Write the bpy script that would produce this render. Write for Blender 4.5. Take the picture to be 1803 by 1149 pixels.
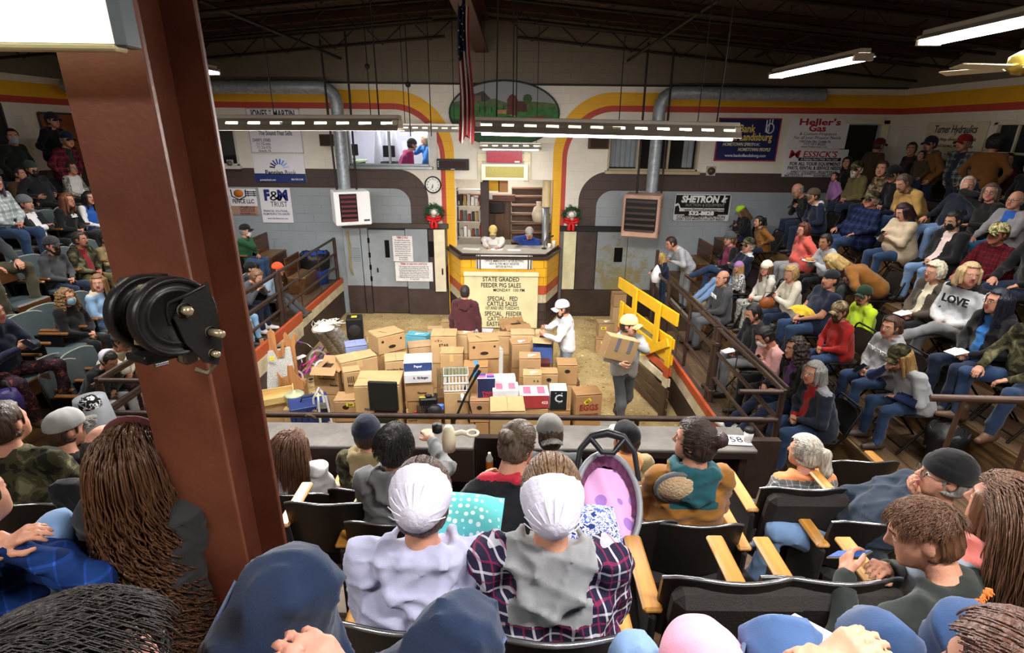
import bpy, math, random
import numpy as np
from mathutils import Matrix, Vector, Euler
SC = bpy.context.scene
random.seed(7); RNG = np.random.default_rng(7)
for _o in list(bpy.data.objects): bpy.data.objects.remove(_o)
COL = SC.collection
# ---------------------------------------------------------------- camera
F, CX, CY, H = 945.0, 901.5, 574.5, 4.3
PIT, ROL = math.radians(20.0), math.radians(0.6)
_R = Vector((1, 0, 0)); _U = Vector((0, math.sin(PIT), math.cos(PIT))); FW = Vector((0, math.cos(PIT), -math.sin(PIT)))
CR = _R * math.cos(ROL) + _U * math.sin(ROL); CU = _U * math.cos(ROL) - _R * math.sin(ROL)
EYE = Vector((0, 0, H))
cam = bpy.data.cameras.new('camera'); cam.sensor_width = 36.0; cam.lens = F * 36.0 / 1803.0
cam.clip_start = 0.05; cam.clip_end = 80
camo = bpy.data.objects.new('camera', cam); COL.objects.link(camo)
M = Matrix((CR, CU, -FW)).transposed().to_4x4(); M.translation = EYE; camo.matrix_world = M
SC.camera = camo
# ---------------------------------------------------------------- world, exposure
w = bpy.data.worlds.new('world'); SC.world = w; w.use_nodes = True
w.node_tree.nodes['Background'].inputs[0].default_value = (0.55, 0.6, 0.7, 1); w.node_tree.nodes['Background'].inputs[1].default_value = 0.02
SC.view_settings.view_transform = 'Standard'; SC.view_settings.look = 'None'
SC.view_settings.exposure = 1.0; SC.view_settings.gamma = 1.0
try: SC.view_settings.use_curve_mapping = False
except Exception: pass
SC.cycles.max_bounces = 6; SC.cycles.diffuse_bounces = 4; SC.cycles.transparent_max_bounces = 6
SC.cycles.caustics_reflective = False; SC.cycles.caustics_refractive = False
SC.cycles.sample_clamp_indirect = 4.0
def lamp(name, loc, sx, sy, power, col=(1, .975, .94), rot=(0, 0, 0), spread=175, parent=None):
    l = bpy.data.lights.new(name, 'AREA'); l.shape = 'RECTANGLE'; l.size = sx; l.size_y = sy
    l.energy = power; l.color = col; l.spread = math.radians(spread)
    o = bpy.data.objects.new(name, l); COL.objects.link(o); o.location = loc; o.rotation_euler = rot
    if parent: o.parent = parent
    return o
# ---------------------------------------------------------------- pixel rays (photograph frame 1803 x 1149) -> world
def ray(px, py): return FW + CR * ((px - CX) / F) + CU * ((CY - py) / F)
def att(px, py, t): return EYE + ray(px, py) * t
def atY(px, py, Y): d = ray(px, py); return EYE + d * (Y / d.y)
def atX(px, py, X): d = ray(px, py); return EYE + d * (X / d.x)
def atZ(px, py, Z): d = ray(px, py); return EYE + d * ((Z - H) / d.z)
# ---------------------------------------------------------------- materials
MATS = {}
def nmat(name):
    m = bpy.data.materials.new(name); m.use_nodes = True
    nt = m.node_tree; return m, nt, nt.nodes['Principled BSDF']
def N(nt, typ, **kw):
    n = nt.nodes.new(typ)
    for k, v in kw.items():
        if k.startswith('i_'):
            key = k[2:]; n.inputs[int(key) if key.isdigit() else key].default_value = v
        else: setattr(n, k, v)
    return n
def rgba(c): return (c[0], c[1], c[2], 1)
def hexc(s):
    s = s.lstrip('#'); v = [int(s[i:i + 2], 16) / 255 for i in (0, 2, 4)]
    return tuple(x / 12.92 if x < .04045 else ((x + .055) / 1.055) ** 2.4 for x in v)
def C(c): return hexc(c) if isinstance(c, str) else c
def mat(c, rough=.6, metal=0., var=.12, scale=6., bump=0., bscale=60., c2=None, emit=0., coord='Object', spec=.35, stretch=None):
    """one colour with a little procedural mottling and fine relief"""
    key = ('m', c, rough, metal, var, scale, bump, bscale, c2, emit, coord, spec, stretch)
    if key in MATS: return MATS[key]
    col = C(c); m, nt, b = nmat('paint')
    b.inputs['Roughness'].default_value = rough; b.inputs['Metallic'].default_value = metal
    b.inputs['Specular IOR Level'].default_value = spec
    tc = N(nt, 'ShaderNodeTexCoord'); src = tc.outputs[coord]
    if stretch:
        mp = N(nt, 'ShaderNodeMapping'); mp.inputs['Scale'].default_value = stretch
        nt.links.new(src, mp.inputs[0]); src = mp.outputs[0]
    if var > 0 or c2:
        no = N(nt, 'ShaderNodeTexNoise', i_Scale=scale, i_Detail=5., i_Roughness=.6); nt.links.new(src, no.inputs['Vector'])
        rp = N(nt, 'ShaderNodeValToRGB'); e = rp.color_ramp.elements
        e[0].position = .32; e[1].position = .68
        d = C(c2) if c2 else tuple(x * (1 - var) for x in col)
        e[0].color = rgba(d); e[1].color = rgba(col if c2 else tuple(min(1, x * (1 + var * .6)) for x in col))
        nt.links.new(no.outputs['Fac'], rp.inputs[0]); nt.links.new(rp.outputs[0], b.inputs['Base Color'])
    else: b.inputs['Base Color'].default_value = rgba(col)
    if bump:
        n2 = N(nt, 'ShaderNodeTexNoise', i_Scale=bscale, i_Detail=4.); nt.links.new(src, n2.inputs['Vector'])
        bp = N(nt, 'ShaderNodeBump', i_Strength=bump, i_Distance=.02); nt.links.new(n2.outputs['Fac'], bp.inputs['Height'])
        nt.links.new(bp.outputs[0], b.inputs['Normal'])
    if emit:
        b.inputs['Emission Color'].default_value = rgba(col); b.inputs['Emission Strength'].default_value = emit
    MATS[key] = m; return m
def wood(c, c2, scale=3., rough=.5, axis='X', bump=.15):
    key = ('w', c, c2, scale, rough, axis)
    if key in MATS: return MATS[key]
    m, nt, b = nmat('wood'); b.inputs['Roughness'].default_value = rough
    tc = N(nt, 'ShaderNodeTexCoord'); mp = N(nt, 'ShaderNodeMapping')
    s = [scale * 6] * 3; s['XYZ'.index(axis)] = scale * .5; mp.inputs['Scale'].default_value = s
    oi = N(nt, 'ShaderNodeObjectInfo'); ad = N(nt, 'ShaderNodeVectorMath', operation='ADD')
    mu = N(nt, 'ShaderNodeMath', operation='MULTIPLY', i_1=37.)
    nt.links.new(oi.outputs['Random'], mu.inputs[0])
    nt.links.new(tc.outputs['Object'], ad.inputs[0]); nt.links.new(mu.outputs[0], ad.inputs[1]); nt.links.new(ad.outputs[0], mp.inputs[0])
    no = N(nt, 'ShaderNodeTexNoise', i_Scale=1., i_Detail=6., i_Distortion=1.2); nt.links.new(mp.outputs[0], no.inputs['Vector'])
    rp = N(nt, 'ShaderNodeValToRGB'); e = rp.color_ramp.elements; e[0].position = .33; e[1].position = .66
    e[0].color = rgba(C(c2)); e[1].color = rgba(C(c)); nt.links.new(no.outputs['Fac'], rp.inputs[0])
    nt.links.new(rp.outputs[0], b.inputs['Base Color'])
    bp = N(nt, 'ShaderNodeBump', i_Strength=bump, i_Distance=.01); nt.links.new(no.outputs['Fac'], bp.inputs['Height']); nt.links.new(bp.outputs[0], b.inputs['Normal'])
    MATS[key] = m; return m
def emis(c, s):
    key = ('e', c, s)
    if key in MATS: return MATS[key]
    m, nt, b = nmat('light_tube'); b.inputs['Base Color'].default_value = rgba(C(c))
    b.inputs['Emission Color'].default_value = rgba(C(c)); b.inputs['Emission Strength'].default_value = s
    MATS[key] = m; return m
def glass(tint=(.9, .95, 1)):
    key = ('g', tint)
    if key in MATS: return MATS[key]
    m, nt, b = nmat('glass'); nt.nodes.remove(b)
    t = N(nt, 'ShaderNodeBsdfTransparent'); t.inputs[0].default_value = rgba(tint)
    g = N(nt, 'ShaderNodeBsdfGlossy'); g.inputs['Roughness'].default_value = .05
    mx = N(nt, 'ShaderNodeMixShader', i_0=.06); nt.links.new(t.outputs[0], mx.inputs[1]); nt.links.new(g.outputs[0], mx.inputs[2])
    nt.links.new(mx.outputs[0], nt.nodes['Material Output'].inputs[0]); MATS[key] = m; return m
# ---------------------------------------------------------------- mesh builder
class MB:
    def __init__(s): s.v = []; s.f = []; s.m = []; s.sm = []
    def add(s, vs, fs, m=0, smooth=False, X=None):
        o = len(s.v)
        if X is not None: vs = [X @ Vector(p) for p in vs]
        s.v += [tuple(p) for p in vs]; s.f += [tuple(i + o for i in f) for f in fs]
        s.m += [m] * len(fs); s.sm += [smooth] * len(fs); return s
    def box(s, c, d, m=0, bev=0., X=None, rz=0.):
        hx, hy, hz = d[0] / 2, d[1] / 2, d[2] / 2
        T = Matrix.Translation(c) @ Matrix.Rotation(rz, 4, 'Z')
        if X is not None: T = X @ T
        if bev <= 0:
            vs = [(x, y, z) for x in (-hx, hx) for y in (-hy, hy) for z in (-hz, hz)]
            fs = [(0, 1, 3, 2), (4, 6, 7, 5), (0, 4, 5, 1), (2, 3, 7, 6), (0, 2, 6, 4), (1, 5, 7, 3)]
            return s.add(vs, fs, m, False, T)
        b = min(bev, hx * .9, hy * .9, hz * .9); vs = []
        idx = {}
        for sx in (-1, 1):
            for sy in (-1, 1):
                for sz in (-1, 1):
                    for k in range(3):
                        p = [sx * (hx - b), sy * (hy - b), sz * (hz - b)]; p[k] += (sx, sy, sz)[k] * b
                        idx[sx, sy, sz, k] = len(vs); vs.append(p)
        fs = []
        for k in range(3):
            a, c2 = [(1, 2), (2, 0), (0, 1)][k]
            for sg in (-1, 1):
                q = []
                for (u, v) in ((-1, -1), (1, -1), (1, 1), (-1, 1)):
                    t = [0, 0, 0]; t[k] = sg; t[a] = u; t[c2] = v; q.append(idx[t[0], t[1], t[2], k])
                fs.append(q if sg > 0 else q[::-1])
        for k in range(3):
            a, c2 = [(1, 2), (2, 0), (0, 1)][k]
            for u in (-1, 1):
                for v in (-1, 1):
                    t = [0, 0, 0]; t[a] = u; t[c2] = v; t[k] = -1; t2 = t[:]; t2[k] = 1
                    q = [idx[(*t, a)], idx[(*t2, a)], idx[(*t2, c2)], idx[(*t, c2)]]
                    fs.append(q if u * v < 0 else q[::-1])
        for sx in (-1, 1):
            for sy in (-1, 1):
                for sz in (-1, 1):
                    q = [idx[sx, sy, sz, k] for k in range(3)]; fs.append(q if sx * sy * sz > 0 else q[::-1])
        return s.add(vs, fs, m, False, T)
    def tube(s, pts, r, n=8, m=0, X=None, closed=False, caps=True):
        pts = [Vector(p) for p in pts]; k = len(pts); rs = r if isinstance(r, (list, tuple)) else [r] * k
        vs, fs = [], []; up = None
        for i, p in enumerate(pts):
            a = pts[i - 1] if (i > 0 or closed) else p; b = pts[(i + 1) % k] if (i < k - 1 or closed) else p
            t = (b - a).normalized() if (b - a).length > 1e-9 else Vector((0, 0, 1))
            if up is None: up = Vector((0, 0, 1)) if abs(t.z) < .9 else Vector((1, 0, 0))
            u = up - t * up.dot(t)
            u = u.normalized() if u.length > 1e-6 else t.orthogonal().normalized()
            w_ = t.cross(u); up = u
            for j in range(n):
                an = 2 * math.pi * j / n; vs.append(p + (u * math.cos(an) + w_ * math.sin(an)) * rs[i])
        for i in range(k if closed else k - 1):
            for j in range(n):
                a, b = i * n + j, i * n + (j + 1) % n; c, d = ((i + 1) % k) * n + (j + 1) % n, ((i + 1) % k) * n + j
                fs.append((a, b, c, d))
        s.add(vs, fs, m, True, X)
        if caps and not closed:
            s.add(vs[:n], [tuple(range(n))[::-1]], m, False, X); s.add(vs[-n:], [tuple(range(n))], m, False, X)
        return s
    def lathe(s, prof, n=20, m=0, X=None, smooth=True, axis='Z'):
        vs, fs = [], []
        for (r, z) in prof:
            for j in range(n):
                a = 2 * math.pi * j / n; x, y = r * math.cos(a), r * math.sin(a)
                vs.append((x, y, z) if axis == 'Z' else ((x, z, y) if axis == 'Y' else (z, x, y)))
        for i in range(len(prof) - 1):
            for j in range(n):
                q = (i * n + j, i * n + (j + 1) % n, (i + 1) * n + (j + 1) % n, (i + 1) * n + j)
                fs.append(q[::-1] if axis == 'Y' else q)
        return s.add(vs, fs, m, smooth, X)
    def prism(s, poly, d0, d1, m=0, plane='XZ', X=None):
        """polygon in a plane, thick from d0 to d1 along the third axis"""
        n = len(poly)
        def P(a, b, d): return (a, d, b) if plane == 'XZ' else ((a, b, d) if plane == 'XY' else (d, a, b))
        vs = [P(a, b, d0) for a, b in poly] + [P(a, b, d1) for a, b in poly]
        fs = [tuple(range(n)), tuple(range(2 * n - 1, n - 1, -1))] + [(i, n + i, n + (i + 1) % n, (i + 1) % n) for i in range(n)]
        return s.add(vs, fs, m, False, X)
    def grid(s, fn, nu, nv, m=0, X=None, smooth=True):
        vs = [fn(i / nu, j / nv) for j in range(nv + 1) for i in range(nu + 1)]
        fs = [(j * (nu + 1) + i, j * (nu + 1) + i + 1, (j + 1) * (nu + 1) + i + 1, (j + 1) * (nu + 1) + i) for j in range(nv) for i in range(nu)]
        return s.add(vs, fs, m, smooth, X)
    def mesh(s, name, mats=()):
        me = bpy.data.meshes.new(name); me.from_pydata(s.v, [], s.f)
        for x in mats: me.materials.append(x)
        me.polygons.foreach_set('material_index', s.m); me.polygons.foreach_set('use_smooth', s.sm)
        me.update(); return me
def link(name, me, parent=None, loc=None, rot=None, scale=None):
    o = bpy.data.objects.new(name, me); COL.objects.link(o)
    if parent is not None: o.parent = parent
    if loc is not None: o.location = loc
    if rot is not None: o.rotation_euler = rot
    if scale is not None: o.scale = scale
    return o
def obj(name, mb, mats, parent=None, loc=None, rot=None, scale=None):
    return link(name, mb.mesh(name, mats if isinstance(mats, (list, tuple)) else [mats]), parent, loc, rot, scale)
def tag(o, label=None, cat=None, group=None, kind=None):
    for k, v in (('label', label), ('category', cat), ('group', group), ('kind', kind)):
        if v: o[k] = v
    return o
def thing(name, label, cat, loc=(0, 0, 0), rot=None, group=None):
    return tag(link(name, None, None, loc, rot), label, cat, group)
def struct(o, label=None): return tag(o, label, None, None, 'structure')
def copy_tree(o, parent=None):
    c = o.copy(); COL.objects.link(c)
    if parent is not None: c.parent = parent
    for ch in list(o.children): copy_tree(ch, c)
    return c
def text(name, s, mt, parent, loc, size, width=None, rot=(math.pi / 2, 0, 0), align='CENTER', bold=0., shear=0., ext=.002, space=1.):
    """raised or printed lettering, fitted to a width"""
    cu = bpy.data.curves.new(name, 'FONT'); cu.body = s; cu.align_x = align; cu.align_y = 'CENTER'
    cu.size = size; cu.extrude = ext; cu.offset = bold * size; cu.shear = shear; cu.resolution_u = 2; cu.space_character = space
    cu.materials.append(mt)
    o = bpy.data.objects.new(name, cu); COL.objects.link(o)
    if parent is not None: o.parent = parent
    o.location = loc; o.rotation_euler = rot
    if width:
        # built-in typeface: mean advance ~0.56 em
        adv = sum({'I': .28, 'i': .24, 'l': .24, ' ': .3, '.': .28, ',': .28, "'": .2, 'M': .83, 'W': .95, 'm': .86, 'w': .78, '1': .55, '-': .33, 'f': .3, 't': .35, 'r': .4, 'j': .24}.get(c, .66 if c.isupper() else .56) for c in s) * size * space
        o.scale = (width / max(adv, .01), 1, 1)
    return o
BLACK = mat('#151515', .5, var=.1)
# ================================================================ the room
WY = 12.7; XC = -.23; XL, XR = -9.6, 8.5
def roofz(x): return 6.62 - .088 * abs(x + .7)
def wallmat(side):
    """painted block: nested round-cornered bands of yellow, red, cream, brown and grey paint"""
    m, nt, b = nmat('painted_block'); L = nt.links.new; b.inputs['Roughness'].default_value = .55; b.inputs['Specular IOR Level'].default_value = .3
    ge = N(nt, 'ShaderNodeNewGeometry'); sp = N(nt, 'ShaderNodeSeparateXYZ'); L(ge.outputs['Position'], sp.inputs[0])
    def mth(op, a, c=0.):
        n = N(nt, 'ShaderNodeMath', operation=op)
        for i, q in enumerate((a, c)):
            if isinstance(q, (int, float)): n.inputs[i].default_value = q
            else: L(q, n.inputs[i])
        return n.outputs[0]
    if side == 'back': xp = mth('ABSOLUTE', mth('ADD', sp.outputs[0], -XC))
    else: xp = mth('ADD', mth('MULTIPLY', sp.outputs[1], 0.), 9.)
    z = sp.outputs[2]
    cur = None
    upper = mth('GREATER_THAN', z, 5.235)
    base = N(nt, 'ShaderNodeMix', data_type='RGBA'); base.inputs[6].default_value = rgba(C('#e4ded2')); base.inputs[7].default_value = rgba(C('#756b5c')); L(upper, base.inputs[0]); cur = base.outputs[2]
    for (xe, ze, r, c) in ((1.12, 5.11, 1.3, '#e9b12c'), (1.325, 4.845, 1.12, '#b9483a'), (1.43, 4.72, 1.02, '#e4ded2'), (1.74, 3.45, .66, '#4d3f3b'), (2.16, 3.03, .36, '#969da3')):
        dx = mth('MAXIMUM', mth('SUBTRACT', xe + r, xp), 0.); dz = mth('MAXIMUM', mth('SUBTRACT', z, ze - r), 0.)
        d = mth('SQRT', mth('ADD', mth('MULTIPLY', dx, dx), mth('MULTIPLY', dz, dz)))
        ins = mth('LESS_THAN', d, r)
        mx = N(nt, 'ShaderNodeMix', data_type='RGBA'); L(ins, mx.inputs[0]); L(cur, mx.inputs[6]); mx.inputs[7].default_value = rgba(C(c)); cur = mx.outputs[2]
    no = N(nt, 'ShaderNodeTexNoise', i_Scale=2.2, i_Detail=7., i_Roughness=.65); L(ge.outputs['Position'], no.inputs['Vector'])
    oi = N(nt, 'ShaderNodeObjectInfo')
    v = mth('ADD', mth('MULTIPLY', no.outputs['Fac'], .28), mth('ADD', mth('MULTIPLY', oi.outputs['Random'], .05), .83))
    hs = N(nt, 'ShaderNodeHueSaturation'); L(v, hs.inputs['Value']); L(cur, hs.inputs['Color']); L(hs.outputs[0], b.inputs['Base Color'])
    n2 = N(nt, 'ShaderNodeTexNoise', i_Scale=45., i_Detail=4.); L(ge.outputs['Position'], n2.inputs['Vector'])
    bp = N(nt, 'ShaderNodeBump', i_Strength=.25, i_Distance=.01); L(n2.outputs['Fac'], bp.inputs['Height']); L(bp.outputs[0], b.inputs['Normal'])
    return m
BH, BL = .2032, .4064
def block_wall(name, side, u0, u1, zmax, opens, score, nmax=300, zmin=0.):
    """a block wall: recessed mortar sheet, each block a raised piece"""
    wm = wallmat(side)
    def P(u, v, z): return {'back': (u, WY + v, z), 'right': (XR + v, u, z), 'left': (XL - v, u, z), 'near': (u, -6.5 - v, z)}[side]
    root = MB(); us = sorted({u0, u1, *[o[0] for o in opens], *[o[1] for o in opens]}); us = [u for u in us if u0 <= u <= u1]
    for a, c in zip(us, us[1:]):                               # the mortar sheet with its openings
        mid = (a + c) / 2; zs = sorted([(o[2], o[3]) for o in opens if o[0] <= mid <= o[1]]); z = 0.
        for (p, q) in zs + [(7.2, 7.2)]:
            if p > z + .01:
                A, B = P(a, -.003, z), P(c, .24, p)
                root.box([(A[i] + B[i]) / 2 for i in range(3)], [abs(A[i] - B[i]) for i in range(3)])
            z = max(z, q)
    W = struct(obj('wall_' + side, root, wm))
    cand = []
    for r in range(int(zmin / BH), int(7.0 / BH) + 1):
        za, zb = r * BH, (r + 1) * BH; off = (r % 2) * BL / 2; n0 = int(math.floor((u0 - off) / BL)); n1 = int(math.ceil((u1 - off) / BL))
        for k in range(n0, n1):
            a, c = max(u0, off + k * BL), min(u1, off + (k + 1) * BL)
            if c - a < .03 or zb > zmax((a + c) / 2) + .1: continue
            segs = [(a, c, za, zb)]
            for o in opens:
                ns = []
                for (sa, sc, sz, sw) in segs:
                    if o[1] <= sa or o[0] >= sc or o[3] <= sz or o[2] >= sw: ns.append((sa, sc, sz, sw)); continue
                    if o[0] > sa: ns.append((sa, o[0], sz, sw))
                    if o[1] < sc: ns.append((o[1], sc, sz, sw))
                    m0, m1 = max(sa, o[0]), min(sc, o[1])
                    if o[2] > sz: ns.append((m0, m1, sz, o[2]))
                    if o[3] < sw: ns.append((m0, m1, o[3], sw))
                segs = ns
            cand += [(score((s[0] + s[1]) / 2, (s[2] + s[3]) / 2) + (0 if s[1] - s[0] > .3 else 3), s) for s in segs if s[1] - s[0] > .025 and s[3] - s[2] > .025]
    cand.sort(key=lambda q: q[0])
    um = MB(); um.box((0, 0, 0), (BL - .005, .022, BH - .005), 0, .003); ume = um.mesh('block', [wm])
    rest = MB(); rz = {'back': 0, 'near': 0}.get(side, math.pi / 2)
    for i, (_, s) in enumerate(cand):
        j = ((int(s[0] * 71) * 13 + int(s[2] * 97) * 7) % 11 - 5) * .0005
        c = P((s[0] + s[1]) / 2, .003 + j, (s[2] + s[3]) / 2); sc = ((s[1] - s[0]) / BL, 1, (s[3] - s[2]) / BH)
        if i < nmax: link('block', ume, W, c, (0, 0, rz), sc)
        else: rest.box(c, (s[1] - s[0] - .005, .022, s[3] - s[2] - .005), 0, .003, rz=rz)
    if rest.v: tag(obj('block', rest, wm, W), kind='stuff')
    return W
OP_BACK = [(-1.34, .92, 1.66, 3.25), (-3.72, -1.88, 3.53, 4.42), (-7.9, -6.22, 3.5, 4.36), (2.12, 4.16, 3.48, 4.42), (-4.02, -1.56, 0, 2.2), (1.12, 3.42, 0, 2.17), (7.3, 8.25, 2.6, 4.55)]
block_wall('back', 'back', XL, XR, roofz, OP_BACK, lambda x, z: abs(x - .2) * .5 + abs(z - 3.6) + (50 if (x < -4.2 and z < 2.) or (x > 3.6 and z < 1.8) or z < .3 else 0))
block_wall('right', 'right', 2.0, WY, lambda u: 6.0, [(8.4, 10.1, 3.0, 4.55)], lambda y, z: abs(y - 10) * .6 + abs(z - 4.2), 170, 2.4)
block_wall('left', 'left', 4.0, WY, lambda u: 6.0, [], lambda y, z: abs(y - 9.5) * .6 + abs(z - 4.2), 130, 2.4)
near = MB(); near.box((0, -6.6, 3.3), (20, .2, 6.8)); struct(obj('wall_near', near, mat('#a89c86', .7)))
sd = MB(); sd.box((XR + .15, -2, 3.3), (.2, 8.2, 6.8)); sd.box((XL - .15, -1.2, 3.3), (.2, 10.6, 6.8)); struct(obj('trim_side', sd, mat('#a89c86', .7)))
# floor of the ring, strewn with sawdust
m, nt, b = nmat('sawdust'); L = nt.links.new
tc = N(nt, 'ShaderNodeTexCoord'); n1 = N(nt, 'ShaderNodeTexNoise', i_Scale=1.6, i_Detail=8., i_Roughness=.7); n2 = N(nt, 'ShaderNodeTexNoise', i_Scale=38., i_Detail=6., i_Roughness=.8)
for n in (n1, n2): L(tc.outputs['Object'], n.inputs['Vector'])
r1 = N(nt, 'ShaderNodeValToRGB'); e = r1.color_ramp.elements; e[0].position = .3; e[0].color = rgba(C('#a98a55')); e[1].position = .62; e[1].color = rgba(C('#dcc38c')); L(n1.outputs['Fac'], r1.inputs[0])
r2 = N(nt, 'ShaderNodeValToRGB'); e = r2.color_ramp.elements; e[0].position = .35; e[0].color = (.45, .42, .36, 1); e[1].position = .6; e[1].color = (1, 1, 1, 1); L(n2.outputs['Fac'], r2.inputs[0])
mx = N(nt, 'ShaderNodeMix', data_type='RGBA', blend_type='MULTIPLY'); mx.inputs[0].default_value = .8; L(r1.outputs[0], mx.inputs[6]); L(r2.outputs[0], mx.inputs[7]); L(mx.outputs[2], b.inputs['Base Color'])
b.inputs['Roughness'].default_value = .95; bp = N(nt, 'ShaderNodeBump', i_Strength=.6, i_Distance=.02); L(n2.outputs['Fac'], bp.inputs['Height']); L(bp.outputs[0], b.inputs['Normal'])
fl = MB(); fl.box((-.6, 8.6, -.05), (8.6, 8.4, .1)); FLO = struct(obj('floor', fl, m))
chips = MB()                                                     # loose curls of sawdust lying on the ring floor
for i in range(5200):
    x, y = random.uniform(-3.9, 2.6), random.uniform(5.2, 12.6); s = random.uniform(.008, .028); a = random.uniform(0, 6.28); X = Matrix.Translation((x, y, .004)) @ Matrix.Rotation(a, 4, 'Z') @ Matrix.Rotation(random.uniform(-.5, .5), 4, 'X')
    chips.add([(-s, -s * .4, 0), (s, -s * .4, 0), (s, s * .4, .004), (-s, s * .4, .004)], [(0, 1, 2, 3)], random.randrange(3), False, X)
tag(obj('sawdust', chips, [mat('#e2cd98', .9), mat('#c8a968', .9), mat('#8f7342', .9)]), 'loose sawdust and wood chips strewn over the ring floor', 'sawdust', None, 'stuff')
# ---------------------------------------------------------------- roof
ROOFW = wood('#3b2318', '#22130d', 2., .8, 'Y')
for sgn, nm in ((-1, 'left'), (1, 'right')):
    c = MB(); x0, x1 = (-.7, XR + .3) if sgn > 0 else (XL - .3, -.7)
    za, zb = roofz(x0) + .02, roofz(x1) + .02
    c.add([(x0, -6.6, za), (x1, -6.6, zb), (x1, 13, zb), (x0, 13, za), (x0, -6.6, za + .15), (x1, -6.6, zb + .15), (x1, 13, zb + .15), (x0, 13, za + .15)], [(0, 3, 2, 1), (4, 5, 6, 7), (0, 1, 5, 4), (2, 3, 7, 6), (1, 2, 6, 5), (0, 4, 7, 3)])
    Cl = struct(obj('ceiling', c, ROOFW))
    pl = MB(); pl.box((0, 0, 0), (.16, 19.2, .022), 0, .004); pm = pl.mesh('plank', [ROOFW])
    k = 0; x = -.62 if sgn > 0 else -.78
    while XL < x < XR:
        link('plank', pm, Cl, (x, 3.2, roofz(x) + .008 + (k % 3) * .003), (0, sgn * .088, 0)); x += sgn * .17; k += 1
    for yy in (12.2, 10.9, 9.6, 8.3, 7.0, 5.7, 4.4, 3.1):
        pb = MB(); xm = (x0 + x1) / 2; pb.box((0, 0, 0), (abs(x1 - x0) + .02, .06, .14), 0, .006)
        obj('purlin', pb, wood('#4b2d1f', '#2a1810', 2., .8, 'X'), Cl, (xm, yy + .55, roofz(xm) - .075), (0, sgn * .088, 0))
STEEL = mat('#4a2a22', .5, .1, .2, 4., .1, 40.)
IRON = mat('#2b2422', .55, .3, .2, 8., .1, 50.)
bm = MB()
for (dx, dz, wx, wz) in ((0, 0, .28, .04), (0, .3, .05, .6), (0, .6, .28, .04)): bm.box((-.7 + dx, 3.2, 5.87 + dz), (wx, 18.9, wz), 0, .004)
RB = struct(obj('beam_ridge', bm, STEEL))
for yy in (12.45, 10.6, 8.7, 6.8, 4.9, 3.0):
    for sgn in (-1, 1):
        t = struct(link('roof_truss', None, None, (-.7, yy, 0)))
        xe = XL if sgn < 0 else XR; Lx = abs(xe + .7)
        tb = MB(); tb.tube([(sgn * .15, 0, roofz(-.7) - .15), (sgn * Lx, 0, roofz(xe) - .15)], .028, 6); obj('top_chord', tb, IRON, t)
        bb = MB(); bb.tube([(sgn * .75, 0, roofz(-.7) - .50), (sgn * Lx, 0, roofz(xe) - .44)], .026, 6); obj('bottom_chord', bb, IRON, t)
        n = 8
        for i in range(n):
            x0 = .75 + (Lx - .9) * i / n; x1 = x0 + (Lx - .9) / n
            wb = MB()
            zt = lambda x: roofz(-.7 + sgn * x) - .15
            zb_ = lambda x: zt(x) - .33
            xm = x0 + .3
            wb.tube([(sgn * (x0 - .12), 0, zt(x0)), (sgn * xm, 0, zb_(xm)), (sgn * (x1 - .4), 0, zt(x1))], .013, 5); obj('web_bar', wb, IRON, t)
for (a, c) in (((350, 0), (600, 103)), ((1265, 0), (1105, 107)), ((1430, 60), (1330, 100))):   # sloping sway braces up at the roof
    A, B = atZ(*a, 5.95), atZ(*c, 6.0)
    if B.y > 12.4: B = atY(*c, 12.3)
    A = B + (A - B) * min(1., 5 / (A - B).length)
    bb = MB(); d = B - A; bb.tube([A, B], .03, 4); struct(obj('beam_brace', bb, IRON))
# conduit ledge along the back wall
lg = MB(); lg.box((-.5, WY - .03, 5.245), (18, .05, .035), 0, .008); struct(obj('trim_1', lg, IRON))
# ---------------------------------------------------------------- stands: planked tiers on three sides
PLK = wood('#6f553c', '#3f2e20', 2.2, .55, 'X'); PLK2 = wood('#8a6a43', '#4d3826', 2.2, .5, 'X'); DKW = wood('#3a2c25', '#221915', 2., .5, 'X')
def tier(name, x0, x1, y0, y1, z, zb, along, face, npl=3, nseg=3):
    """one step of a stand: body, floor planks and the plank riser towards the ring"""
    bd = MB(); bd.box(((x0 + x1) / 2, (y0 + y1) / 2, (z - .03 + zb) / 2), (x1 - x0 - .04, y1 - y0 - .04, z - .03 - zb))
    T = struct(obj(name, bd, DKW))
    W = (x1 - x0) if along == 'Y' else (y1 - y0); Ln = (y1 - y0) if along == 'Y' else (x1 - x0)
    pw = W / npl; pl = Ln / nseg
    pb = MB(); pb.box((0, 0, 0), (pl - .006, pw - .006, .03), 0, .004); pm = pb.mesh('plank', [PLK])
    for i in range(npl):
        for j in range(nseg):
            a, c = (j + .5) * pl, (i + .5) * pw
            p = (x0 + c, y0 + a, z - .015) if along == 'Y' else (x0 + a, y0 + c, z - .015)
            link('plank', pm, T, p, (0, 0, math.pi / 2 if along == 'Y' else 0))
    rb = MB(); hr = min(.46, z - zb - .01); rb.box((0, 0, 0), (pl - .004, .03, hr), 0, .005); rm = rb.mesh('riser_board', [PLK2])
    for j in range(nseg):
        a = (j + .5) * pl; zc = z - hr / 2 - .003
        p = {'W': (x0 - .016, y0 + a, zc), 'E': (x1 + .016, y0 + a, zc), 'N': (x0 + a, y1 + .016, zc), 'S': (x0 + a, y0 - .016, zc)}[face]
        link('riser_board', rm, T, p, (0, 0, math.pi / 2 if along == 'Y' else 0))
    return T
RZ = [.75, 1.17, 1.60, 2.03, 2.45, 2.62]; RX = [2.74, 3.72, 4.57, 5.42, 6.27, 7.15, 8.48]
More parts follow.
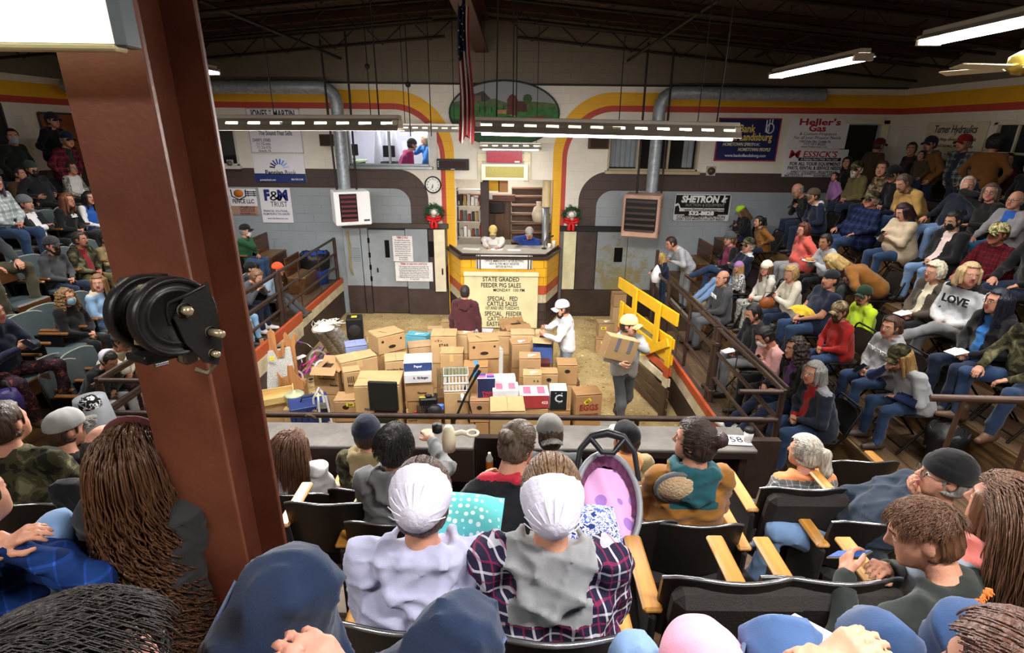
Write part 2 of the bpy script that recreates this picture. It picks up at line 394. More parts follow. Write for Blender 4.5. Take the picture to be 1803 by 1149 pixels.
LZ = [.87, 1.27, 1.69, 2.11, 2.5, 2.6]; LX = [-4.2, -5.15, -6.0, -6.85, -7.7, -8.55, -9.55]
FZ = [1.12, 1.55, 1.97, 2.40, 2.83]; FY = [3.97, 3.0, 2.06, 1.1, .12, -2.5]
RY0 = 4.86
for i in range(6):
    tier('tier_right', RX[i], RX[i + 1], RY0 if i == 0 else 3.6, 9.6 if i == 0 else 12.66, RZ[i], 0., 'Y', 'W')
    tier('tier_left', LX[i + 1], LX[i], 4.7 if i == 0 else 3.6, 12.66, LZ[i], 0., 'Y', 'E')
for i in range(5):
    tier('tier_front', LX[1] + .05 if i == 0 else -6.6, RX[1] - .05 if i == 0 else 6.6, FY[i + 1], FY[i], FZ[i], 0., 'X', 'N', 3, 5)
# corner landings where the side stands meet the front stand
for (x0, x1, z, y0, y1) in ((3.8, 4.5, 1.02, 3.1, 4.1), (3.8, 4.5, .86, 4.1, 4.86)):
    tier('tier_landing', x0, x1, y0, y1, z, 0., 'X', 'W', 3, 1)
# ---------------------------------------------------------------- ring side walls with orange and cream bands
ORG = mat('#b8532f', .5, 0, .15, 5., .1, 40.); CRM = mat('#ded3b4', .6, 0, .18, 4., .1, 40., '#b5a888'); BRN = mat('#4a3a33', .5, 0, .25, 3., .15, 30., '#332722')
def ringwall(name, x, y0, y1, ztop, inward, segs):
    b0 = MB(); b0.box((x, (y0 + y1) / 2, ztop / 2), (.07, y1 - y0, ztop)); Wl = struct(obj(name, b0, BRN))
    L_ = (y1 - y0) / segs
    for (zz, h, mt, nm, pr) in ((ztop - .06, .13, ORG, 'orange_board', .022), (ztop - .225, .19, CRM, 'cream_board', .016), (ztop - .325 - (ztop - .33) / 2 + .005, ztop - .34, BRN, 'brown_board', .011)):
        bb = MB(); bb.box((0, 0, 0), (.05, L_ - .008, h), 0, .005); me = bb.mesh(nm, [mt])
        for j in range(segs): link(nm, me, Wl, (x + inward * (.03 + pr), y0 + (j + .5) * L_, zz))
    return Wl
ringwall('wall_ring_right', 2.74, 4.86, 9.6, .79, -1, 3)
ringwall('wall_ring_left', -4.2, 4.7, 12.66, .91, 1, 4)
fw = MB(); fw.box((-.73, 4.72, .70), (6.9, .08, 1.4)); struct(obj('wall_ring_front', fw, BRN))
# leaning band board at the left wall (a loose upper hoarding in front of the ring wall)
hb = thing('ring_hoarding', 'long orange and cream painted board leaning along the left ring wall', 'hoarding', (-3.98, 6.35, 0))
for (z, h, mt, nm) in ((1.02, .2, ORG, 'orange_board'), (.78, .28, CRM, 'cream_board'), (.32, .64, BRN, 'brown_board')):
    q = MB(); q.box((0, 1.55, z), (.05, 3.1, h - .006), 0, .006); obj(nm, q, mt, hb)
hb.rotation_euler = (0, .05, 0)
# ================================================================ doors, windows, booth
GRY = mat('#969da3', .5, 0, .12, 3., .06, 30.); GRD = mat('#7c8388', .5, 0, .15, 3., .06, 30.); BRD = mat('#4d3f3b', .5, 0, .22, 3., .1, 30., '#3a2e2a')
CRD = mat('#e2d9bd', .55, 0, .12, 3., .08, 30.); DRK = mat('#0c0b0b', .3, var=0)
def wp(px, py, Y=WY): p = atY(px, py, Y); return p.x, p.z
# left ring door set
D1 = struct(link('door_1', None)); y = WY - .03
def panel(parent, name, x0, x1, z0, z1, mt, th=.05, yy=None, bev=.006):
    q = MB(); q.box(((x0 + x1) / 2, (y if yy is None else yy), (z0 + z1) / 2), (x1 - x0, th, z1 - z0), 0, bev); return obj(name, q, mt, parent)
panel(D1, 'header', -4.02, -1.52, 2.13, 2.24, mat('#4b443d', .6), .12)
panel(D1, 'side_panel', -4.02, -3.62, .72, 2.13, GRY); panel(D1, 'side_base', -4.02, -3.62, 0, .72, BRD)
panel(D1, 'jamb', -3.60, -3.44, .72, 2.13, GRY, .07); panel(D1, 'jamb', -3.60, -3.44, 0, .72, BRD, .07)
d = panel(D1, 'door_leaf', -3.42, -2.56, .7, 2.08, GRY, .045); panel(D1, 'kick_panel', -3.42, -2.56, .02, .70, BRD, .046)
panel(d, 'window_slot', -3.05, -2.94, 1.42, 1.84, DRK, .06); panel(d, 'handle', -3.27, -3.24, 1.06, 1.17, DRK, .11)
for zz in (1.85, 1.5, 1.2, .92): panel(d, 'hinge', -3.45, -3.40, zz - .08, zz + .04, DRK, .085)
panel(D1, 'slide_panel', -2.54, -2.02, .66, 2.11, GRY, .05, y - .03); panel(D1, 'slide_panel', -2.0, -1.66, .66, 2.11, BRD, .05, y - .03); panel(D1, 'kick_panel', -2.54, -1.56, .0, .66, BRD, .052, y - .03)
panel(D1, 'window_slot', -2.0, -1.86, 1.45, 1.83, DRK, .062, y - .03)
gt = panel(D1, 'cream_gate', -1.86, -1.6, .62, 2.12, CRD, .05, y - .12); panel(gt, 'bolt', -1.69, -1.66, 1.05, 1.2, DRK, .12, y - .12)
lv = [panel(D1, 'vent_slat', -3.82, -3.64, 1.32 + k * .045, 1.335 + k * .045, GRD, .075) for k in range(8)]
rp = MB(); rp.tube([(-3.9, WY - .1, 2.05), (-3.87, WY - .12, 1.6), (-3.9, WY - .1, 1.2), (-3.86, WY - .1, 1.0)], .018, 6)
tag(obj('rope', rp, mat('#a08a4a', .9)), 'frayed yellow rope hanging on the left grey door frame', 'rope')
# right ring door
D2 = struct(link('door_2', None))
panel(D2, 'header', 1.1, 3.42, 2.1, 2.22, mat('#1e1a18', .6), .14)
panel(D2, 'cream_panel', 1.2, 1.5, .68, 2.09, mat('#ddd6ae', .6, 0, .15, 5.), .05); panel(D2, 'brown_post', 1.52, 1.98, .68, 2.1, BRD, .045)
panel(D2, 'side_post', 1.12, 1.19, 0, 2.1, mat('#6d6f70', .4, .3), .06)
m, nt, b = nmat('worn_grey'); L = nt.links.new; ge = N(nt, 'ShaderNodeNewGeometry'); no = N(nt, 'ShaderNodeTexNoise', i_Scale=5., i_Detail=9., i_Roughness=.75); L(ge.outputs['Position'], no.inputs[0])
sp = N(nt, 'ShaderNodeVectorMath', operation='DISTANCE'); sp.inputs[1].default_value = (2.55, WY, .85); L(ge.outputs['Position'], sp.inputs[0])
mu = N(nt, 'ShaderNodeMath', operation='MULTIPLY_ADD', i_1=-.22, i_2=.2); L(sp.outputs['Value'], mu.inputs[0]); ad = N(nt, 'ShaderNodeMath', operation='ADD'); L(mu.outputs[0], ad.inputs[0]); L(no.outputs['Fac'], ad.inputs[1])
rr = N(nt, 'ShaderNodeValToRGB'); e = rr.color_ramp.elements; e[0].position = .5; e[0].color = rgba(C('#8d9499')); e[1].position = .66; e[1].color = rgba(C('#857a52')); L(ad.outputs[0], rr.inputs[0]); L(rr.outputs[0], b.inputs['Base Color']); WORN = m
panel(D2, 'door_leaf', 2.0, 2.72, .68, 2.09, WORN); panel(D2, 'door_leaf', 2.73, 3.42, .68, 2.09, WORN); panel(D2, 'kick_panel', 1.2, 3.42, 0, .67, mat('#463526', .6, 0, .35, 4., .2, 30., '#2e241c'), .06)
panel(D2, 'window_slot', 2.42, 2.62, 1.37, 1.72, DRK, .06); panel(D2, 'sill_strip', 1.12, 3.42, 0, .07, DKW, .1)
# chute wall behind the yellow gate
ch = MB(); a, c_ = atZ(1148, 495, .98), atZ(1118, 510, .98)
ch.box((3.38, 11.2, .47), (.06, 2.9, .94)); struct(obj('wall_chute', ch, BRD)); cc = MB(); cc.box((3.38, 11.2, .955), (.08, 2.9, .03)); struct(obj('trim_2', cc, mat('#8d8878', .6)))
# -------- office window, left
def room(name, x0, x1, z0, z1, y1, wm, fm, power, lc=(1, .98, .95)):
    q = MB()
    q.box(((x0 + x1) / 2, y1, (z0 + z1) / 2), (x1 - x0, .06, z1 - z0)); q.box((x0 - .03, (WY + .25 + y1) / 2, (z0 + z1) / 2), (.06, y1 - WY - .25, z1 - z0)); q.box((x1 + .03, (WY + .25 + y1) / 2, (z0 + z1) / 2), (.06, y1 - WY - .25, z1 - z0))
    struct(obj('wall_' + name, q, wm)); q = MB(); q.box(((x0 + x1) / 2, (WY + .25 + y1) / 2, z0 - .03), (x1 - x0 + .1, y1 - WY - .25, .06)); struct(obj('floor_' + name, q, fm))
    q = MB(); q.box(((x0 + x1) / 2, (WY + .25 + y1) / 2, z1 + .03), (x1 - x0 + .1, y1 - WY - .25, .06)); struct(obj('ceiling_' + name, q, wm))
    if power:
        o = thing('ceiling_lamp', 'white ceiling lamp inside the %s behind the wall' % name.replace('_', ' '), 'lamp', ((x0 + x1) / 2, (WY + y1) / 2 + .1, z1 - .04))
        q = MB(); q.box((0, 0, 0), (1.0, .3, .05), 0, .01); obj('housing', q, mat('#f0f0ee', .5), o); q = MB(); q.box((0, 0, -.03), (.9, .24, .02), 0, .005); obj('diffuser', q, emis('#fff8ee', 3.), o)
        lamp('lamp_light', (0, 0, -.06), .9, .24, power, lc, parent=o)
room('office', -4.3, -1.75, 2.6, 5.0, 15.4, mat('#dcd8e0', .7, var=.05), mat('#8b8078', .7), 26)
room('booth', -1.7, 1.3, 1.0, 3.9, 15.1, mat('#cfc6b4', .7, var=.08), mat('#6a5a48', .7), 26)
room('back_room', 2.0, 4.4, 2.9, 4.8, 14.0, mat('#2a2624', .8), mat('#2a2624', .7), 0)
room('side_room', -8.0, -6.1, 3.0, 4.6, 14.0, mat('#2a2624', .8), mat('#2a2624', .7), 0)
WFR = mat('#c9c5bc', .5, 0, .1); ALU = mat('#8f9496', .35, .7, .08)
def window(name, x0, x1, z0, z1, nm, panes, fm=WFR, sill=True, gl=True, fw=.045):
    Wn = struct(link(name, None)); yy = WY + .02
    for (a, c_, p, q) in ((x0, x1, z1 - fw, z1), (x0, x1, z0, z0 + fw), (x0, x0 + fw, z0, z1), (x1 - fw, x1, z0, z1)): panel(Wn, 'window_frame', a, c_, p, q, fm, .1, yy)
    for k in range(1, panes):
        xm = x0 + (x1 - x0) * k / panes; panel(Wn, 'mullion', xm - .025, xm + .025, z0 + fw, z1 - fw, fm, .07, yy)
    if sill: panel(Wn, 'window_sill', x0 - .05, x1 + .05, z0 - .07, z0, fm, .18, WY - .03)
    if gl:
        for k in range(panes):
            xa, xb = x0 + fw + (x1 - x0 - 2 * fw) * k / panes, x0 + fw + (x1 - x0 - 2 * fw) * (k + 1) / panes
            panel(Wn, 'pane', xa + .005, xb - .005, z0 + fw, z1 - fw, glass(), .008, yy + .02, 0)
    return Wn
window('window_1', -3.72, -1.88, 3.53, 4.42, 'office', 2, ALU); window('window_2', -7.9, -6.22, 3.5, 4.36, 'side', 1, WFR)
window('window_3', 2.12, 4.16, 3.48, 4.42, 'back', 3, mat('#b9ab8c', .5))
panel(None, 'trim_3', -1.9, -1.72, 3.5, 4.45, mat('#dcd8d4', .6), .02, WY - .03)['kind'] = 'structure'
for xa, xb in ((2.2, 2.85), (3.85, 4.1)):                         # gathered grey curtains in the right window
    q = MB(); q.grid(lambda u, v: (xa + (xb - xa) * u + .0, WY + .16 + .03 * math.sin(u * (xb - xa) * 55), 3.55 + .85 * v), 48, 3); tag(obj('curtain', q, mat('#c9c0b8', .9, 0, .15)), 'pale grey gathered curtain at the %s side of the dark right window' % ('left' if xa < 3 else 'right'), 'curtain')
# office furniture: coats, copier, notice papers
pp = MB()
def paper(name, label, x, z, wx, hz, Y, c='#f2f0f4', cat='paper'):
    q = MB(); q.box((x, Y, z), (wx, .006, hz)); return tag(obj(name, q, mat(c, .7, var=.04)), label, cat)
for (x, z, a, c_, lb) in ((-2.62, 4.05, .28, .36, 'largest white notice sheet on the office back wall'), (-2.98, 4.25, .2, .2, 'small square notice high on the office wall'), (-2.95, 3.9, .16, .24, 'tall narrow notice below the small square one'), (-2.3, 4.3, .3, .16, 'wide notice at the top right of the office wall')): paper('notice_sheet', lb, x, z, a, c_, 15.36)
ck = thing('wall_coats', 'white coats hanging in the office behind the window', 'coat', (-3.15, 14.2, 3.3))
for k in range(3):
    q = MB(); q.grid(lambda u, v: (-.25 + k * .2 + (.05 + .09 * (1 - v)) * math.cos(u * 6.28), (.03 + .05 * (1 - v)) * math.sin(u * 6.28), .2 + .8 * v), 14, 5); obj('coat', q, mat('#e8e6ec', .9), ck)
co = thing('copier', 'dark grey office copier with a tilted screen by the window', 'copier', (-2.95, 13.3, 3.0))
q = MB(); q.box((0, 0, .3), (.36, .35, .6), 0, .02); obj('body', q, mat('#4a4a50', .5), co); q = MB(); q.box((0, .02, .82), (.28, .04, .26), 0, .01); obj('screen', q, DRK, co)
dk = thing('office_desk', 'pale green topped desk with papers at the left of the office', 'desk', (-3.95, 13.6, 2.63)); q = MB(); q.box((0, 0, .95), (.6, .9, .05), 0, .01); obj('desk_top', q, mat('#b9c79a', .5), dk); q = MB(); q.box((0, 0, .46), (.5, .8, .9), 0, .01); obj('cabinet', q, mat('#2c2b2b', .5), dk)
dm = thing('office_monitor', 'dark computer monitor on the green topped office desk', 'monitor', (-3.9, 13.5, 3.62)); q = MB(); q.box((0, 0, .22), (.34, .04, .26), 0, .01); obj('screen', q, DRK, dm); q = MB(); q.lathe([(.001, 0), (.1, 0), (.1, .015), (.02, .02), (.02, .1), (.001, .1)], 12); obj('base', q, DRK, dm)
# -------- booth window interior
ST = wood('#7d5237', '#4f301e', 3., .5, 'X')
st = struct(link('floor_stairs', None, None, (.45, 13.35, 1.7)))
for k in range(7):
    q = MB(); q.box((0, .18 * k, .2 * k), (1.0, .2, .04), 0, .006); obj('tread', q, ST, st); q = MB(); q.box((0, .18 * k + .09, .2 * k - .1), (.98, .02, .17)); obj('riser', q, wood('#5d3a26', '#3c2416', 3., .5, 'X'), st)
PANELW = wood('#6a4526', '#46290f', 2., .45, 'Z')
q = MB(); q.box((-.45, 13.9, 2.2), (.8, .04, 1.1), 0, .004); q2 = tag(obj('wood_partition', q, PANELW), 'brown grained wood partition behind the auctioneers', 'partition')
panel(None, 'trim_4', -.78, -.58, 1.7, 3.25, mat('#43332e', .5), .12, 13.05, .01)['kind'] = 'structure'
cab = thing('booth_cabinet', 'reddish brown wooden ledge running across the back of the booth', 'cabinet', (-.7, 13.8, 2.55)); q = MB(); q.box((0, 0, .17), (1.5, .2, .16), 0, .01); obj('ledge', q, wood('#6b3a26', '#482314', 2., .5, 'X'), cab)
q = MB(); q.box((.28, -.12, -.06), (.36, .05, .26), 0, .01); obj('dark_screen', q, mat('#1c1412', .4), cab)
for (px, py, a, b_, c_, lb) in ((870, 325, .26, .3, '#e3b43a', 'yellow sheet pinned up behind the booth'), (886, 328, .24, .28, '#b98a5a', 'tan sheet pinned beside the yellow one in the booth'), (838, 352, .12, .22, '#f4ede0', 'small white card on the left of the booth ledge'), (863, 345, .11, .16, '#f4f4f4', 'white card over the middle of the booth ledge')):
    x, z = wp(px, py, 13.66); paper('pinned_sheet', lb, x, z, a, b_, 13.66, c_)
sh = thing('booth_shelf', 'cluttered white metal shelf at the left inside the booth', 'shelf', (-1.28, 13.5, 1.75))
for k in range(4): q = MB(); q.box((.25, 0, .05 + .38 * k), (.75, .32, .025), 0, .004); obj('shelf_board', q, mat('#cfcac4', .5), sh)
for sx in (-.1, .6): q = MB(); q.box((sx, 0, .6), (.03, .3, 1.25), 0, .004); obj('upright', q, mat('#5a5452', .5), sh)
cols = ['#b7b2ac', '#7d3a2d', '#2f2d2d', '#e6e1da', '#54606a', '#a5834f', '#d7d2cb', '#8d2f2a']
names = ['leftmost', 'second', 'third', 'fourth', 'fifth', 'sixth']
for k in range(3):
    for j in range(6):
        hh = random.uniform(.14, .28); q = MB(); q.box((-1.28 + .0 + j * .095, 13.45, 1.75 + .065 + .38 * k + hh / 2), (.07, .2, hh), 0, .004)
        tag(obj('binder', q, mat(cols[(j * 3 + k) % 8], .6)), '%s binder on the %s board of the booth shelf' % (names[j], ('lowest', 'middle', 'upper')[k]), 'binder', 'binders on the booth shelf')
dp = MB(); dp.lathe([(.085, 0), (.085, 1.0), (.085, 1.0)], 16); dp.lathe([(.1, 1.0), (.1, 1.6)], 16, 1)
tag(obj('vent_duct', dp, [mat('#8d9196', .35, .6), mat('#d8c9a0', .5)], None, (.78, 12.95, 1.62)), 'grey duct with a cream upper length inside the booth window', 'duct')
bg = MB(); bg.lathe([(.001, 0), (.14, .02), (.17, .2), (.12, .36), (.04, .42), (.07, .5), (.001, .5)], 12); tag(obj('plastic_bag', bg, mat('#cbbba6', .5, 0, .2, 9., .4, 12.), None, (.62, 13.25, 2.2)), 'crumpled tan plastic bag hanging beside the booth duct', 'bag')
# -------- projecting booth front of yellow block
YEL = mat('#e6ae28', .45, 0, .1, 4., .12, 45.); YELS = mat('#d79c35', .5, 0, .1, 4., .12, 45.)
BT = struct(link('wall_booth_front', None)); fx0, fx1, bx0, bx1, fy = -1.13, .74, -1.5, 1.08, 11.74
core = MB(); core.prism([(bx0, WY - .02), (fx0, fy + .03), (fx1, fy + .03), (bx1, WY - .02)], 0, 1.6, 0, 'XY'); obj('booth_core', core, mat('#8a7a50', .8), BT)
def zone(z): return YEL if z > 1.0 else (ORG if z > .78 else (CRM if z > .58 else BRD))
for r in range(8):
    z = r * BH; mt = zone(z + BH / 2)
    for (A, B) in (((fx0, fy), (fx1, fy)), ((bx0, WY - .03), (fx0, fy)), ((fx1, fy), (bx1, WY - .03))):
        A, B = Vector((*A, 0)), Vector((*B, 0)); d = (B - A); Ln = d.length; d.normalize(); an = math.atan2(d.y, d.x); p = -(r % 2) * BL / 2
        while p < Ln:
            a, c_ = max(0, p), min(Ln, p + BL)
            if c_ - a > .04:
                q = MB(); q.box((0, 0, 0), (c_ - a - .006, .06, BH - .006), 0, .005); mid = A + d * (a + c_) / 2; obj('block', q, mt, BT, (mid.x, mid.y, z + BH / 2), (0, 0, an))
            p += BL
ctp = thing('booth_counter', 'dark edged counter top of the yellow auction booth', 'counter', (0, 0, 0))
q = MB(); q.prism([(bx0 - .08, WY + .2), (bx0 - .08, WY - .05), (fx0 - .05, fy - .1), (fx1 + .05, fy - .1), (bx1 + .08, WY - .05), (bx1 + .08, WY + .2)], 1.63, 1.70, 0, 'XY'); obj('edge', q, mat('#3c2f28', .4), ctp)
q = MB(); q.prism([(bx0 + .06, WY + .2), (bx0 + .06, WY), (fx0, fy + .0), (fx1, fy + .0), (bx1 - .06, WY), (bx1 - .06, WY + .2)], 1.70, 1.712, 0, 'XY'); obj('top', q, mat('#b9b2a6', .35, 0, .15), ctp)
q = MB(); q.tube([(bx0, WY, 1.73), (fx0 + .02, fy - .04, 1.73), (fx1 - .02, fy - .04, 1.73), (bx1, WY, 1.73)], .025, 6); obj('rim', q, mat('#3c2f28', .4), ctp)
# booth counter clutter
for (px, py, a, b_, lb, c_) in ((830, 438, .4, .2, 'white ledger sheet at the left of the auction counter', '#ecebe6'), (872, 439, .34, .16, 'white sheet under the hands of the older auctioneer', '#f4f2ee'), (905, 440, .3, .14, 'white sheet between the two auctioneers', '#f1efe9')):
    p = atZ(px, py, 1.716); q = MB(); q.box((0, 0, 0), (a, b_, .004)); tag(obj('ledger_sheet', q, mat(c_, .7), None, p, (0, 0, random.uniform(-.2, .2))), lb, 'paper')
mc = thing('desk_microphone', 'black gooseneck microphone at the right end of the auction counter', 'microphone', atZ(958, 438, 1.712))
q = MB(); q.lathe([(.001, 0), (.06, 0), (.055, .025), (.001, .03)], 12); obj('base', q, BLACK, mc); q = MB(); q.tube([(0, 0, .02), (.0, 0, .16), (.05, -.05, .26), (.14, -.08, .3)], .008, 6); obj('gooseneck', q, BLACK, mc); q = MB(); q.tube([(.13, -.08, .3), (.2, -.1, .33)], .02, 8); obj('head', q, BLACK, mc)
for (px, c_, h_, lb) in ((967, '#f2f2f2', .1, 'white paper cup at the right end of the auction counter'), (975, '#e8e8ea', .17, 'slim white cordless handset standing on the auction counter')):
    q = MB(); q.lathe([(.001, 0), (.035, 0), (.042, h_), (.036, h_), (.03, .01), (.001, .01)], 14); tag(obj('cup' if h_ < .12 else 'handset', q, mat(c_, .4), None, atZ(px, 436, 1.712)), lb, 'cup' if h_ < .12 else 'phone')
# -------- lower board: State graded ...
sb = thing('sale_board', 'large cream board of black sale day lettering below the auction booth', 'sign', (0, 0, 0))
a, c_ = atY(817, 478, 11.62), atY(948, 480, 11.62); bx, bw, bz = (a.x + c_.x) / 2, c_.x - a.x, a.z
q = MB(); q.box((bx, 11.63, bz / 2 + .02), (bw, .05, bz - .04), 0, .006); obj('board', q, mat('#ddd5a8', .6, 0, .1, 3., .08, 20.), sb)
q = MB(); q.box((bx, 11.60, bz - .04), (bw + .02, .1, .09), 0, .008); obj('top_ledge', q, mat('#e6dfb8', .6), sb)
INK = mat('#161412', .6, var=0)
for (py, s, wpx, xc) in ((492, 'STATE GRADED', 70, 882), (502.5, 'FEEDER PIG SALES', 86, 882), (511, 'MONDAY  100 PM', 58, 896), (526, 'SPECIAL   FED', 64, 885), (535, 'CATTLE SALES', 65, 884), (542.5, '1ST AND 3RD TUESDAYS', 66, 884), (552.5, 'SPECIAL   FEEDER', 80, 886), (561.5, 'CATTLE SALES', 64, 884), (570.5, 'EASTER SALES', 70, 884)):
    p = atY(xc, py, 11.6); sz = .145 if s[0] not in '1M' else .1; text('lettering', s, INK, sb, (p.x, 11.602, p.z), sz, wpx * .01246, bold=.012)
s2 = thing('buyers_sign', 'white framed sign on the yellow booth telling buyers to report', 'sign', (0, 0, 0))
a, c_ = atY(838, 449, 11.66), atY(937, 474, 11.66); q = MB(); q.box(((a.x + c_.x) / 2, 11.68, (a.z + c_.z) / 2), (c_.x - a.x, .03, a.z - c_.z), 0, .004); obj('board', q, mat('#e9e7e2', .5), s2)
for xx in (a.x + .03, c_.x - .03, a.x + .09, c_.x - .09): q = MB(); q.box((xx, 11.66, (a.z + c_.z) / 2), (.03, .03, a.z - c_.z), 0, .004); obj('frame_strip', q, mat('#6a6a6c', .4, .5), s2)
for k, s in enumerate(('ALL BUYERS PLEASE REPORT TO THE', 'OFFICE IMMEDIATELY AFTER BUYING', 'NEW BUYERS MUST REGISTER', 'BEFORE BUYING')): text('lettering', s, INK, s2, ((a.x + c_.x) / 2, 11.664, a.z - .065 - k * .064), .07, (.94, .94, .74, .4)[k], bold=.012)
# ---------------------------------------------------------------- wall signs
WHT = mat('#e6e4ea', .45, var=.03)
def sign(name, label, x0, y0, x1, y1, c, Y=None, edge=None, rows=(), th=.02):
    Yy = WY - .02 if Y is None else Y
    a, c_ = atY(x0, y0, Yy), atY(x1, y1, Yy); wx, hz = abs(c_.x - a.x), abs(a.z - c_.z); o = thing(name, label, 'sign', ((a.x + c_.x) / 2, Yy - th / 2, (a.z + c_.z) / 2))
    q = MB(); q.box((0, 0, 0), (wx, th, hz), 0, .003); obj('board', q, c if not isinstance(c, str) else mat(c, .45, var=.04), o)
    if edge:
        em = mat(edge, .45, var=.02); t = .022
        for (ex, ez, ew, eh) in ((0, hz / 2 - t / 2, wx, t), (0, -hz / 2 + t / 2, wx, t), (-wx / 2 + t / 2, 0, t, hz), (wx / 2 - t / 2, 0, t, hz)): q = MB(); q.box((ex, -th / 2 - .002, ez), (ew, .006, eh)); obj('border', q, em, o)
    for (fx, fz, s, size, fwid, col, *ex) in rows:
        kw = ex[0] if ex else {}
        text('lettering', s, mat(col, .5, var=0), o, (fx * wx / 2, -th / 2 - .002, fz * hz / 2), size * hz, fwid * wx, **kw)
    return o, wx, hz
def bar(o, name, x, z, wx, hz, c, y=-.013, d=.006, rot=0): q = MB(); q.box((0, 0, 0), (wx, d, hz)); return obj(name, q, mat(c, .5, var=0), o, (x, y, z), (0, rot, 0))
sign('wall_sign', 'white music sign half hidden behind the left hanging lamp', 432, 190, 536, 270, WHT, rows=((0, .74, 'JONES * MARTIN', .24, .9, '#20301f', dict(bold=.02)), (0, -.1, 'The Sound That Sells', .15, .74, '#3a4058', dict(bold=.015)), (-.55, -.42, 'DARRYL JONES', .1, .38, '#3d3d46', dict(bold=.01)), (-.5, -.6, '717-776-9496', .09, .3, '#4a4a55'), (-.5, -.75, '717-226-0776', .09, .3, '#4a4a55'), (-.48, -.9, 'Newville, PA', .09, .26, '#4a4a55')), edge='#b9b7c0')
o, wx, hz = sign('wall_sign', 'white and navy bank sign with a blue sunburst fan', 444, 272, 540, 321, WHT, rows=((-.22, -.3, 'Pennian', .25, .42, '#1d1d2c', dict(bold=.025)), (.42, -.3, 'Bank', .25, .27, '#2a2a3a'), (-.5, -.83, 'pennianbank.com', .1, .36, '#f0f0f4', dict(ext=.006, bold=.01)), (.66, -.78, '866-950-2144', .1, .26, '#f0f0f4', dict(ext=.006, bold=.01))))
bar(o, 'blue_band', 0, -.34 * hz, wx, .32 * hz, '#22366e', -.011, .004)
for k in range(8):
    an = math.radians(172 - k * 23.4); cc_ = ('#14183a', '#1b2a66', '#24459a', '#2b55b0', '#3767c4', '#6a94dc', '#93b4ea', '#b4ccf2')[k]
    bar(o, 'fan_ray', .13 * hz * 2 * math.cos(an), .02 * hz + .12 * hz * 2 * math.sin(an), .2 * hz, .052 * hz, cc_, rot=-an)
o, wx, hz = sign('wall_sign', 'white and tan fencing sign just right of the rusty pillar', 380, 331, 457, 378, WHT, rows=((.3, .02, 'FENCE LLC', .22, .62, '#1c1c1c', dict(bold=.02)), (.45, -.42, 'Toll Free (888) 555-0140', .1, .46, '#4a2a1e', dict(ext=.006)), (.45, -.58, 'Local (717) 555-0138', .1, .44, '#4a2a1e', dict(ext=.006)), (.45, -.74, 'Fax (717) 555-0138', .1, .42, '#4a2a1e', dict(ext=.006)), (.45, -.9, 'Email sales@fence.org', .1, .46, '#4a2a1e', dict(ext=.006))))
bar(o, 'tan_band', 0, -.33 * hz, wx, .34 * hz, '#a98572', -.011, .004)
q = MB(); q.lathe([(.001, -.004), (.11, -.004), (.11, .004), (.001, .004)], 20, axis='Y'); obj('bowl_mark', q, mat('#c8702a', .5), o, (.06 * wx, -.014, .62 * hz / 2), None, (1, 1, .8))
q = MB(); q.tube([(-.17, 0, .09), (-.16, 0, -.06), (0, 0, -.14), (.16, 0, -.06), (.17, 0, .09)], .014, 5); obj('yoke_mark', q, INK, o, (.06 * wx, -.014, .62 * hz / 2))
for k in range(3): bar(o, 'fence_mark', .36 * wx, (.24 + .07 * k) * hz, .28 * wx, .03 * hz, '#1c1c1c')
for k in range(2): bar(o, 'fence_mark', (.3 + .15 * k) * wx, .31 * hz, .014 * wx, .22 * hz, '#1c1c1c')
sign('wall_sign', 'white trust bank sign with large navy initials', 455, 330, 518, 392, WHT, rows=((-.52, .55, 'F', .4, .25, '#1f2a72', dict(bold=.06)), (0., .55, '&', .42, .3, '#e6e4ea', dict(bold=.005)), (-.02, .52, '&', .4, .32, '#2a2f55'), (.5, .55, 'M', .4, .36, '#1f2a72', dict(bold=.05)), (.2, .06, 'TRUST', .22, .6, '#2b2b30'), (-.05, -.33, 'FINANCIAL SOLUTIONS...', .09, .86, '#3b3f66', dict(bold=.01)), (-.05, -.5, 'FROM PEOPLE YOU KNOW', .085, .88, '#3b3f66', dict(bold=.01)), (0., -.75, 'www.fandmtrust.com', .085, .76, '#3b3f66')))
sign('terms_sign', 'upper white terms of sale notice with red heading on the left door', 690.5, 415, 728, 460, mat('#f0eeee', .5), WY - .09, rows=((0, .88, 'TERMS OF SALE', .12, .66, '#b02a2a', dict(bold=.02)),) + tuple((0, .68 - k * .17, s, .085, .9 if k < 8 else .5, '#2a2626') for k, s in enumerate(('This company does not guarantee', 'the health or condition of any', 'livestock sold. No property at the', 'risk of the ring. It belongs to the', 'buyer with the amount of any sale', 'becomes the property of the buyer', 'everything is sold as is', 'Anything left here is at the owners', 'risk. We are not responsible', 'till it was paid for'))))
sign('terms_sign', 'lower wide white terms of sale notice with red heading on the left door', 695.5, 461, 763, 495, mat('#f0eeee', .5), WY - .1, rows=((0, .82, 'TERMS OF SALE FOR LIVESTOCK', .15, .8, '#b02a2a', dict(bold=.02)),) + tuple((0, .56 - k * .19, s, .11, .9 if k < 7 else .3, '#2a2626') for k, s in enumerate(('This company does not guarantee the health, title', 'or condition of any livestock sold in this ring', 'and livestock is the property of the buyer when it', 'leaves the ring. The company is not responsible', 'for the death or accident or health of any livestock', 'while it remains the ring unless it be made at time of sale', 'Deliberate misrepresentation on the part of the company', 'of said sale'))))
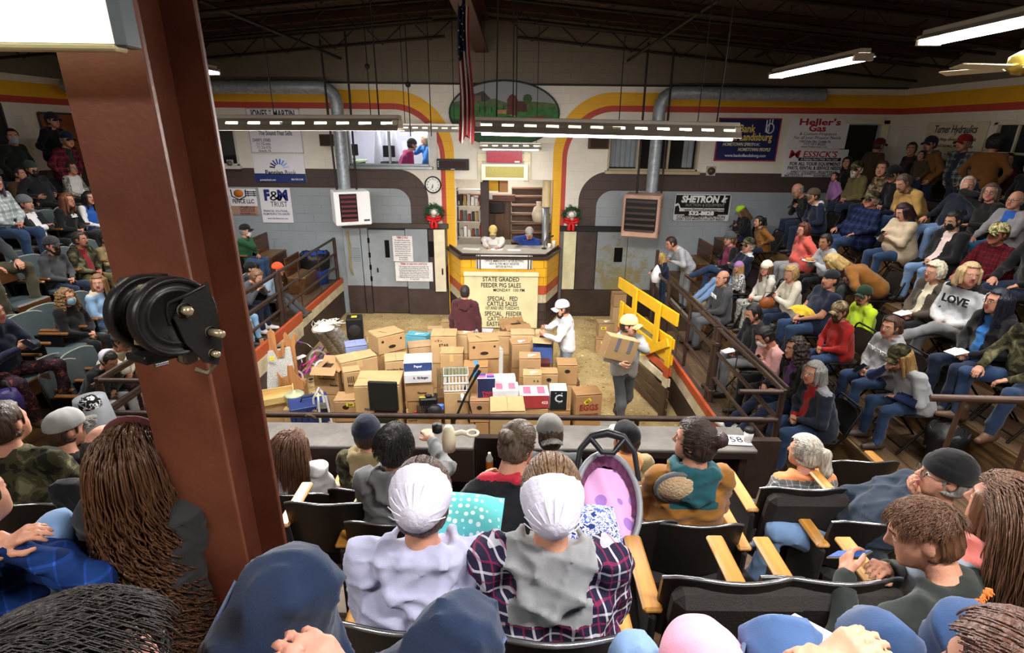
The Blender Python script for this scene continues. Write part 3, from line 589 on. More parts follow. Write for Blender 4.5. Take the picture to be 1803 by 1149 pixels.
o, wx, hz = sign('wall_sign', 'black and white equipment auction sign with a rider emblem', 1189, 341, 1281, 389, mat('#151515', .4), rows=((-.1, .6, 'SHETRON', .34, .68, '#f0f0f0', dict(bold=.05, shear=.15, ext=.006)), (.1, .18, 'AUCTION & EQUIPMENT', .15, .7, '#9a9a9a', dict(ext=.006)), (.08, -.16, 'www.ShetronEquipment.com', .12, .8, '#1a1a1a', dict(bold=.015, ext=.008)), (.0, -.44, '532-8828', .2, .5, '#f0f0f0', dict(bold=.05, ext=.009)), (0, -.7, 'CONSIGNMENT AUCTION', .15, .84, '#2a1a1a', dict(bold=.02, ext=.008)), (0, -.9, 'EVERY EVEN MONTH ON LAST FRIDAY', .1, .92, '#1a1a1a', dict(bold=.02, ext=.008))), edge='#d8d8d8')
bar(o, 'white_band', 0, -.08 * hz, wx * .8, .13 * hz, '#d8d8d8', -.011, .005); bar(o, 'white_band', 0, -.38 * hz, wx, .24 * hz, '#d4d4d4', -.0105, .004); bar(o, 'black_band', 0, -.23 * hz, wx * .6, .2 * hz, '#151515', -.012, .006)
q = MB(); q.tube([(-.05, 0, -.04), (0, 0, .03), (.07, 0, .05)], [.02, .035, .015], 6); q.tube([(-.01, 0, -.06), (.0, 0, .0)], .014, 5); q.tube([(.03, 0, -.06), (.03, 0, .0)], .014, 5); q.tube([(.0, 0, .03), (.0, 0, .11)], .02, 5); obj('rider_mark', q, mat('#f0f0f0', .5), o, (.38 * wx, -.014, .28 * hz))
q = MB(); q.box((0, 0, 0), (.1, .01, .05)); q.box((.05, 0, -.08), (.025, .01, .14)); obj('gavel_mark', q, mat('#f0f0f0', .5), o, (-.46 * wx, -.014, .1 * hz), (0, -.4, 0))
o, wx, hz = sign('bank_banner', 'navy banner with red border and yellow bank lettering', 1266, 207, 1364, 284, mat('#1c2258', .5), edge='#b2343a', rows=((-.3, .5, 'The Bank', .25, .56, '#e9cf62', dict(bold=.015, ext=.006)), (.12, .12, 'of Landisburg', .25, .76, '#e9cf62', dict(bold=.015, ext=.006)), (-.3, -.22, 'HOMETOWN SPIRIT', .11, .5, '#e8dfb4', dict(shear=.25, bold=.015, ext=.006)), (.25, -.46, 'HOMETOWN PEOPLE', .11, .54, '#e8dfb4', dict(shear=.25, bold=.015, ext=.006)), (.3, -.22, 'FDIC', .09, .12, '#e8e8f0', dict(ext=.006)), (0, -.74, 'www.bankoflandisburg.com', .1, .76, '#e6e6f0', dict(bold=.01, ext=.006))))
q = MB(); q.tube([(-.06, 0, .14), (-.06, 0, -.1), (.02, 0, -.13)], .014, 5); q.tube([(.03 + .08 * math.cos(t * .5236), 0, -.03 + .1 * math.sin(t * .5236)) for t in range(13)], .014, 5); q.tube([(.0, 0, .16), (.0, 0, -.1)], .012, 5); q.tube([(.06, 0, .16), (.06, 0, .06)], .012, 5); obj('monogram', q, mat('#e6e6f0', .5), o, (.31 * wx, -.016, .3 * hz))
sign('gas_sign', 'white propane gas sign with red heading above the tractor dealer sign', 1392, 209, 1486, 262, WHT, rows=((0, .78, "Heller's", .3, .78, '#a8202a', dict(bold=.03)), (-.05, .36, 'Gas', .3, .34, '#a8202a', dict(bold=.03)), (.0, .0, '& Custom Fireplaces', .15, .72, '#3a3a3a', dict(shear=.2)), (.0, -.26, 'For all your Propane Needs', .15, .9, '#3a3a3a', dict(shear=.2)), (-.05, -.52, '1500 Holly Pike, Carlisle, Pa.', .11, .62, '#222222', dict(bold=.01)), (-.05, -.7, '717-701-8222', .11, .42, '#222222', dict(bold=.01)), (-.05, -.88, 'www.HellersGas.com', .1, .5, '#333333')))
o, wx, hz = sign('dealer_sign', 'white tractor dealer sign with tall red name and black bar', 1384, 262, 1484, 312, WHT, rows=((-.72, .6, 'M', .4, .2, '#a8202a', dict(bold=.012, shear=.1)), (.1, .62, "ESSICK'S", .3, .66, '#a8202a', dict(bold=.012, shear=.1)), (.1, .28, 'A Helping Hand With Your Land', .12, .64, '#e8e8ee', dict(shear=.2, ext=.007)), (-.0, -.06, 'FOR ALL YOUR EQUIPMENT', .17, .86, '#1a1a1a', dict(bold=.025)), (.0, -.36, 'PARTS, RENTAL & SERVICE NEEDS', .17, .96, '#1a1a1a', dict(bold=.025)), (0, -.62, 'ABBOTTSTOWN   BIGLERVILLE', .1, .8, '#1a1a1a', dict(bold=.015)), (0, -.77, 'CARLISLE  ELIZABETHTOWN  HALIFAX', .1, .92, '#1a1a1a', dict(bold=.015)), (-.62, -.92, '800.333.3373', .1, .34, '#1a1a1a', dict(bold=.015)), (.45, -.92, 'WWW.MESSICKS.COM', .1, .46, '#1a1a1a', dict(bold=.015))))
bar(o, 'black_bar', .06 * wx, .14 * hz, .68 * wx, .12 * hz, '#1a1a1a', -.011, .004)
# sign painted on the right wall
o = thing('hydraulics_sign', 'faded cream hydraulics sign on the dark right wall', 'sign', (XR - .03, 11.0, 4.05), (0, 0, -math.pi / 2))
q = MB(); q.box((0, 0, 0), (1.5, .02, 1.0), 0, .003); obj('board', q, mat('#d8ceb0', .6), o)
for (z, s, h_, wd, c_) in ((.36, 'Turner Hydraulics', .2, 1.2, '#1a2034'), (.18, 'Hose and fittings, cylinders and pumps rebuilt', .08, 1.3, '#7a4a3a'), (.06, 'Sales and Service, Machine shop', .08, 1.3, '#7a4a3a'), (-.08, 'Farm - Industry', .12, 1.1, '#4a4034'), (-.22, 'Carlisle, PA', .1, .8, '#7a4a3a'), (-.36, '1-800-222-5800', .16, 1.0, '#3a3020')): text('lettering', s, mat(c_, .6, var=0), o, (0, -.012, z), h_, wd, bold=.01, shear=.15 if z > .3 else 0)
# back right doorway with white casing, right wall window
D3 = struct(link('door_3', None)); panel(D3, 'door_leaf', 7.3, 8.1, 2.6, 4.5, mat('#16120f', .5), .05, WY + .1); panel(D3, 'door_frame', 8.12, 8.26, 2.6, 4.6, CRD, .08); panel(D3, 'door_frame', 7.28, 8.26, 4.52, 4.6, CRD, .08)
W4 = struct(link('window_4', None, None, (XR, 9.25, 3.78), (0, 0, -math.pi / 2)))
for (x, z, a, c_) in ((0, .74, 1.72, .08), (0, -.74, 1.72, .08), (-.82, 0, .08, 1.5), (.82, 0, .08, 1.5)): q = MB(); q.box((x, -.02, z), (a, .08, c_), 0, .006); obj('window_frame', q, CRD, W4)
for k in (-1, 0, 1): q = MB(); q.box((k * .4, .0, 0), (.04, .04, 1.44), 0, .004); obj('muntin', q, CRD, W4)
for k in (-.24, .24): q = MB(); q.box((0, .0, k), (1.6, .04, .04), 0, .004); obj('muntin', q, CRD, W4)
for i in range(4):
    for k in range(3): q = MB(); q.box((-.6 + .4 * i, .02, -.48 + .48 * k), (.36, .008, .44)); obj('pane', q, mat('#1b2426', .15), W4)
# posters on the left wall
for (yy, z, a, c_, cl, lb) in ((10.0, 4.25, 1.5, .9, '#241c26', 'dark framed poster on the left wall behind the masked man'), (12.0, 4.0, .9, 1.1, '#8a4a2a', 'orange brown poster on the left wall beside the pillar')):
    o = thing('wall_poster', lb, 'poster', (XL + .03, yy, z), (0, 0, math.pi / 2)); q = MB(); q.box((0, 0, 0), (a, .02, c_), 0, .004); obj('sheet', q, mat(cl, .5, 0, .3, 5.), o)
    for (x, zz, e_, f_) in ((0, c_ / 2, a, .04), (0, -c_ / 2, a, .04), (-a / 2, 0, .04, c_), (a / 2, 0, .04, c_)): q = MB(); q.box((x, -.01, zz), (e_, .03, f_), 0, .004); obj('frame', q, mat('#3a3038', .5), o)
# ================================================================ lamps, ducts, wall fittings
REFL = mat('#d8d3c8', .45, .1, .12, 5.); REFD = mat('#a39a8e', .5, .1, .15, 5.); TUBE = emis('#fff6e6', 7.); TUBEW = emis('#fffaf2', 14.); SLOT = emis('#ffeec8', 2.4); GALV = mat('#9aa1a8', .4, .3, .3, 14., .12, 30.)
SPR = 150
def fixture(name, label, c, L_, rz, power, slots=True, tubes=2, glow=TUBE, tilt=0., open_=False, rods=None):
    o = thing(name, label, 'light', c, (0, tilt, rz)); o.scale = (1, 1, 1 if open_ else .78)
    q = MB(); q.box((0, 0, .075), (L_, .14, .05), 0, .008); obj('housing', q, REFL, o)
    for s in (-1, 1):
        q = MB()
        if not open_:
            n = 12 if L_ > 2 else 6; seg = L_ / n                   # sloped reflector flank with a row of slots
            q.add([(-L_ / 2, s * .07, .06), (L_ / 2, s * .07, .06), (L_ / 2, s * .10, .025), (-L_ / 2, s * .10, .025)], [(0, 1, 2, 3)]); q.add([(-L_ / 2, s * .115, -.005), (L_ / 2, s * .115, -.005), (L_ / 2, s * .165, -.075), (-L_ / 2, s * .165, -.075)], [(0, 1, 2, 3)])
            for k in range(n + 1):
                xa = -L_ / 2 + (k - .22) * seg; xb = -L_ / 2 + (k + .22) * seg; xa, xb = max(xa, -L_ / 2), min(xb, L_ / 2)
                q.add([(xa, s * .10, .025), (xb, s * .10, .025), (xb, s * .115, -.005), (xa, s * .115, -.005)], [(0, 1, 2, 3)])
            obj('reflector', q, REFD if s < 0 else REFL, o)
            for k in range(n):
                if n == 12 and k == 6: continue
                q = MB(); q.box((-L_ / 2 + (k + .5) * seg, s * .102, .010), (seg * .5, .006, .016)); obj('slot', q, SLOT, o)
        else:
            q.add([(-L_ / 2, s * .06, .06), (L_ / 2, s * .06, .06), (L_ / 2, s * .15, .0), (-L_ / 2, s * .15, .0)], [(0, 1, 2, 3)]); obj('reflector', q, REFL, o)
    for k in range(tubes):
        q = MB(); yy = (k - (tubes - 1) / 2) * .16; zz = (-.055 if 'flag' in label else -.088) if not open_ else -.02; q.tube([(-L_ / 2 + .06, yy, zz), (L_ / 2 - .06, yy, zz)], .019, 8); obj('tube', q, glow if not open_ else TUBEW, o)
    for s in (-1, 1): q = MB(); q.box((s * (L_ / 2 - .03), 0, -.0), (.05, .24, .09), 0, .006); obj('end_cap', q, REFL, o)
    if rods is not None:
        for s in (-.42, .42): q = MB(); q.tube([(s * L_, 0, .1), (s * L_, 0, (roofz(c[0]) - c[2]) / o.scale.z)], .007, 5); obj('hanger', q, IRON, o)
    if power:
        if open_ or L_ < 2: lamp('tube_light', (0, 0, -.13), L_, .3, power, parent=o, spread=SPR)
        else:                                                          # bare tubes shine to both sides as well as down
            for s in (-1, 1): lamp('tube_light', (0, s * .12, -.14), L_, .16, power * .55, rot=(s * .8, 0, 0), parent=o, spread=112)
    return o
PW = 78
fixture('ring_lamp', 'long slotted fluorescent lamp over the ring in front of the farm mural', (.86, 5.35, 4.33), 2.44, 0, PW * 1.5, tilt=.012, glow=TUBE, rods=2.1)
fixture('ring_lamp', 'long slotted fluorescent lamp over the ring to the left of the flag', (-2.28, 5.35, 4.34), 2.44, 0, PW * 1.5, tilt=-.008, rods=2.1)
p = att(757, 226, 9.3); fixture('booth_lamp', 'short slotted lamp hanging behind the left ring lamp by the flag', p, 1.0, .15, 12, rods=1.9)
p = atY(899, 257, 12.0); fixture('booth_lamp', 'short slotted lamp just above the red display panel of the booth', p, 1.3, 0, 3.5, rods=.3)
fixture('stand_lamp', 'two tube strip lamp glowing above the far right stand', (4.3, 8.55, 5.2), 2.4, math.pi / 2, PW * .45, open_=True, rods=.5)
fixture('stand_lamp', 'two tube strip lamp glowing at the top right nearest the ceiling fan', (4.2, 4.95, 5.2), 2.4, math.pi / 2, PW * .62, open_=True, rods=.5)
fixture('stand_lamp', 'two tube strip lamp over the near right stand', (4.2, 1.3, 5.3), 2.4, math.pi / 2, PW * .5, open_=True, rods=.5)
fixture('stand_lamp', 'two tube strip lamp over the far left stand behind the pillar', (-5.2, 9.0, 5.2), 2.4, math.pi / 2, PW * .5, open_=True, rods=.5)
fixture('stand_lamp', 'two tube strip lamp over the middle of the left stand', (-5.4, 5.2, 5.3), 2.4, math.pi / 2, PW * .6, open_=True, rods=.5)
fixture('stand_lamp', 'two tube strip lamp above the front stand on the right', (1.6, .6, 5.4), 2.4, 0, PW * .75, open_=True, rods=.5)
fixture('stand_lamp', 'two tube strip lamp above the front stand on the left', (-2.6, -.4, 5.5), 2.4, 0, PW * .55, open_=True, rods=.5)
# cream lamp close to the camera, top left
p = att(60, 40, 1.25); o = thing('near_lamp', 'glowing cream strip lamp close up at the top left corner', 'light', (p.x, p.y, p.z), (.0, -.0, .02))
q = MB(); q.box((-.42, 0, .05), (1.2, .03, .18), 0, .006); obj('diffuser', q, emis('#f3edd0', 1.1), o)
q = MB(); q.box((-.42, .0, -.052), (1.22, .05, .014), 0, .004); obj('lower_lip', q, mat('#d9cf9a', .5), o)
q = MB(); q.box((.20, .01, .05), (.03, .06, .2), 0, .004); obj('end_plate', q, mat('#5b6468', .5, .3), o); q = MB(); q.box((-.42, .06, .12), (1.22, .1, .06), 0, .006); obj('housing', q, mat('#5b6468', .5, .3), o)
# ---------------------------------------------------------------- ducts and unit heaters
def duct(label, x, y, z0, z1, x2, y2, r=.125):
    o = thing('heater_flue', label, 'duct', (0, 0, 0)); s = 1 if x2 > x else -1
    q = MB(); pts = [(x, y, z0), (x, y, z1 - .3)] + [(x + s * .3 * (1 - math.cos(a)), y + (y2 - y) * .1 * (1 - math.cos(a)), z1 - .3 + .3 * math.sin(a)) for a in (.35, .7, 1.05, 1.4)] + [(x + s * .4, y + (y2 - y) * .1, z1), (x2, y2, z1)]
    q.tube(pts, r, 16); obj('pipe', q, GALV, o)
    n = 5
    for k in range(n):
        t = (k + .6) / n; q = MB(); a = Vector((x + s * .4, y + (y2 - y) * .1, z1)); b_ = Vector((x2, y2, z1)); pa = a.lerp(b_, t); d = (b_ - a).normalized(); q.tube([pa - d * .012, pa + d * .012], r + .006, 16); obj('joint_band', q, GALV, o)
    for k in range(2):
        zz = z0 + (z1 - z0) * (.35 + .3 * k); q = MB(); q.tube([(x, y, zz), (x, y, zz + .02)], r + .006, 16); obj('joint_band', q, GALV, o)
pl_, pr_ = atY(607, 332, 11.7), atY(1147, 338, 11.7)
duct('galvanised flue pipe bending left above the white unit heater', pl_.x, 11.7, pl_.z - .05, 5.08, -9.2, 11.95)
duct('galvanised flue pipe bending right above the tan unit heater', pr_.x, 11.7, pr_.z - .05, 5.05, 6.3, 11.9)
def heater(label, c, rz, sx, sy, sz, body, lou, nl, right):
    o = thing('unit_heater', label, 'heater', c, (0, 0, rz)); q = MB(); q.box((0, 0, 0), (sx, sy, sz), 0, .02); obj('body', q, body, o)
    lx = .0 if not right else 0.; lw = sx * (.42 if not right else .8); ox = -sx * .12 if not right else 0
    q = MB(); q.box((ox, -sy / 2 - .004, .02), (lw + .04, .02, sz * .82 if not right else sz * .78), 0, .004); obj('louvre_opening', q, DRK, o)
    for k in range(nl):
        q = MB(); q.box((0, 0, 0), (lw, .09, .014), 0, .003); obj('louvre', q, lou, o, (ox, -sy / 2 - .015, .02 - sz * .34 + k * sz * .68 / (nl - 1)), (.7, 0, 0))
    if right:
        for zz in (.28, .22, .16, -.3): q = MB(); q.box((sx / 2 + .003, .02, zz * sz / .75), (.012, sy * .5, .02)); obj('side_slot', q, DRK, o)
        q = MB(); q.box((0, -sy / 2 - .01, -sz / 2 + .08), (sx * .92, .012, .12), 0, .004); obj('access_panel', q, mat('#c09a85', .5), o)
    else:
        q = MB(); q.box((sx * .36, -sy / 2 - .004, -sz * .36), (.12, .008, .035)); obj('badge', q, mat('#3a3a44', .5), o)
    return o
a = atY(618, 364, 11.45); heater('white suspended unit heater with maroon louvres left of the booth', a, .42, .72, .62, .68, mat('#e9e6e8', .4, var=.05), mat('#6b3238', .5), 6, False)
a = atY(1131, 378, 11.35); heater('tan suspended unit heater with dark louvres right of the booth', a, -.36, .74, .6, .86, mat('#b08b78', .5, 0, .12), mat('#4a3d36', .5), 6, True)
def rod(label, p0, p1, r=.016, c=None, nm='hanging_rod', cat='rod'):
    q = MB(); q.tube([p0, p1], r, 6); return tag(obj(nm, q, c or IRON), label, cat)
for (xa, ya, xb, Y, lb) in ((563, 70, 598, 11.5, 'dark hanger rod at the left of the white unit heater'), (607, 55, 625, 11.6, 'dark hanger rod at the right of the white unit heater'), (1142, 75, 1124, 11.4, 'dark hanger rod at the left of the tan unit heater'), (1187, 85, 1168, 11.5, 'dark hanger rod at the right of the tan unit heater')):
    t = atY(xa, ya, Y); bq = atY(xb, 340, Y); rod(lb, (t.x, Y, t.z), ((t.x + bq.x) / 2, Y, bq.z - .12), .022)
for (px, y0, y1, Y, lb) in ((641, 45, 210, 9., 'thin drop cord with a knob, first right of the duct'), (713, 45, 240, 9., 'thin drop cord with a knob, left of the yellow arch'), (752, 45, 240, 9.5, 'thin bare drop cord nearest the flag'), (470, 110, 205, 9.5, 'thin drop cord in front of the music sign'), (562, 60, 205, 10., 'thin drop cord left of the heater rods'), (905, 30, 208, 5.6, 'left cord of the pair in front of the mural'), (911, 30, 213, 5.6, 'right cord of the pair in front of the mural'), (1101, 60, 212, 9., 'thin cord right of the right yellow arch'), (1241, 110, 225, 6., 'thin chain holding the right end of the ring lamp')):
    t = atY(px, y0, Y); bq = atY(px, y1, Y); o = rod(lb, (t.x, Y, roofz(t.x) + .02), (t.x, Y, bq.z), .008 if Y > 8 else .005, None, 'drop_cord', 'cord')
    if 'knob' in lb: q = MB(); q.lathe([(.001, -.05), (.04, -.02), (.04, .02), (.001, .05)], 8); obj('knob', q, IRON, o, (t.x, Y, bq.z + .75))
# speaker boxes on the wall, LED display, panels, clock, wreaths
for (x0, y0, x1, y1, lb) in ((1036, 238, 1069, 262, 'brown wall speaker box right of the booth'), (567, 236, 590, 257, 'brown wall speaker box behind the left flue pipe')):
    o, wx, hz = sign('wall_speaker', lb, x0, y0, x1, y1, mat('#4f3a2e', .6), th=.22); o['category'] = 'speaker'; q = MB(); q.box((0, -.115, 0), (wx * .86, .012, hz * .8), 0, .004); obj('grille', q, mat('#3a2a22', .8, bump=.6, bscale=120.), o)
o, wx, hz = sign('led_display', 'black scoreboard display with unlit red digits left of the booth', 770, 279, 826, 299, BLACK, WY - .01, th=.12); o['category'] = 'display'
q = MB(); q.box((0, -.062, .0), (wx * .82, .006, hz * .6), 0, .002); obj('screen', q, mat('#2a090d', .6), o); q = MB(); q.box((0, -.063, -hz * .42), (wx * .12, .006, hz * .08)); obj('badge', q, mat('#c9c9c9', .5), o)
for k in range(3): q = MB(); q.box((-wx * .455, -.063, hz * (.25 - .2 * k)), (.02, .006, .03)); obj('indicator', q, mat('#bdbdbd', .5), o)
o, wx, hz = sign('weight_display', 'rounded red display panel above the auction window', 857, 264, 919, 286, mat('#9d2038', .25, 0, .25, 30.), WY - .06, th=.12); o['category'] = 'display'
q = MB(); q.box((wx * .36, -.062, -hz * .42), (wx * .14, .008, .03)); obj('badge', q, mat('#e6e0e0', .5), o)
o, wx, hz = sign('lot_display', 'cream framed olive display panel above the auction window', 848, 288, 929, 317, mat('#e6e2d2', .5), WY - .06, th=.14); o['category'] = 'display'
q = MB(); q.box((-wx * .0, -.062, .01), (wx * .82, .03, hz * .68), 0, .004); obj('screen', q, mat('#a39a52', .35, 0, .12, 25.), o)
for (x0, x1, y0, y1) in ((841, 850, 268, 320), (923, 934, 268, 320)):
    a, c_ = atY(x0, y0, WY - .03), atY(x1, y1, WY - .03); q = MB(); q.box(((a.x + c_.x) / 2, WY - .04, (a.z + c_.z) / 2), (c_.x - a.x, .06, a.z - c_.z), 0, .005); struct(obj('trim_5', q, CRD))
a, c_ = atY(841, 270, WY - .03), atY(934, 284, WY - .03); q = MB(); q.box(((a.x + c_.x) / 2, WY - .05, (a.z + c_.z) / 2), (c_.x - a.x, .07, a.z - c_.z), 0, .005); struct(obj('trim_6', q, CRD))
a = atY(762.5, 325, WY - .03); o = thing('wall_clock', 'round black rimmed wall clock left of the booth', 'clock', a); r = .19
q = MB(); q.lathe([(.001, 0), (r, 0), (r, -.05), (r * .88, -.05), (r * .86, -.03)], 32, axis='Y'); obj('rim', q, BLACK, o); q = MB(); q.lathe([(.001, -.02), (r * .88, -.02)], 32, axis='Y'); q.box((0, -.012, 0), (.2, .014, .2)); obj('dial', q, mat('#efeeea', .4, var=.02), o)
for k in range(12):
    an = k * math.pi / 6; text('numeral', str(k or 12), INK, o, (r * .68 * math.sin(an), -.034, r * .68 * math.cos(an)), .05, bold=.01, ext=.001)
for an, ln, wd in ((math.radians(186), .09, .012), (math.radians(204), .13, .008)): q = MB(); q.box((0, 0, ln / 2 - .015), (wd, .004, ln)); obj('hand', q, INK, o, (0, -.038, 0), (0, an, 0))
NEED = mat('#2f5a34', .7, 0, .5, 14.); NEED2 = mat('#1f4326', .7, 0, .5, 14.); RED = mat('#c2151c', .4, 0, .15, 10.)
for (px, py, lb) in ((764.5, 375, 'pine wreath with red bow left of the auction window'), (1006, 379, 'pine wreath with red bow right of the auction window')):
    a = atY(px, py, WY - .1); o = thing('wreath', lb, 'wreath', a, None, 'wreaths beside the booth'); q = MB()
    for k in range(420):
        an = random.uniform(0, 6.283); rr_ = .165 + random.gauss(0, .025); p = Vector((rr_ * math.cos(an), random.uniform(-.05, .03), rr_ * math.sin(an)))
        d = Vector((random.gauss(0, 1) + math.cos(an) * .4 - math.sin(an), random.gauss(-.2, .6), random.gauss(0, 1) + math.sin(an) * .4 + math.cos(an))).normalized() * random.uniform(.05, .09); s = d.orthogonal().normalized() * .011; u = d.cross(s).normalized() * .008
        q.add([p - s, p + s, p + d, p + u], [(0, 1, 2), (0, 2, 3), (1, 3, 2)], k % 2)
    tag(obj('pine_sprigs', q, [NEED, NEED2], o), kind='stuff'); q = MB(); q.tube([(.165 * math.cos(t * .3142), 0, .165 * math.sin(t * .3142)) for t in range(20)], .03, 8, closed=True); obj('ring', q, NEED2, o)
    q = MB(); q.lathe([(.001, -.05), (.06, -.035), (.075, 0), (.001, .02)], 14, axis='Y'); obj('white_ornament', q, mat('#e8e2da', .6), o, (0, -.03, .02))
    for s in (-1, 1): q = MB(); q.tube([(0, -.08, -.13), (s * .07, -.1, -.08), (s * .15, -.09, -.07), (s * .14, -.08, -.13), (s * .06, -.09, -.16), (0, -.08, -.14)], [.02, .035, .04, .045, .035, .02], 8); obj('bow_loop', q, RED, o); q = MB(); q.tube([(0, -.08, -.14), (s * .05, -.09, -.22), (s * .045, -.08, -.33)], [.02, .045, .05], 6); obj('bow_tail', q, RED, o)
# small wall bits: bell, box, strips
for (px, py, c, sx, sz, lb, cat) in ((405, 287, '#6a665e', .09, .09, 'round grey bell on the wall under the music sign', 'bell'), (1252, 301, '#5a4a3c', .13, .13, 'small dark outlet box under the bank banner', 'box')):
    a = atY(px, py, WY - .04); o = thing('wall_bell' if cat == 'bell' else 'outlet_box', lb, cat, a); q = MB(); q.box((0, 0.01, 0), (sx * 1.6, .04, sz * 1.6), 0, .006); obj('back_plate', q, mat('#b6afa2', .5), o); q = MB(); q.lathe([(.001, -.07), (sx * .6, -.05), (sx * .7, 0)], 12, axis='Y'); obj('dome', q, mat(c, .4, .3), o)
# ---------------------------------------------------------------- oval farm painting and flag
a = atY(888, 200, WY - .06); o = thing('farm_mural', 'oval painted farm scene with red barn above the booth', 'painting', a); A_, B_ = 1.2, .66
q = MB(); n = 48; q.prism([(A_ * math.cos(t * 6.2832 / n), B_ * math.sin(t * 6.2832 / n)) for t in range(n)], -.02, .03); obj('sky', q, mat('#8d8f92', .6, 0, .1, 3.), o)
q = MB(); q.tube([(A_ * math.cos(t * 6.2832 / n), -.02, B_ * math.sin(t * 6.2832 / n)) for t in range(n)], .018, 6, closed=True); obj('rim', q, mat('#22352a', .5), o)
def blob(nm, pts, c, d): q = MB(); q.prism(pts, d - .004, d); obj(nm, q, mat(c, .6, 0, .35, 9.), o)
def arc(t0, t1, k=16, s=.985): return [(A_ * s * math.cos(math.radians(t0 + (t1 - t0) * i / k)), B_ * s * math.sin(math.radians(t0 + (t1 - t0) * i / k))) for i in range(k + 1)]
blob('far_hills', arc(161, 379) + [(.8, .24), (.3, .26), (.1, .2), (-.2, .3), (-.5, .27), (-.8, .3)], '#4d6238', -.021)
blob('meadow', arc(168, 372) + [(.7, .12), (.2, .1), (-.3, .14), (-.8, .16)], '#2f6a2c', -.024)
blob('dark_field', arc(190, 350) + [(.6, -.12), (.1, -.04), (-.4, -.16)], '#1f4a24', -.027)
blob('brown_field', [(-.85, -.12), (-.3, -.1), (-.25, -.3), (-.75, -.42)], '#6a3a20', -.03)
for k in range(6): blob('fence_post', [(-.68 + k * .13, .02), (-.66 + k * .13, .02), (-.66 + k * .13, .14), (-.68 + k * .13, .14)], '#16241a', -.031)
blob('barn', [(.06, -.02), (.29, -.02), (.29, .28), (.24, .36), (.175, .4), (.11, .36), (.06, .28)], '#5a241f', -.032); blob('barn_wing', [(.29, .04), (.5, .04), (.48, .24), (.29, .24)], '#4a1f1d', -.031)
blob('farmhouse', [(-.66, .24), (-.4, .24), (-.3, .3), (-.46, .45), (-.66, .38)], '#3b3638', -.031); blob('house_front', [(-.66, .24), (-.5, .24), (-.5, .36), (-.66, .36)], '#6a5548', -.033)
for (x, z) in ((-.74, .36), (.5, .3)): blob('tree', [(x + .1 * math.cos(t * .785), z + .1 * math.sin(t * .785)) for t in range(8)], '#35502a', -.033)
blob('path', [(.1, -.02), (.2, -.03), (.5, -.12), (.95, -.2), (.95, -.24), (.4, -.15)], '#7d8a4a', -.03)
for (x, z, s, c) in ((-.06, .03, .1, '#b0794a'), (.72, -.12, .16, '#7a2f22'), (-.62, -.2, .16, '#8a3f2a')): blob('cow', [(x - s, z - s * .3), (x + s, z - s * .3), (x + s, z + s * .35), (x + s * 1.4, z + s * .6), (x + s * .8, z + s * .5), (x - s, z + s * .4)], c, -.034)
fx = thing('flag', 'american flag hanging in folds beside the farm mural', 'flag', (0, 0, 0))
t0, t1 = atY(826, 2, 6.2), atY(812, 232, 6.2); cx_, zt_, zb_ = (t0.x + t1.x) / 2, t0.z, t1.z - .08
q = MB(); q.tube([(cx_ + .02, 6.2, zb_ + .1), (cx_ + .02, 6.2, zt_ + .25)], .008, 6); obj('hanging_line', q, mat('#9a958c', .6), fx)
def flagf(u, v, w0=.0): z = zb_ + (zt_ - zb_) * v; wd = .055 + .03 * (1 - v); return (cx_ + (u - .5) * 2 * wd + .015 * math.sin(v * 6), 6.2 + .035 * math.sin(u * 19 + v * 2.2) , z - .05 * math.sin(u * 9))
RW = [mat('#8d1f26', .8, 0, .15), mat('#d8d2cc', .8, 0, .1), mat('#1d2344', .8)]
for k in range(7):
    q = MB(); u0, u1 = k / 7, (k + 1) / 7; lim = .62 if k < 5 else 1.
    q.grid(lambda u, v: flagf(u0 + (u1 - u0) * u, v * lim), 4, 22); obj('stripe', q, RW[k % 2], fx)
q = MB(); q.grid(lambda u, v: flagf(u * .714, .62 + v * .38), 18, 12); obj('canton', q, RW[2], fx)
for i in range(14):
    u, v = .12 + .5 * ((i * .382) % 1), .65 + .32 * i / 14; x, yy, z = flagf(u, v); q = MB(); q.lathe([(.001, -.004), (.009, 0), (.001, .004)], 5, axis='Y'); obj('star', q, RW[1], fx, (x, yy - .006, z))
# ceiling fan, right
a = att(1800, 112, 4.4); o = thing('ceiling_fan', 'brass ceiling fan with cream blades at the right edge', 'fan', a)
q = MB(); q.lathe([(.001, -.09), (.06, -.08), (.1, -.03), (.1, .05), (.04, .09), (.015, .1), (.015, .75), (.001, .75)], 18); obj('motor', q, mat('#b9a24a', .25, .7), o)
for k, an in enumerate((3.25, 4.5, 5.76, .74, 2.0)):
    q = MB(); q.box((.36, 0, 0), (.46, .13, .01), 0, .004); q.box((.12, 0, .01), (.1, .04, .012), 0, .003); obj('blade', q, mat('#e3dcc2', .5, 0, .08), o, (0, 0, -.03), (.18, 0, an))
# ---------------------------------------------------------------- pillar and reel
PIL = mat('#74432f', .45, .05, .28, 2.0, .08, 60., '#55291d')
P_ = struct(link('pillar', None, None, (-1.10, 1.74, 1.97)))
for (nm, y, sy, sx) in (('front_flange', -.15, .022, .235), ('web', 0, .28, .02), ('back_flange', .15, .022, .235)): q = MB(); q.box((0, y, 2.28), (sx, sy, 4.56), 0, .004); obj(nm, q, PIL, P_)
q = MB(); q.box((0, 0, .01), (.4, .45, .025), 0, .004); obj('base_plate', q, PIL, P_)
a = att(281, 552, 1.46); RUB = mat('#1d1b1b', .38, .1, .25, 8., .08, 40.); RST = mat('#5d3a22', .6, .3, .4, 20., .2, 60.); BRS = mat('#b9a886', .35, .6, .2)
o = thing('hose_reel', 'black twin disc reel bolted to the rusty pillar', 'reel', a, (-.10, .06, 1.0)); o.scale = (.8, .8, .8)
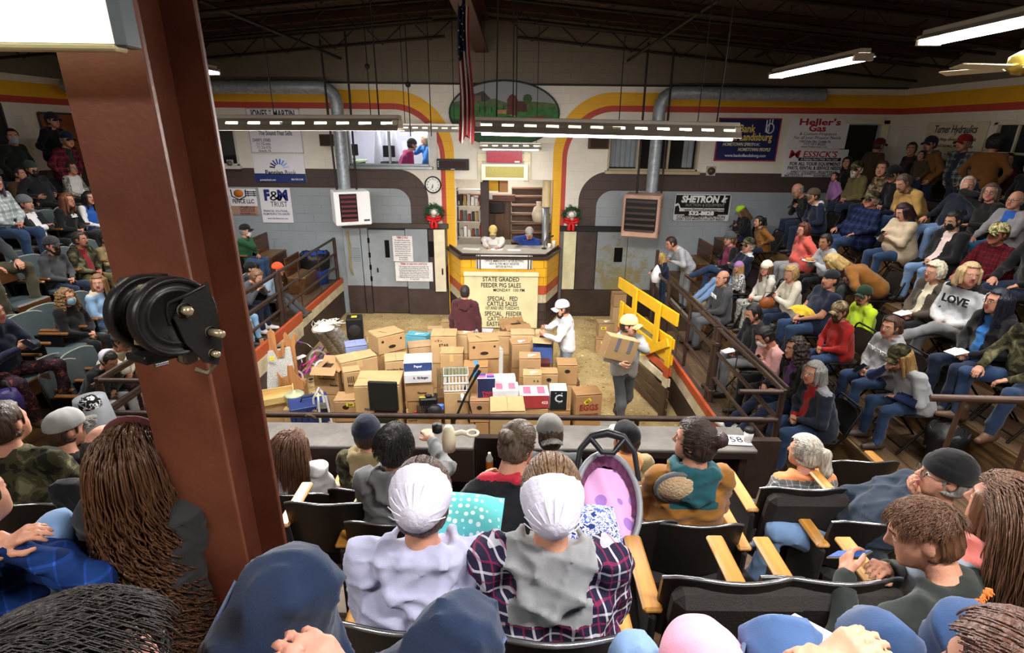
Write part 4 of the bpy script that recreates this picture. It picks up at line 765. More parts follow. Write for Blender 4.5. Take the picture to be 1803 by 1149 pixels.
def ring(r, y0, y1, nm, mt): q = MB(); q.lathe([(.001, y0), (r * .62, y0), (r * .66, y0 - .008), (r * .7, y0), (r * .86, y0 + .003), (r * .9, y0 - .012), (r * .97, y0 - .008), (r, y0 + .012), (r, y1 - .01), (r * .94, y1), (.001, y1)], 40, axis='Y'); obj(nm, q, mt, o)
ring(.132, -.12, -.07, 'front_disc', RUB); ring(.132, .05, .1, 'rear_disc', RUB); q = MB(); q.lathe([(.08, -.07), (.08, .05)], 28, axis='Y'); obj('drum', q, RST, o)
q = MB(); q.prism([(.02, .06), (.105, .10), (.12, -.02), (.115, -.13), (.09, -.19), (.05, -.17), (.0, -.09), (-.02, 0)], -.142, -.130); obj('bracket_plate', q, RUB, o)
for (x, z, r, l, nm) in ((.015, .02, .016, .03, 'hub_nut'), (.085, -.07, .013, .07, 'long_bolt'), (.08, -.145, .011, .03, 'lower_bolt')): q = MB(); q.lathe([(.001, -.142 - l), (r, -.142 - l), (r, -.142), (.001, -.142)], 6 if nm == 'hub_nut' else 12, axis='Y'); q.lathe([(r * 1.5, -.148), (r * 1.5, -.140)], 14, axis='Y'); obj(nm, q, BRS, o, (x, 0, z))
q = MB(); q.tube([(.09, -.146, .09), (.03, -.146, .07), (-.02, -.122, .05), (-.03, -.122, .02), (-.028, -.122, -.02)], .006, 6); q.tube([(-.045, -.115, -.04), (-.03, -.117, -.075), (.0, -.118, -.1), (.03, -.118, -.1)], .005, 6); obj('spring_wire', q, RUB, o)
q = MB(); q.box((-.03, -.005, .09), (.03, .05, .03), 0, .006); q.box((-.06, -.015, .02), (.03, .05, .05), 0, .008); q.tube([(-.05, -.03, .0), (-.045, -.04, -.04), (-.03, -.04, -.06)], .01, 6); q.tube([(-.09, -.02, -.05), (-.1, -.03, -.075), (-.07, -.03, -.09), (-.03, -.03, -.07), (-.09, -.02, -.05)], .006, 6); obj('drum_fittings', q, mat('#a89c74', .45, .4, .3, 20.), o)
q = MB(); q.box((.04, -.05, -.155), (.055, .06, .05), 0, .01); q.tube([(.07, -.1, -.15), (.1, -.11, -.19), (.07, -.1, -.22), (.04, -.08, -.2)], .008, 6); obj('clamp', q, mat('#7a705a', .5, .4, .3, 20.), o)
q = MB(); q.box((.03, .13, -.03), (.14, .1, .3), 0, .01); q.box((-.03, .03, -.14), (.12, .14, .03), 0, .006); obj('mount', q, RUB, o)
q = MB(); q.tube([(-.06, -.03, -.16), (-.02, -.03, -.16)], .012, 8); obj('chrome_pin', q, mat('#c9c9cc', .2, .9), o)
# ---------------------------------------------------------------- rails
RAIL = mat('#4a3a33', .4, .35, .25, 8., .06, 50.)
def pipe(parent, pts, r=.026, nm='rail_pipe'): q = MB(); q.tube(pts, r, 10); return obj(nm, q, RAIL, parent)
R1 = thing('ring_railing', 'brown pipe railing along the right edge of the ring', 'railing', (2.76, 0, 0))
zt = RZ[0] + 1.1
for (ya, yb) in ((4.9, 6.68), (6.78, 9.1)):
    for z in (zt, RZ[0] + .78, RZ[0] + .42): pipe(R1, [(0, ya, z), (0, yb, z)])
pipe(R1, [(.1, 5.0, zt - .02), (.1, 9.0, zt - .02)], .022)
for (yy, r) in ((4.9, .032), (6.68, .04), (6.8, .04), (7.9, .026), (9.1, .04)): pipe(R1, [(0, yy, RZ[0]), (0, yy, zt + .02)], r, 'post')
for yy in (5.4, 6.1, 8.4): pipe(R1, [(.02, yy, RZ[0]), (.02, yy, zt)], .006, 'wire_stay')
for z in (RZ[0] + .2, RZ[0] + .9): q = MB(); q.box((0, 6.74, z), (.09, .2, .06), 0, .01); obj('bracket', q, RAIL, R1)
pipe(R1, [(-.06, 9.1, zt), (-.02, 9.6, zt - .05), (.0, 10.1, zt + .02)]); pipe(R1, [(0, 10.1, RZ[0]), (0, 10.1, zt + .35)], .03, 'post')
R2 = thing('ring_railing', 'brown pipe railing along the left edge of the ring', 'railing', (-4.18, 0, 0)); zt2 = LZ[0] + 1.03
for (ya, yb) in ((4.9, 9.2), (9.3, 12.45)):
    for z in (zt2, LZ[0] + .68, LZ[0] + .36): pipe(R2, [(0, ya, z), (0, yb, z)])
pipe(R2, [(-.09, 4.9, zt2 - .08), (-.09, 9.25, zt2 - .08)], .024); pipe(R2, [(-.09, 4.9, LZ[0] + .58), (-.09, 9.25, LZ[0] + .58)], .024)
for (yy, r) in ((4.9, .032), (6.6, .022), (8.0, .022), (9.2, .045), (9.34, .03), (12.45, .04)): pipe(R2, [(0, yy, LZ[0]), (0, yy, zt2 + .02)], r, 'post')
for yy in (10.2, 11.3): pipe(R2, [(0, yy, LZ[0]), (0, yy, zt2)], .012, 'stay')
q = MB(); q.box((-.05, 8.05, LZ[0] + .42), (.012, .3, .15), 0, .004); obj('tin_plate', q, mat('#8a7a5a', .5, .3), R2)
R3 = thing('ring_railing', 'brown pipe railing across the front of the ring behind the counter', 'railing', (0, 4.88, 0))
pipe(R3, [(-4.15, 0, 1.53), (2.74, 0, 1.53)], .03); pipe(R3, [(-4.15, 0, zt2), (-3.72, 0, zt2)]); pipe(R3, [(2.3, 0, zt), (2.74, 0, zt)])
for xx in (-2.9, -.6, 1.3): pipe(R3, [(xx, 0, 1.2), (xx, 0, 1.53)], .026, 'post')
q = MB(); q.tube([(-2.05 + .06 * math.cos(t * 1.1), .0 + .05 * math.sin(t * 1.1), 1.53 + .03 * math.sin(t * 2.1)) for t in range(14)], .014, 5); obj('knotted_rope', q, mat('#6a5a48', .9), R3)
a = atZ(1650, 700, FZ[1] + .9); R4 = thing('aisle_rail', 'flat brown aisle handrail at the right beside the trash can', 'railing', (0, 0, 0))
A, B = atZ(1638, 700, 2.52), atZ(1860, 706, 2.62); q = MB(); q.tube([A, B], .03, 4); obj('handrail', q, mat('#4a342a', .4, .2), R4)
for (px, py, qx, qy) in ((1700, 704, 1668, 790),):
    t = A.lerp(B, .28); f = atZ(1655, 800, 1.56); q = MB(); q.tube([t, (t.x - .06, t.y - .02, 1.57)], .024, 4); obj('post', q, mat('#4a342a', .4, .2), R4)
q = MB(); q.tube([A.lerp(B, .9), (A.lerp(B, .9).x, A.lerp(B, .9).y, 1.6)], .024, 4); obj('post', q, mat('#4a342a', .4, .2), R4)
# ---------------------------------------------------------------- yellow gate leaning on the right wall
G = thing('ring_gate', 'yellow topped slatted gate propped open beside the man with the carton', 'gate', (0, 0, 0))
n0, f0 = atZ(1165, 738, 0.), atZ(1078, 655, 0.); fx_, fy_ = 2.02, 9.35; n0 = Vector((2.44, 7.5, 0)); f0 = Vector((fx_, fy_, 0)); gd = (n0 - f0); gl = gd.length; gd.normalize(); ga = math.atan2(gd.y, gd.x)
GY = mat('#e7b41f', .4, 0, .12, 4., .1, 40.); GB = mat('#54402f', .5, 0, .3, 4., .12, 40., '#3a2b21'); GO = mat('#b8532f', .5, 0, .12, 4.)
def gbox(nm, s, z, L_, h, mt, dy=0., th=.035, rot=0.): q = MB(); q.box((0, 0, 0), (L_, th, h), 0, .006); pz = f0 + gd * s; nrm = Vector((-gd.y, gd.x, 0)); pz = pz + nrm * dy; obj(nm, q, mt, G, (pz.x, pz.y, z), (0, rot, ga))
for k, (z, mt) in enumerate(((.1, GB), (.28, GB), (.46, GB), (.66, CRM), (.84, GO), (1.04, GY), (1.3, GY))): gbox('slat', gl / 2, z, gl, .13 if k < 5 else .16, mt)
gbox('top_slat', gl / 2 - .05, 1.72, gl + .25, .2, GY, -.03)
for s, hh in ((.05, 1.42), (gl - .07, 1.42)):
    for (z0, z1, mt) in ((0, .58, GB), (.58, .74, CRM), (.74, .92, GO), (.92, hh, GY)): gbox('post', s, (z0 + z1) / 2, .13, z1 - z0, mt, -.04)
for s in (.62, 1.45): gbox('upright', s, 1.5, .14, .66, GY, -.075)
gbox('brace', 1.45, 1.08, .95, .13, GY, -.075, rot=-.55)
# ---------------------------------------------------------------- front counter
CT = mat('#6d6864', .5, 0, .22, 6., .12, 40., '#55504c'); CE = mat('#2e2320', .45, 0, .2, 4.)
for (x0, x1, lb) in ((-3.6, -.32, 'long dark counter box along the front of the ring, left half'), (-.08, 2.12, 'dark counter shelf along the front of the ring, right half')):
    o = thing('front_counter', lb, 'counter', (0, 0, 0)); xm, wd = (x0 + x1) / 2, x1 - x0
    q = MB(); q.box((xm, 4.16, 1.735), (wd, .4, .03), 0, .008); obj('top', q, CT, o); q = MB(); q.box((xm, 3.985, 1.69 if x0 > -1 else 1.56), (wd - .01, .04, .07 if x0 > -1 else .33), 0, .006); obj('front_board', q, CE, o)
    n = max(2, int(wd / 1.1))
    for k in range(n + 1): q = MB(); q.box((x0 + .05 + (wd - .1) * k / n, 4.2, 1.42), (.07, .24, .60), 0, .006); obj('support', q, CE, o)
    q = MB(); q.box((xm, 4.3, 1.45), (wd, .03, .55), 0, .004); obj('back_board', q, CE, o)
# ================================================================ people: implicit surfaces polygonised into smooth meshes
f32 = np.float32
def snet(f, org, h):
    """surface nets: (verts, quads) of the zero level of a sampled field"""
    s = f < 0; nx, ny, nz = f.shape
    acc = np.zeros((nx + 1, ny + 1, nz + 1, 3), f32); cnt = np.zeros((nx + 1, ny + 1, nz + 1), f32); ed = []
    for a in range(3):
        f0 = f[tuple(slice(0, -1) if k == a else slice(None) for k in range(3))]; f1 = f[tuple(slice(1, None) if k == a else slice(None) for k in range(3))]
        I = np.argwhere((f0 < 0) != (f1 < 0))
        if not len(I): continue
        v0 = f0[tuple(I.T)]; v1 = f1[tuple(I.T)]; p = I.astype(f32); p[:, a] += v0 / (v0 - v1); b, c = (a + 1) % 3, (a + 2) % 3
        for db in (0, 1):
            for dc in (0, 1):
                J = I.copy() + 1; J[:, b] -= db; J[:, c] -= dc      # padded cell index
                np.add.at(acc, tuple(J.T), p); np.add.at(cnt, tuple(J.T), 1)
        ed.append((a, I, v0 < 0))
    m = cnt > 0; idx = np.full(cnt.shape, -1, np.int64); idx[m] = np.arange(m.sum()); V = acc[m] / cnt[m][:, None] * h + np.asarray(org, f32); Q = []
    for a, I, neg in ed:
        b, c = (a + 1) % 3, (a + 2) % 3; q = []
        for db, dc in ((0, 0), (1, 0), (1, 1), (0, 1)):
            J = I.copy() + 1; J[:, b] -= db; J[:, c] -= dc; q.append(idx[tuple(J.T)])
        q = np.stack(q, 1); q[~neg] = q[~neg][:, ::-1]; Q.append(q)
    return V, (np.concatenate(Q) if Q else np.zeros((0, 4), np.int64))
def grid_pts(lo, hi, h):
    n = np.maximum(((np.asarray(hi) - np.asarray(lo)) / h).astype(int) + 2, 3)
    ax = [np.asarray(lo[k] + h * np.arange(n[k]), f32) for k in range(3)]
    return np.stack(np.meshgrid(*ax, indexing='ij'), -1), n
def cap_d(P, a, b, ra, rb):
    a = np.asarray(a, f32); ab = np.asarray(b, f32) - a; L2 = float(ab @ ab) + 1e-9; pa = P - a
    t = np.clip((pa @ ab) / L2, 0, 1); d = pa - t[..., None] * ab
    return np.sqrt(np.einsum('...i,...i', d, d)) - (ra + (rb - ra) * t)
def ell_d(P, c, r):
    q = P - np.asarray(c, f32); r = np.asarray(r, f32); k0 = np.linalg.norm(q / r, axis=-1); k1 = np.linalg.norm(q / (r * r), axis=-1) + 1e-9
    return k0 * (k0 - 1) / k1
def smin(a, b, k): h = np.maximum(k - np.abs(a - b), 0) / k; return np.minimum(a, b) - h * h * k * .25
def smax(a, b, k): return -smin(-a, -b, k)
def caps_mesh(caps, h, k=.035, fold=0., seed=0, post=None):
    pts = np.array([list(c[0]) for c in caps] + [list(c[1]) for c in caps]); r = max(max(c[2], c[3]) for c in caps) + h * 2 + fold
    P, n = grid_pts(pts.min(0) - r, pts.max(0) + r, h); f = None
    for c in caps:
        d = cap_d(P, *c[:4]); f = d if f is None else smin(f, d, k)
    if fold:
        rg = np.random.default_rng(seed)
        for i in range(4):
            fq = 1. if h < .014 else .72; w_ = (unit(rg.normal(size=3) * (1, 1, 1.3)) * rg.uniform(32, 62) * fq).astype(f32); w2 = (unit(rg.normal(size=3)) * rg.uniform(12, 26) * fq).astype(f32); ph = P @ w_ + 1.3 * np.sin(P @ w2 + rg.uniform(0, 6))
            f = f + fold * (.55 - (1 - np.abs(np.sin(ph * .5))) ** 3 * 1.6)
    if post is not None: f = post(P, f)
    return snet(f.astype(f32), P[0, 0, 0], h)
def np_mesh(name, V, Q, mats, mi=None, smooth=True):
    me = bpy.data.meshes.new(name); n, m = len(V), len(Q)
    me.vertices.add(n); me.vertices.foreach_set('co', np.asarray(V, f32).ravel()); me.loops.add(m * 4); me.loops.foreach_set('vertex_index', np.asarray(Q, np.int32).ravel())
    me.polygons.add(m); me.polygons.foreach_set('loop_start', np.arange(0, m * 4, 4, dtype=np.int32)); me.polygons.foreach_set('use_smooth', np.full(m, smooth))
    for x in mats: me.materials.append(x)
    if mi is not None: me.polygons.foreach_set('material_index', np.asarray(mi, np.int32))
    me.update(calc_edges=True); return me
# ---------------------------------------------------------------- templates (head-local: y forward, z up, eye line z=0)
def head_template(h, fem=False):
    P, n = grid_pts((-.11, -.13, -.16), (.11, .15, .15), h)
    X, Y, Z = P[..., 0], P[..., 1], P[..., 2]; A = np.stack([np.abs(X), Y, Z], -1)
    f = ell_d(P, (0, -.012, .035), (.077, .098, .092)); f = smin(f, ell_d(P, (0, .026, -.04), (.061 if not fem else .057, .068, .082)), .05)
    f = smin(f, cap_d(P, (0, .075, -.108), (0, .06, -.1), .022, .03), .03)
    f = smin(f, cap_d(A, (.045, .045, -.03), (.04, .06, -.075), .024, .02), .04)           # cheeks
    f = smin(f, cap_d(A, (.008, .088, .026), (.05, .068, .024), .011, .009), .02)           # brow
    f = smax(f, -ell_d(A, (.033, .104, .004), (.019, .018, .012)), .016)                     # sockets
    f = smin(f, ell_d(A, (.032, .078, .002), (.0155, .014, .0135)), .004)
    f = smin(f, cap_d(P, (0, .09, .018), (0, .114, -.028), .008, .0125), .014); f = smin(f, ell_d(A, (.011, .101, -.033), (.0085, .009, .007)), .008)
    f = smin(f, cap_d(P, (-.02, .088, -.062), (.02, .088, -.062), .006, .006), .008); f = smin(f, cap_d(P, (-.014, .088, -.074), (.014, .088, -.074), .008, .008), .008)
    f = smin(f, ell_d(A, (.079, -.012, -.006), (.009, .019, .031)), .008)
    f = smin(f, cap_d(P, (0, -.028, -.07), (0, -.04, -.16), .052, .054), .04)
    V, Q = snet(f.astype(f32), P[0, 0, 0], h); C_ = V[Q].mean(1); mi = np.zeros(len(Q), int); ax = np.abs(C_[:, 0])
    e = ((ax - .032) / .0145) ** 2 + ((C_[:, 2] - .002) / .0085) ** 2; fr = C_[:, 1] > .074
    mi[(e < 1) & fr] = 1; mi[(((ax - .031) / .0066) ** 2 + ((C_[:, 2] - .002) / .0075) ** 2 < 1) & fr] = 2
    mi[(ax < .024) & (np.abs(C_[:, 2] + .068) < .0125) & (C_[:, 1] > .082)] = 3
    mi[(ax > .014) & (ax < .053) & (np.abs(C_[:, 2] - (.028 - .06 * (ax - .033) ** 2 / .033)) < .0055) & (C_[:, 1] > .06)] = 4
    return V, Q, mi
def hand_template(curl, h):
    """right hand: wrist at origin, fingers along +y, palm facing -z, thumb at -x"""
    caps = [((-.0, .01, 0), (-.0, .03, 0), .021, .024)]; k = .012
    for i, (x, L_) in enumerate(((-.030, .072), (-.010, .080), (.010, .074), (.028, .058))):
        r = .0088 - .0005 * i; b = np.array((x * .95, .085 - abs(x) * .15, 0.)); caps.append(((x * .55, .02, 0), tuple(b), .014, .0115)); an = 0; p = b
        for j, fr in enumerate((.45, .32, .23)):
            an += curl * (.75, 1.0, .8)[j]; q = p + np.array((x * .12 * (1 - curl) * fr, math.cos(an), -math.sin(an))) * (L_ * fr); caps.append((tuple(p), tuple(q), r - j * .0008, r - (j + 1) * .0008)); p = q
    t0 = np.array((-.018, .022, -.006)); t1 = t0 + np.array((-.026, .024, -.012)); t2 = t1 + np.array((-.008, .028, -.010 - .01 * curl)); t3 = t2 + np.array((.010 * curl, .024, -.008))
    caps += [(tuple(t0), tuple(t1), .014, .011), (tuple(t1), tuple(t2), .0105, .0095), (tuple(t2), tuple(t3), .0095, .0075)]
    return caps_mesh(caps, h, .007)
TP = {}
def tmpl(kind, *a):
    key = (kind, *a)
    if key not in TP: TP[key] = {'head': head_template, 'hand': hand_template}[kind](*a)
    return TP[key]
def cran(P, off): return smin(ell_d(P, (0, -.012, .035), (.077 + off, .098 + off, .092 + off)), ell_d(P, (0, -.03, -.02), (.072 + off, .08 + off, .085 + off)), .04)
HAIRM = {}
def hair_mesh(kind, h=.0105):
    if (kind, h) in HAIRM: return HAIRM[kind, h]
    lo, hi = {'long': ((-.16, -.2, -.36), (.16, .14, .17)), 'bob': ((-.15, -.17, -.2), (.15, .14, .17)), 'curly': ((-.19, -.22, -.33), (.19, .15, .18)), 'pony': ((-.12, -.24, -.3), (.12, .13, .17)), 'bun': ((-.12, -.22, -.16), (.12, .13, .17)), 'bushy': ((-.14, -.16, -.16), (.14, .14, .18)), 'longer': ((-.17, -.2, -.5), (.17, .14, .17))}.get(kind, ((-.12, -.15, -.14), (.12, .14, .17)))
    P, n = grid_pts(lo, hi, h); X, Y, Z = P[..., 0], P[..., 1], P[..., 2]; A = np.stack([np.abs(X), Y, Z], -1); ax = A[..., 0]
    th = {'buzz': .005, 'short': .013, 'bushy': .03, 'boy': .014, 'bald': .006}.get(kind, .016); f = cran(P, th)
    face = smax(.03 + np.where(Z > .07, (Z - .07) * 1.6, 0) - (Y - .01), Z - .095, .02)                # in front of this plane and below the hairline: skin
    cut = np.minimum(np.maximum(-(Y - (.035 + np.clip(Z - .03, 0, .08) * .55)), Z * 0 - 1), .2); hl = .085
    front = np.maximum(.04 - Y, Z - hl)                                              # negative only in the face region
    f = smax(f, -front, .012); f = np.maximum(f, -(Z + (.085 if kind not in ('buzz', 'short', 'boy', 'bald') else .075)))
    earcut = np.maximum(np.maximum(ax * -1 + .055, np.abs(Y + .008) - .026), np.abs(Z + .012) - .034)
    if kind in ('short', 'buzz', 'boy', 'bald', 'pony', 'bun'): f = smax(f, -earcut, .012); f = np.maximum(f, -np.maximum(np.maximum(.0 - Y, -(Z + .02)) * -1 - .0, -1) if False else f)
    if kind == 'bald': f = smax(f, (Z - .045), .012)
    gr = np.sin(np.arctan2(X, Y + .02) * 34 + Z * 30) * .003
    if kind == 'boy': f = np.where(Z < .045, f + .008, f)
    if kind in ('bob', 'long', 'longer', 'curly'):
        zl = {'bob': -.13, 'long': -.28, 'longer': -.42, 'curly': -.24}[kind]; wd = 1.25 if kind == 'curly' else 1.
        for (x, y) in ((.083, -.005), (.085, -.04), (.066, -.085), (.03, -.105)): f = smin(f, cap_d(A, (x, y, .03), (x * 1.12 * wd, y * 1.15 - .02, zl), .03 * wd, .03 * wd), .03)
        f = smin(f, cap_d(A, (.078, .045, .04), (.088 * wd, .045, zl * .75), .019 * wd, .018), .025)
        f = smax(f, -np.maximum(np.maximum(ell_d(P, (0, .07, -.02), (.066, .085, .1)), .0 - Y), -1), .015)
        f = smax(f, -cap_d(P, (0, -.025, -.08), (0, -.03, -.4), .05, .06), .02)
        if kind == 'curly': gr = (np.sin(X * 75 + np.sin(Z * 60) * 1.5) * np.sin(Z * 70 + np.sin(Y * 70) * 1.5) * np.sin(Y * 75)) * .02
    if kind == 'pony':
        f = smin(f, cap_d(P, (0, -.11, .06), (0, -.15, .05), .02, .03), .02); f = smin(f, cap_d(P, (0, -.15, .05), (0, -.17, -.08), .032, .036), .03); f = smin(f, cap_d(P, (0, -.17, -.08), (.01, -.14, -.24), .034, .012), .03)
    if kind == 'bun': f = smin(f, ell_d(P, (0, -.14, .06), (.045, .042, .042)), .012); gr = gr + np.sin(X * 130 + Z * 90) * .0025
    if kind == 'bushy': gr = (np.sin(X * 95 + Z * 40) * np.sin(Z * 80 + Y * 30) + np.sin(Y * 90)) * .005
    f = f + gr; V, Q = snet(f.astype(f32), P[0, 0, 0], h); HAIRM[kind, h] = np_mesh('hair', V, Q, [BLACK]); return HAIRM[kind, h]
def shell(fn, lo, hi, h): P, n = grid_pts(lo, hi, h); V, Q = snet(fn(P).astype(f32), P[0, 0, 0], h); return V, Q
HATM = {}
def hat_mesh(kind, h=.009):
    if kind in HATM: return HATM[kind]
    def Z(P): return P[..., 2]
    def Y(P): return P[..., 1]
    if kind == 'crown': fn = lambda P: np.maximum(smin(ell_d(P, (0, -.008, .05), (.099, .119, .108)), ell_d(P, (0, .03, .06), (.078, .083, .093)), .02), -(Z(P) - .034)) + .0012 * np.cos(np.arctan2(P[..., 0], Y(P)) * 6); b = ((-.12, -.15, .01), (.12, .14, .18))
    elif kind == 'brim': fn = lambda P: np.maximum(np.maximum(np.abs(Z(P) - (.040 - .9 * P[..., 0] ** 2 / .1 - .18 * (Y(P) - .09))) - .006, np.sqrt((P[..., 0] / .084) ** 2 + ((Y(P) - .092) / .094) ** 2) * .07 - .07), -(Y(P) - .068)); b = ((-.105, .04, -.05), (.105, .2, .075))
    elif kind == 'beanie': fn = lambda P: smin(np.maximum(ell_d(P, (0, -.014, .05), (.098, .118, .11)), -(Z(P) - .03)) + .0016 * np.sin(np.arctan2(P[..., 0], Y(P)) * 44), np.maximum(ell_d(P, (0, -.014, .045), (.105, .124, .114)), np.abs(Z(P) - .05) - .03), .01); b = ((-.12, -.15, .0), (.12, .12, .18))
    elif kind == 'bandana': fn = lambda P: np.maximum(ell_d(P, (0, -.012, .04), (.09, .112, .106)), -(Z(P) - .03 + .25 * (Y(P) - .05))); b = ((-.11, -.14, -.04), (.11, .12, .16))
    elif kind == 'cover': fn = lambda P: np.maximum(np.maximum(smin(ell_d(P, (0, -.03, .04), (.101, .114, .114)), ell_d(P, (0, -.11, .015), (.055, .05, .06)), .05), Y(P) + .0 + .35 * Z(P)), -(Z(P) + .075)) + .0010 * np.sin(np.arctan2(P[..., 0], Z(P) - .02) * 22); b = ((-.125, -.19, -.09), (.125, .06, .18))
    elif kind == 'hood': fn = lambda P: smax(np.maximum(smin(ell_d(P, (0, -.025, .03), (.115, .13, .125)), cap_d(P, (0, -.05, -.05), (0, -.06, -.17), .105, .12), .05), -(Z(P) + .2)), -smin(ell_d(P, (0, .05, .0), (.084, .11, .112)), cap_d(P, (0, .02, -.05), (0, .1, -.2), .06, .07), .03), .01); b = ((-.14, -.2, -.22), (.14, .13, .18))
    elif kind == 'beard': fn = lambda P: smax(np.maximum(np.maximum(smin(ell_d(P, (0, .03, -.045), (.071, .078, .092)), ell_d(P, (0, .06, -.115), (.04, .04, .045)), .04), Z(P) + .022 + np.abs(P[..., 0]) * -.35 + .0), -(Y(P) - .0)) + .003 * np.sin(P[..., 0] * 160) * np.sin(Z(P) * 140), -cap_d(P, (-.015, .11, -.068), (.015, .11, -.068), .016, .016), .006); b = ((-.09, -.02, -.18), (.09, .13, .02))
    elif kind == 'goatee': fn = lambda P: smin(np.maximum(ell_d(P, (0, .07, -.108), (.034, .035, .036)), Z(P) + .078), cap_d(np.stack([np.abs(P[..., 0]), Y(P), Z(P)], -1), (.003, .105, -.05), (.03, .09, -.068), .008, .007), .01); b = ((-.06, .02, -.17), (.06, .14, -.02))
    elif kind == 'mask': fn = lambda P: np.maximum(np.maximum(ell_d(P, (0, .032, -.055), (.071, .088, .085)), np.abs(Z(P) + .062) - .052), -(Y(P) - .035)); b = ((-.09, .0, -.15), (.09, .14, .01))
    V, Q = shell(fn, *b, h); HATM[kind] = np_mesh(kind, V, Q, [BLACK]); return HATM[kind]
gm = MB()
for s in (-1, 1): gm.tube([(s * .033 + .021 * math.cos(t * .5236), .106, -.002 + .016 * math.sin(t * .5236)) for t in range(12)], .0022, 5, closed=True); gm.tube([(s * .054, .104, .004), (s * .077, .06, .006), (s * .082, -.01, .004)], .002, 5)
gm.tube([(-.012, .107, .003), (.012, .107, .003)], .002, 5); GLM = gm.mesh('glasses', [BLACK])
SHOE = {}
def shoe_mesh(boot):
    if boot not in SHOE:
        caps = [((0, -.06, .045), (0, .02, .05), .046, .046), ((0, .02, .045), (0, .15, .03), .044, .032), ((0, -.05, .06), (0, -.045, .15 if boot else .1), .045, .048)]
        V, Q = caps_mesh(caps, .014, .03, post=lambda P, f: np.maximum(f, -(P[..., 2]))); C_ = V[Q].mean(1); SHOE[boot] = np_mesh('shoe', V, Q, [BLACK, BLACK], (C_[:, 2] < .022).astype(int))
    return SHOE[boot]
# ---------------------------------------------------------------- cloth, skin and hair materials
def wrinkle(nt, b, src, st):
    n2 = N(nt, 'ShaderNodeTexNoise', noise_type='RIDGED_MULTIFRACTAL', i_Scale=5.5, i_Detail=2., i_Distortion=.6); nt.links.new(src, n2.inputs['Vector'])
    n3 = N(nt, 'ShaderNodeTexNoise', i_Scale=260., i_Detail=2.); nt.links.new(src, n3.inputs['Vector']); ma = N(nt, 'ShaderNodeMath', operation='MULTIPLY_ADD', i_1=.06); nt.links.new(n3.outputs['Fac'], ma.inputs[0]); nt.links.new(n2.outputs['Fac'], ma.inputs[2])
    bp = N(nt, 'ShaderNodeBump', i_Strength=st, i_Distance=.022); nt.links.new(ma.outputs[0], bp.inputs['Height']); nt.links.new(bp.outputs[0], b.inputs['Normal'])
def cloth(c, st=.5, var=.12):
    key = ('cl', c, st)
    if key in MATS: return MATS[key]
    m, nt, b = nmat('cloth'); col = C(c); b.inputs['Roughness'].default_value = .86; b.inputs['Specular IOR Level'].default_value = .15; b.inputs['Sheen Weight'].default_value = .15
    tc = N(nt, 'ShaderNodeTexCoord'); no = N(nt, 'ShaderNodeTexNoise', i_Scale=6., i_Detail=5., i_Roughness=.65); nt.links.new(tc.outputs['Object'], no.inputs['Vector']); rp = N(nt, 'ShaderNodeValToRGB'); e = rp.color_ramp.elements; e[0].position = .3; e[1].position = .7
    e[0].color = rgba(tuple(x * (1 - var * 1.5) for x in col)); e[1].color = rgba(tuple(min(1, x * (1 + var)) for x in col)); nt.links.new(no.outputs['Fac'], rp.inputs[0]); nt.links.new(rp.outputs[0], b.inputs['Base Color']); wrinkle(nt, b, tc.outputs['Object'], st); MATS[key] = m; return m
def plaid(base, a, b_, s=9., wl=.2):
    key = ('pl', base, a, b_, s, wl)
    if key in MATS: return MATS[key]
    m, nt, b = nmat('plaid'); L = nt.links.new; b.inputs['Roughness'].default_value = .85; b.inputs['Specular IOR Level'].default_value = .12
    tc = N(nt, 'ShaderNodeTexCoord'); sp = N(nt, 'ShaderNodeSeparateXYZ'); L(tc.outputs['Object'], sp.inputs[0]); cur = None
    ad = N(nt, 'ShaderNodeMath', operation='ADD'); L(sp.outputs[0], ad.inputs[0]); mu = N(nt, 'ShaderNodeMath', operation='MULTIPLY', i_1=.55); L(sp.outputs[1], mu.inputs[0]); L(mu.outputs[0], ad.inputs[1])
    col = rgba(C(base)); prev = None
    for src, cc, ph, wd in ((ad.outputs[0], a, 0., wl), (sp.outputs[2], a, 0., wl), (ad.outputs[0], b_, .45, wl * .8), (sp.outputs[2], b_, .45, wl * .8)):
        ml = N(nt, 'ShaderNodeMath', operation='MULTIPLY_ADD', i_1=s, i_2=ph); L(src, ml.inputs[0]); fr = N(nt, 'ShaderNodeMath', operation='FRACT'); L(ml.outputs[0], fr.inputs[0]); lt = N(nt, 'ShaderNodeMath', operation='LESS_THAN', i_1=wd); L(fr.outputs[0], lt.inputs[0])
        hf = N(nt, 'ShaderNodeMath', operation='MULTIPLY', i_1=.6); L(lt.outputs[0], hf.inputs[0]); mx = N(nt, 'ShaderNodeMix', data_type='RGBA'); L(hf.outputs[0], mx.inputs[0]); mx.inputs[7].default_value = rgba(C(cc))
        if prev is None: mx.inputs[6].default_value = col
        else: L(prev, mx.inputs[6])
        prev = mx.outputs[2]
    L(prev, b.inputs['Base Color']); wrinkle(nt, b, tc.outputs['Object'], .5)
    MATS[key] = m; return m
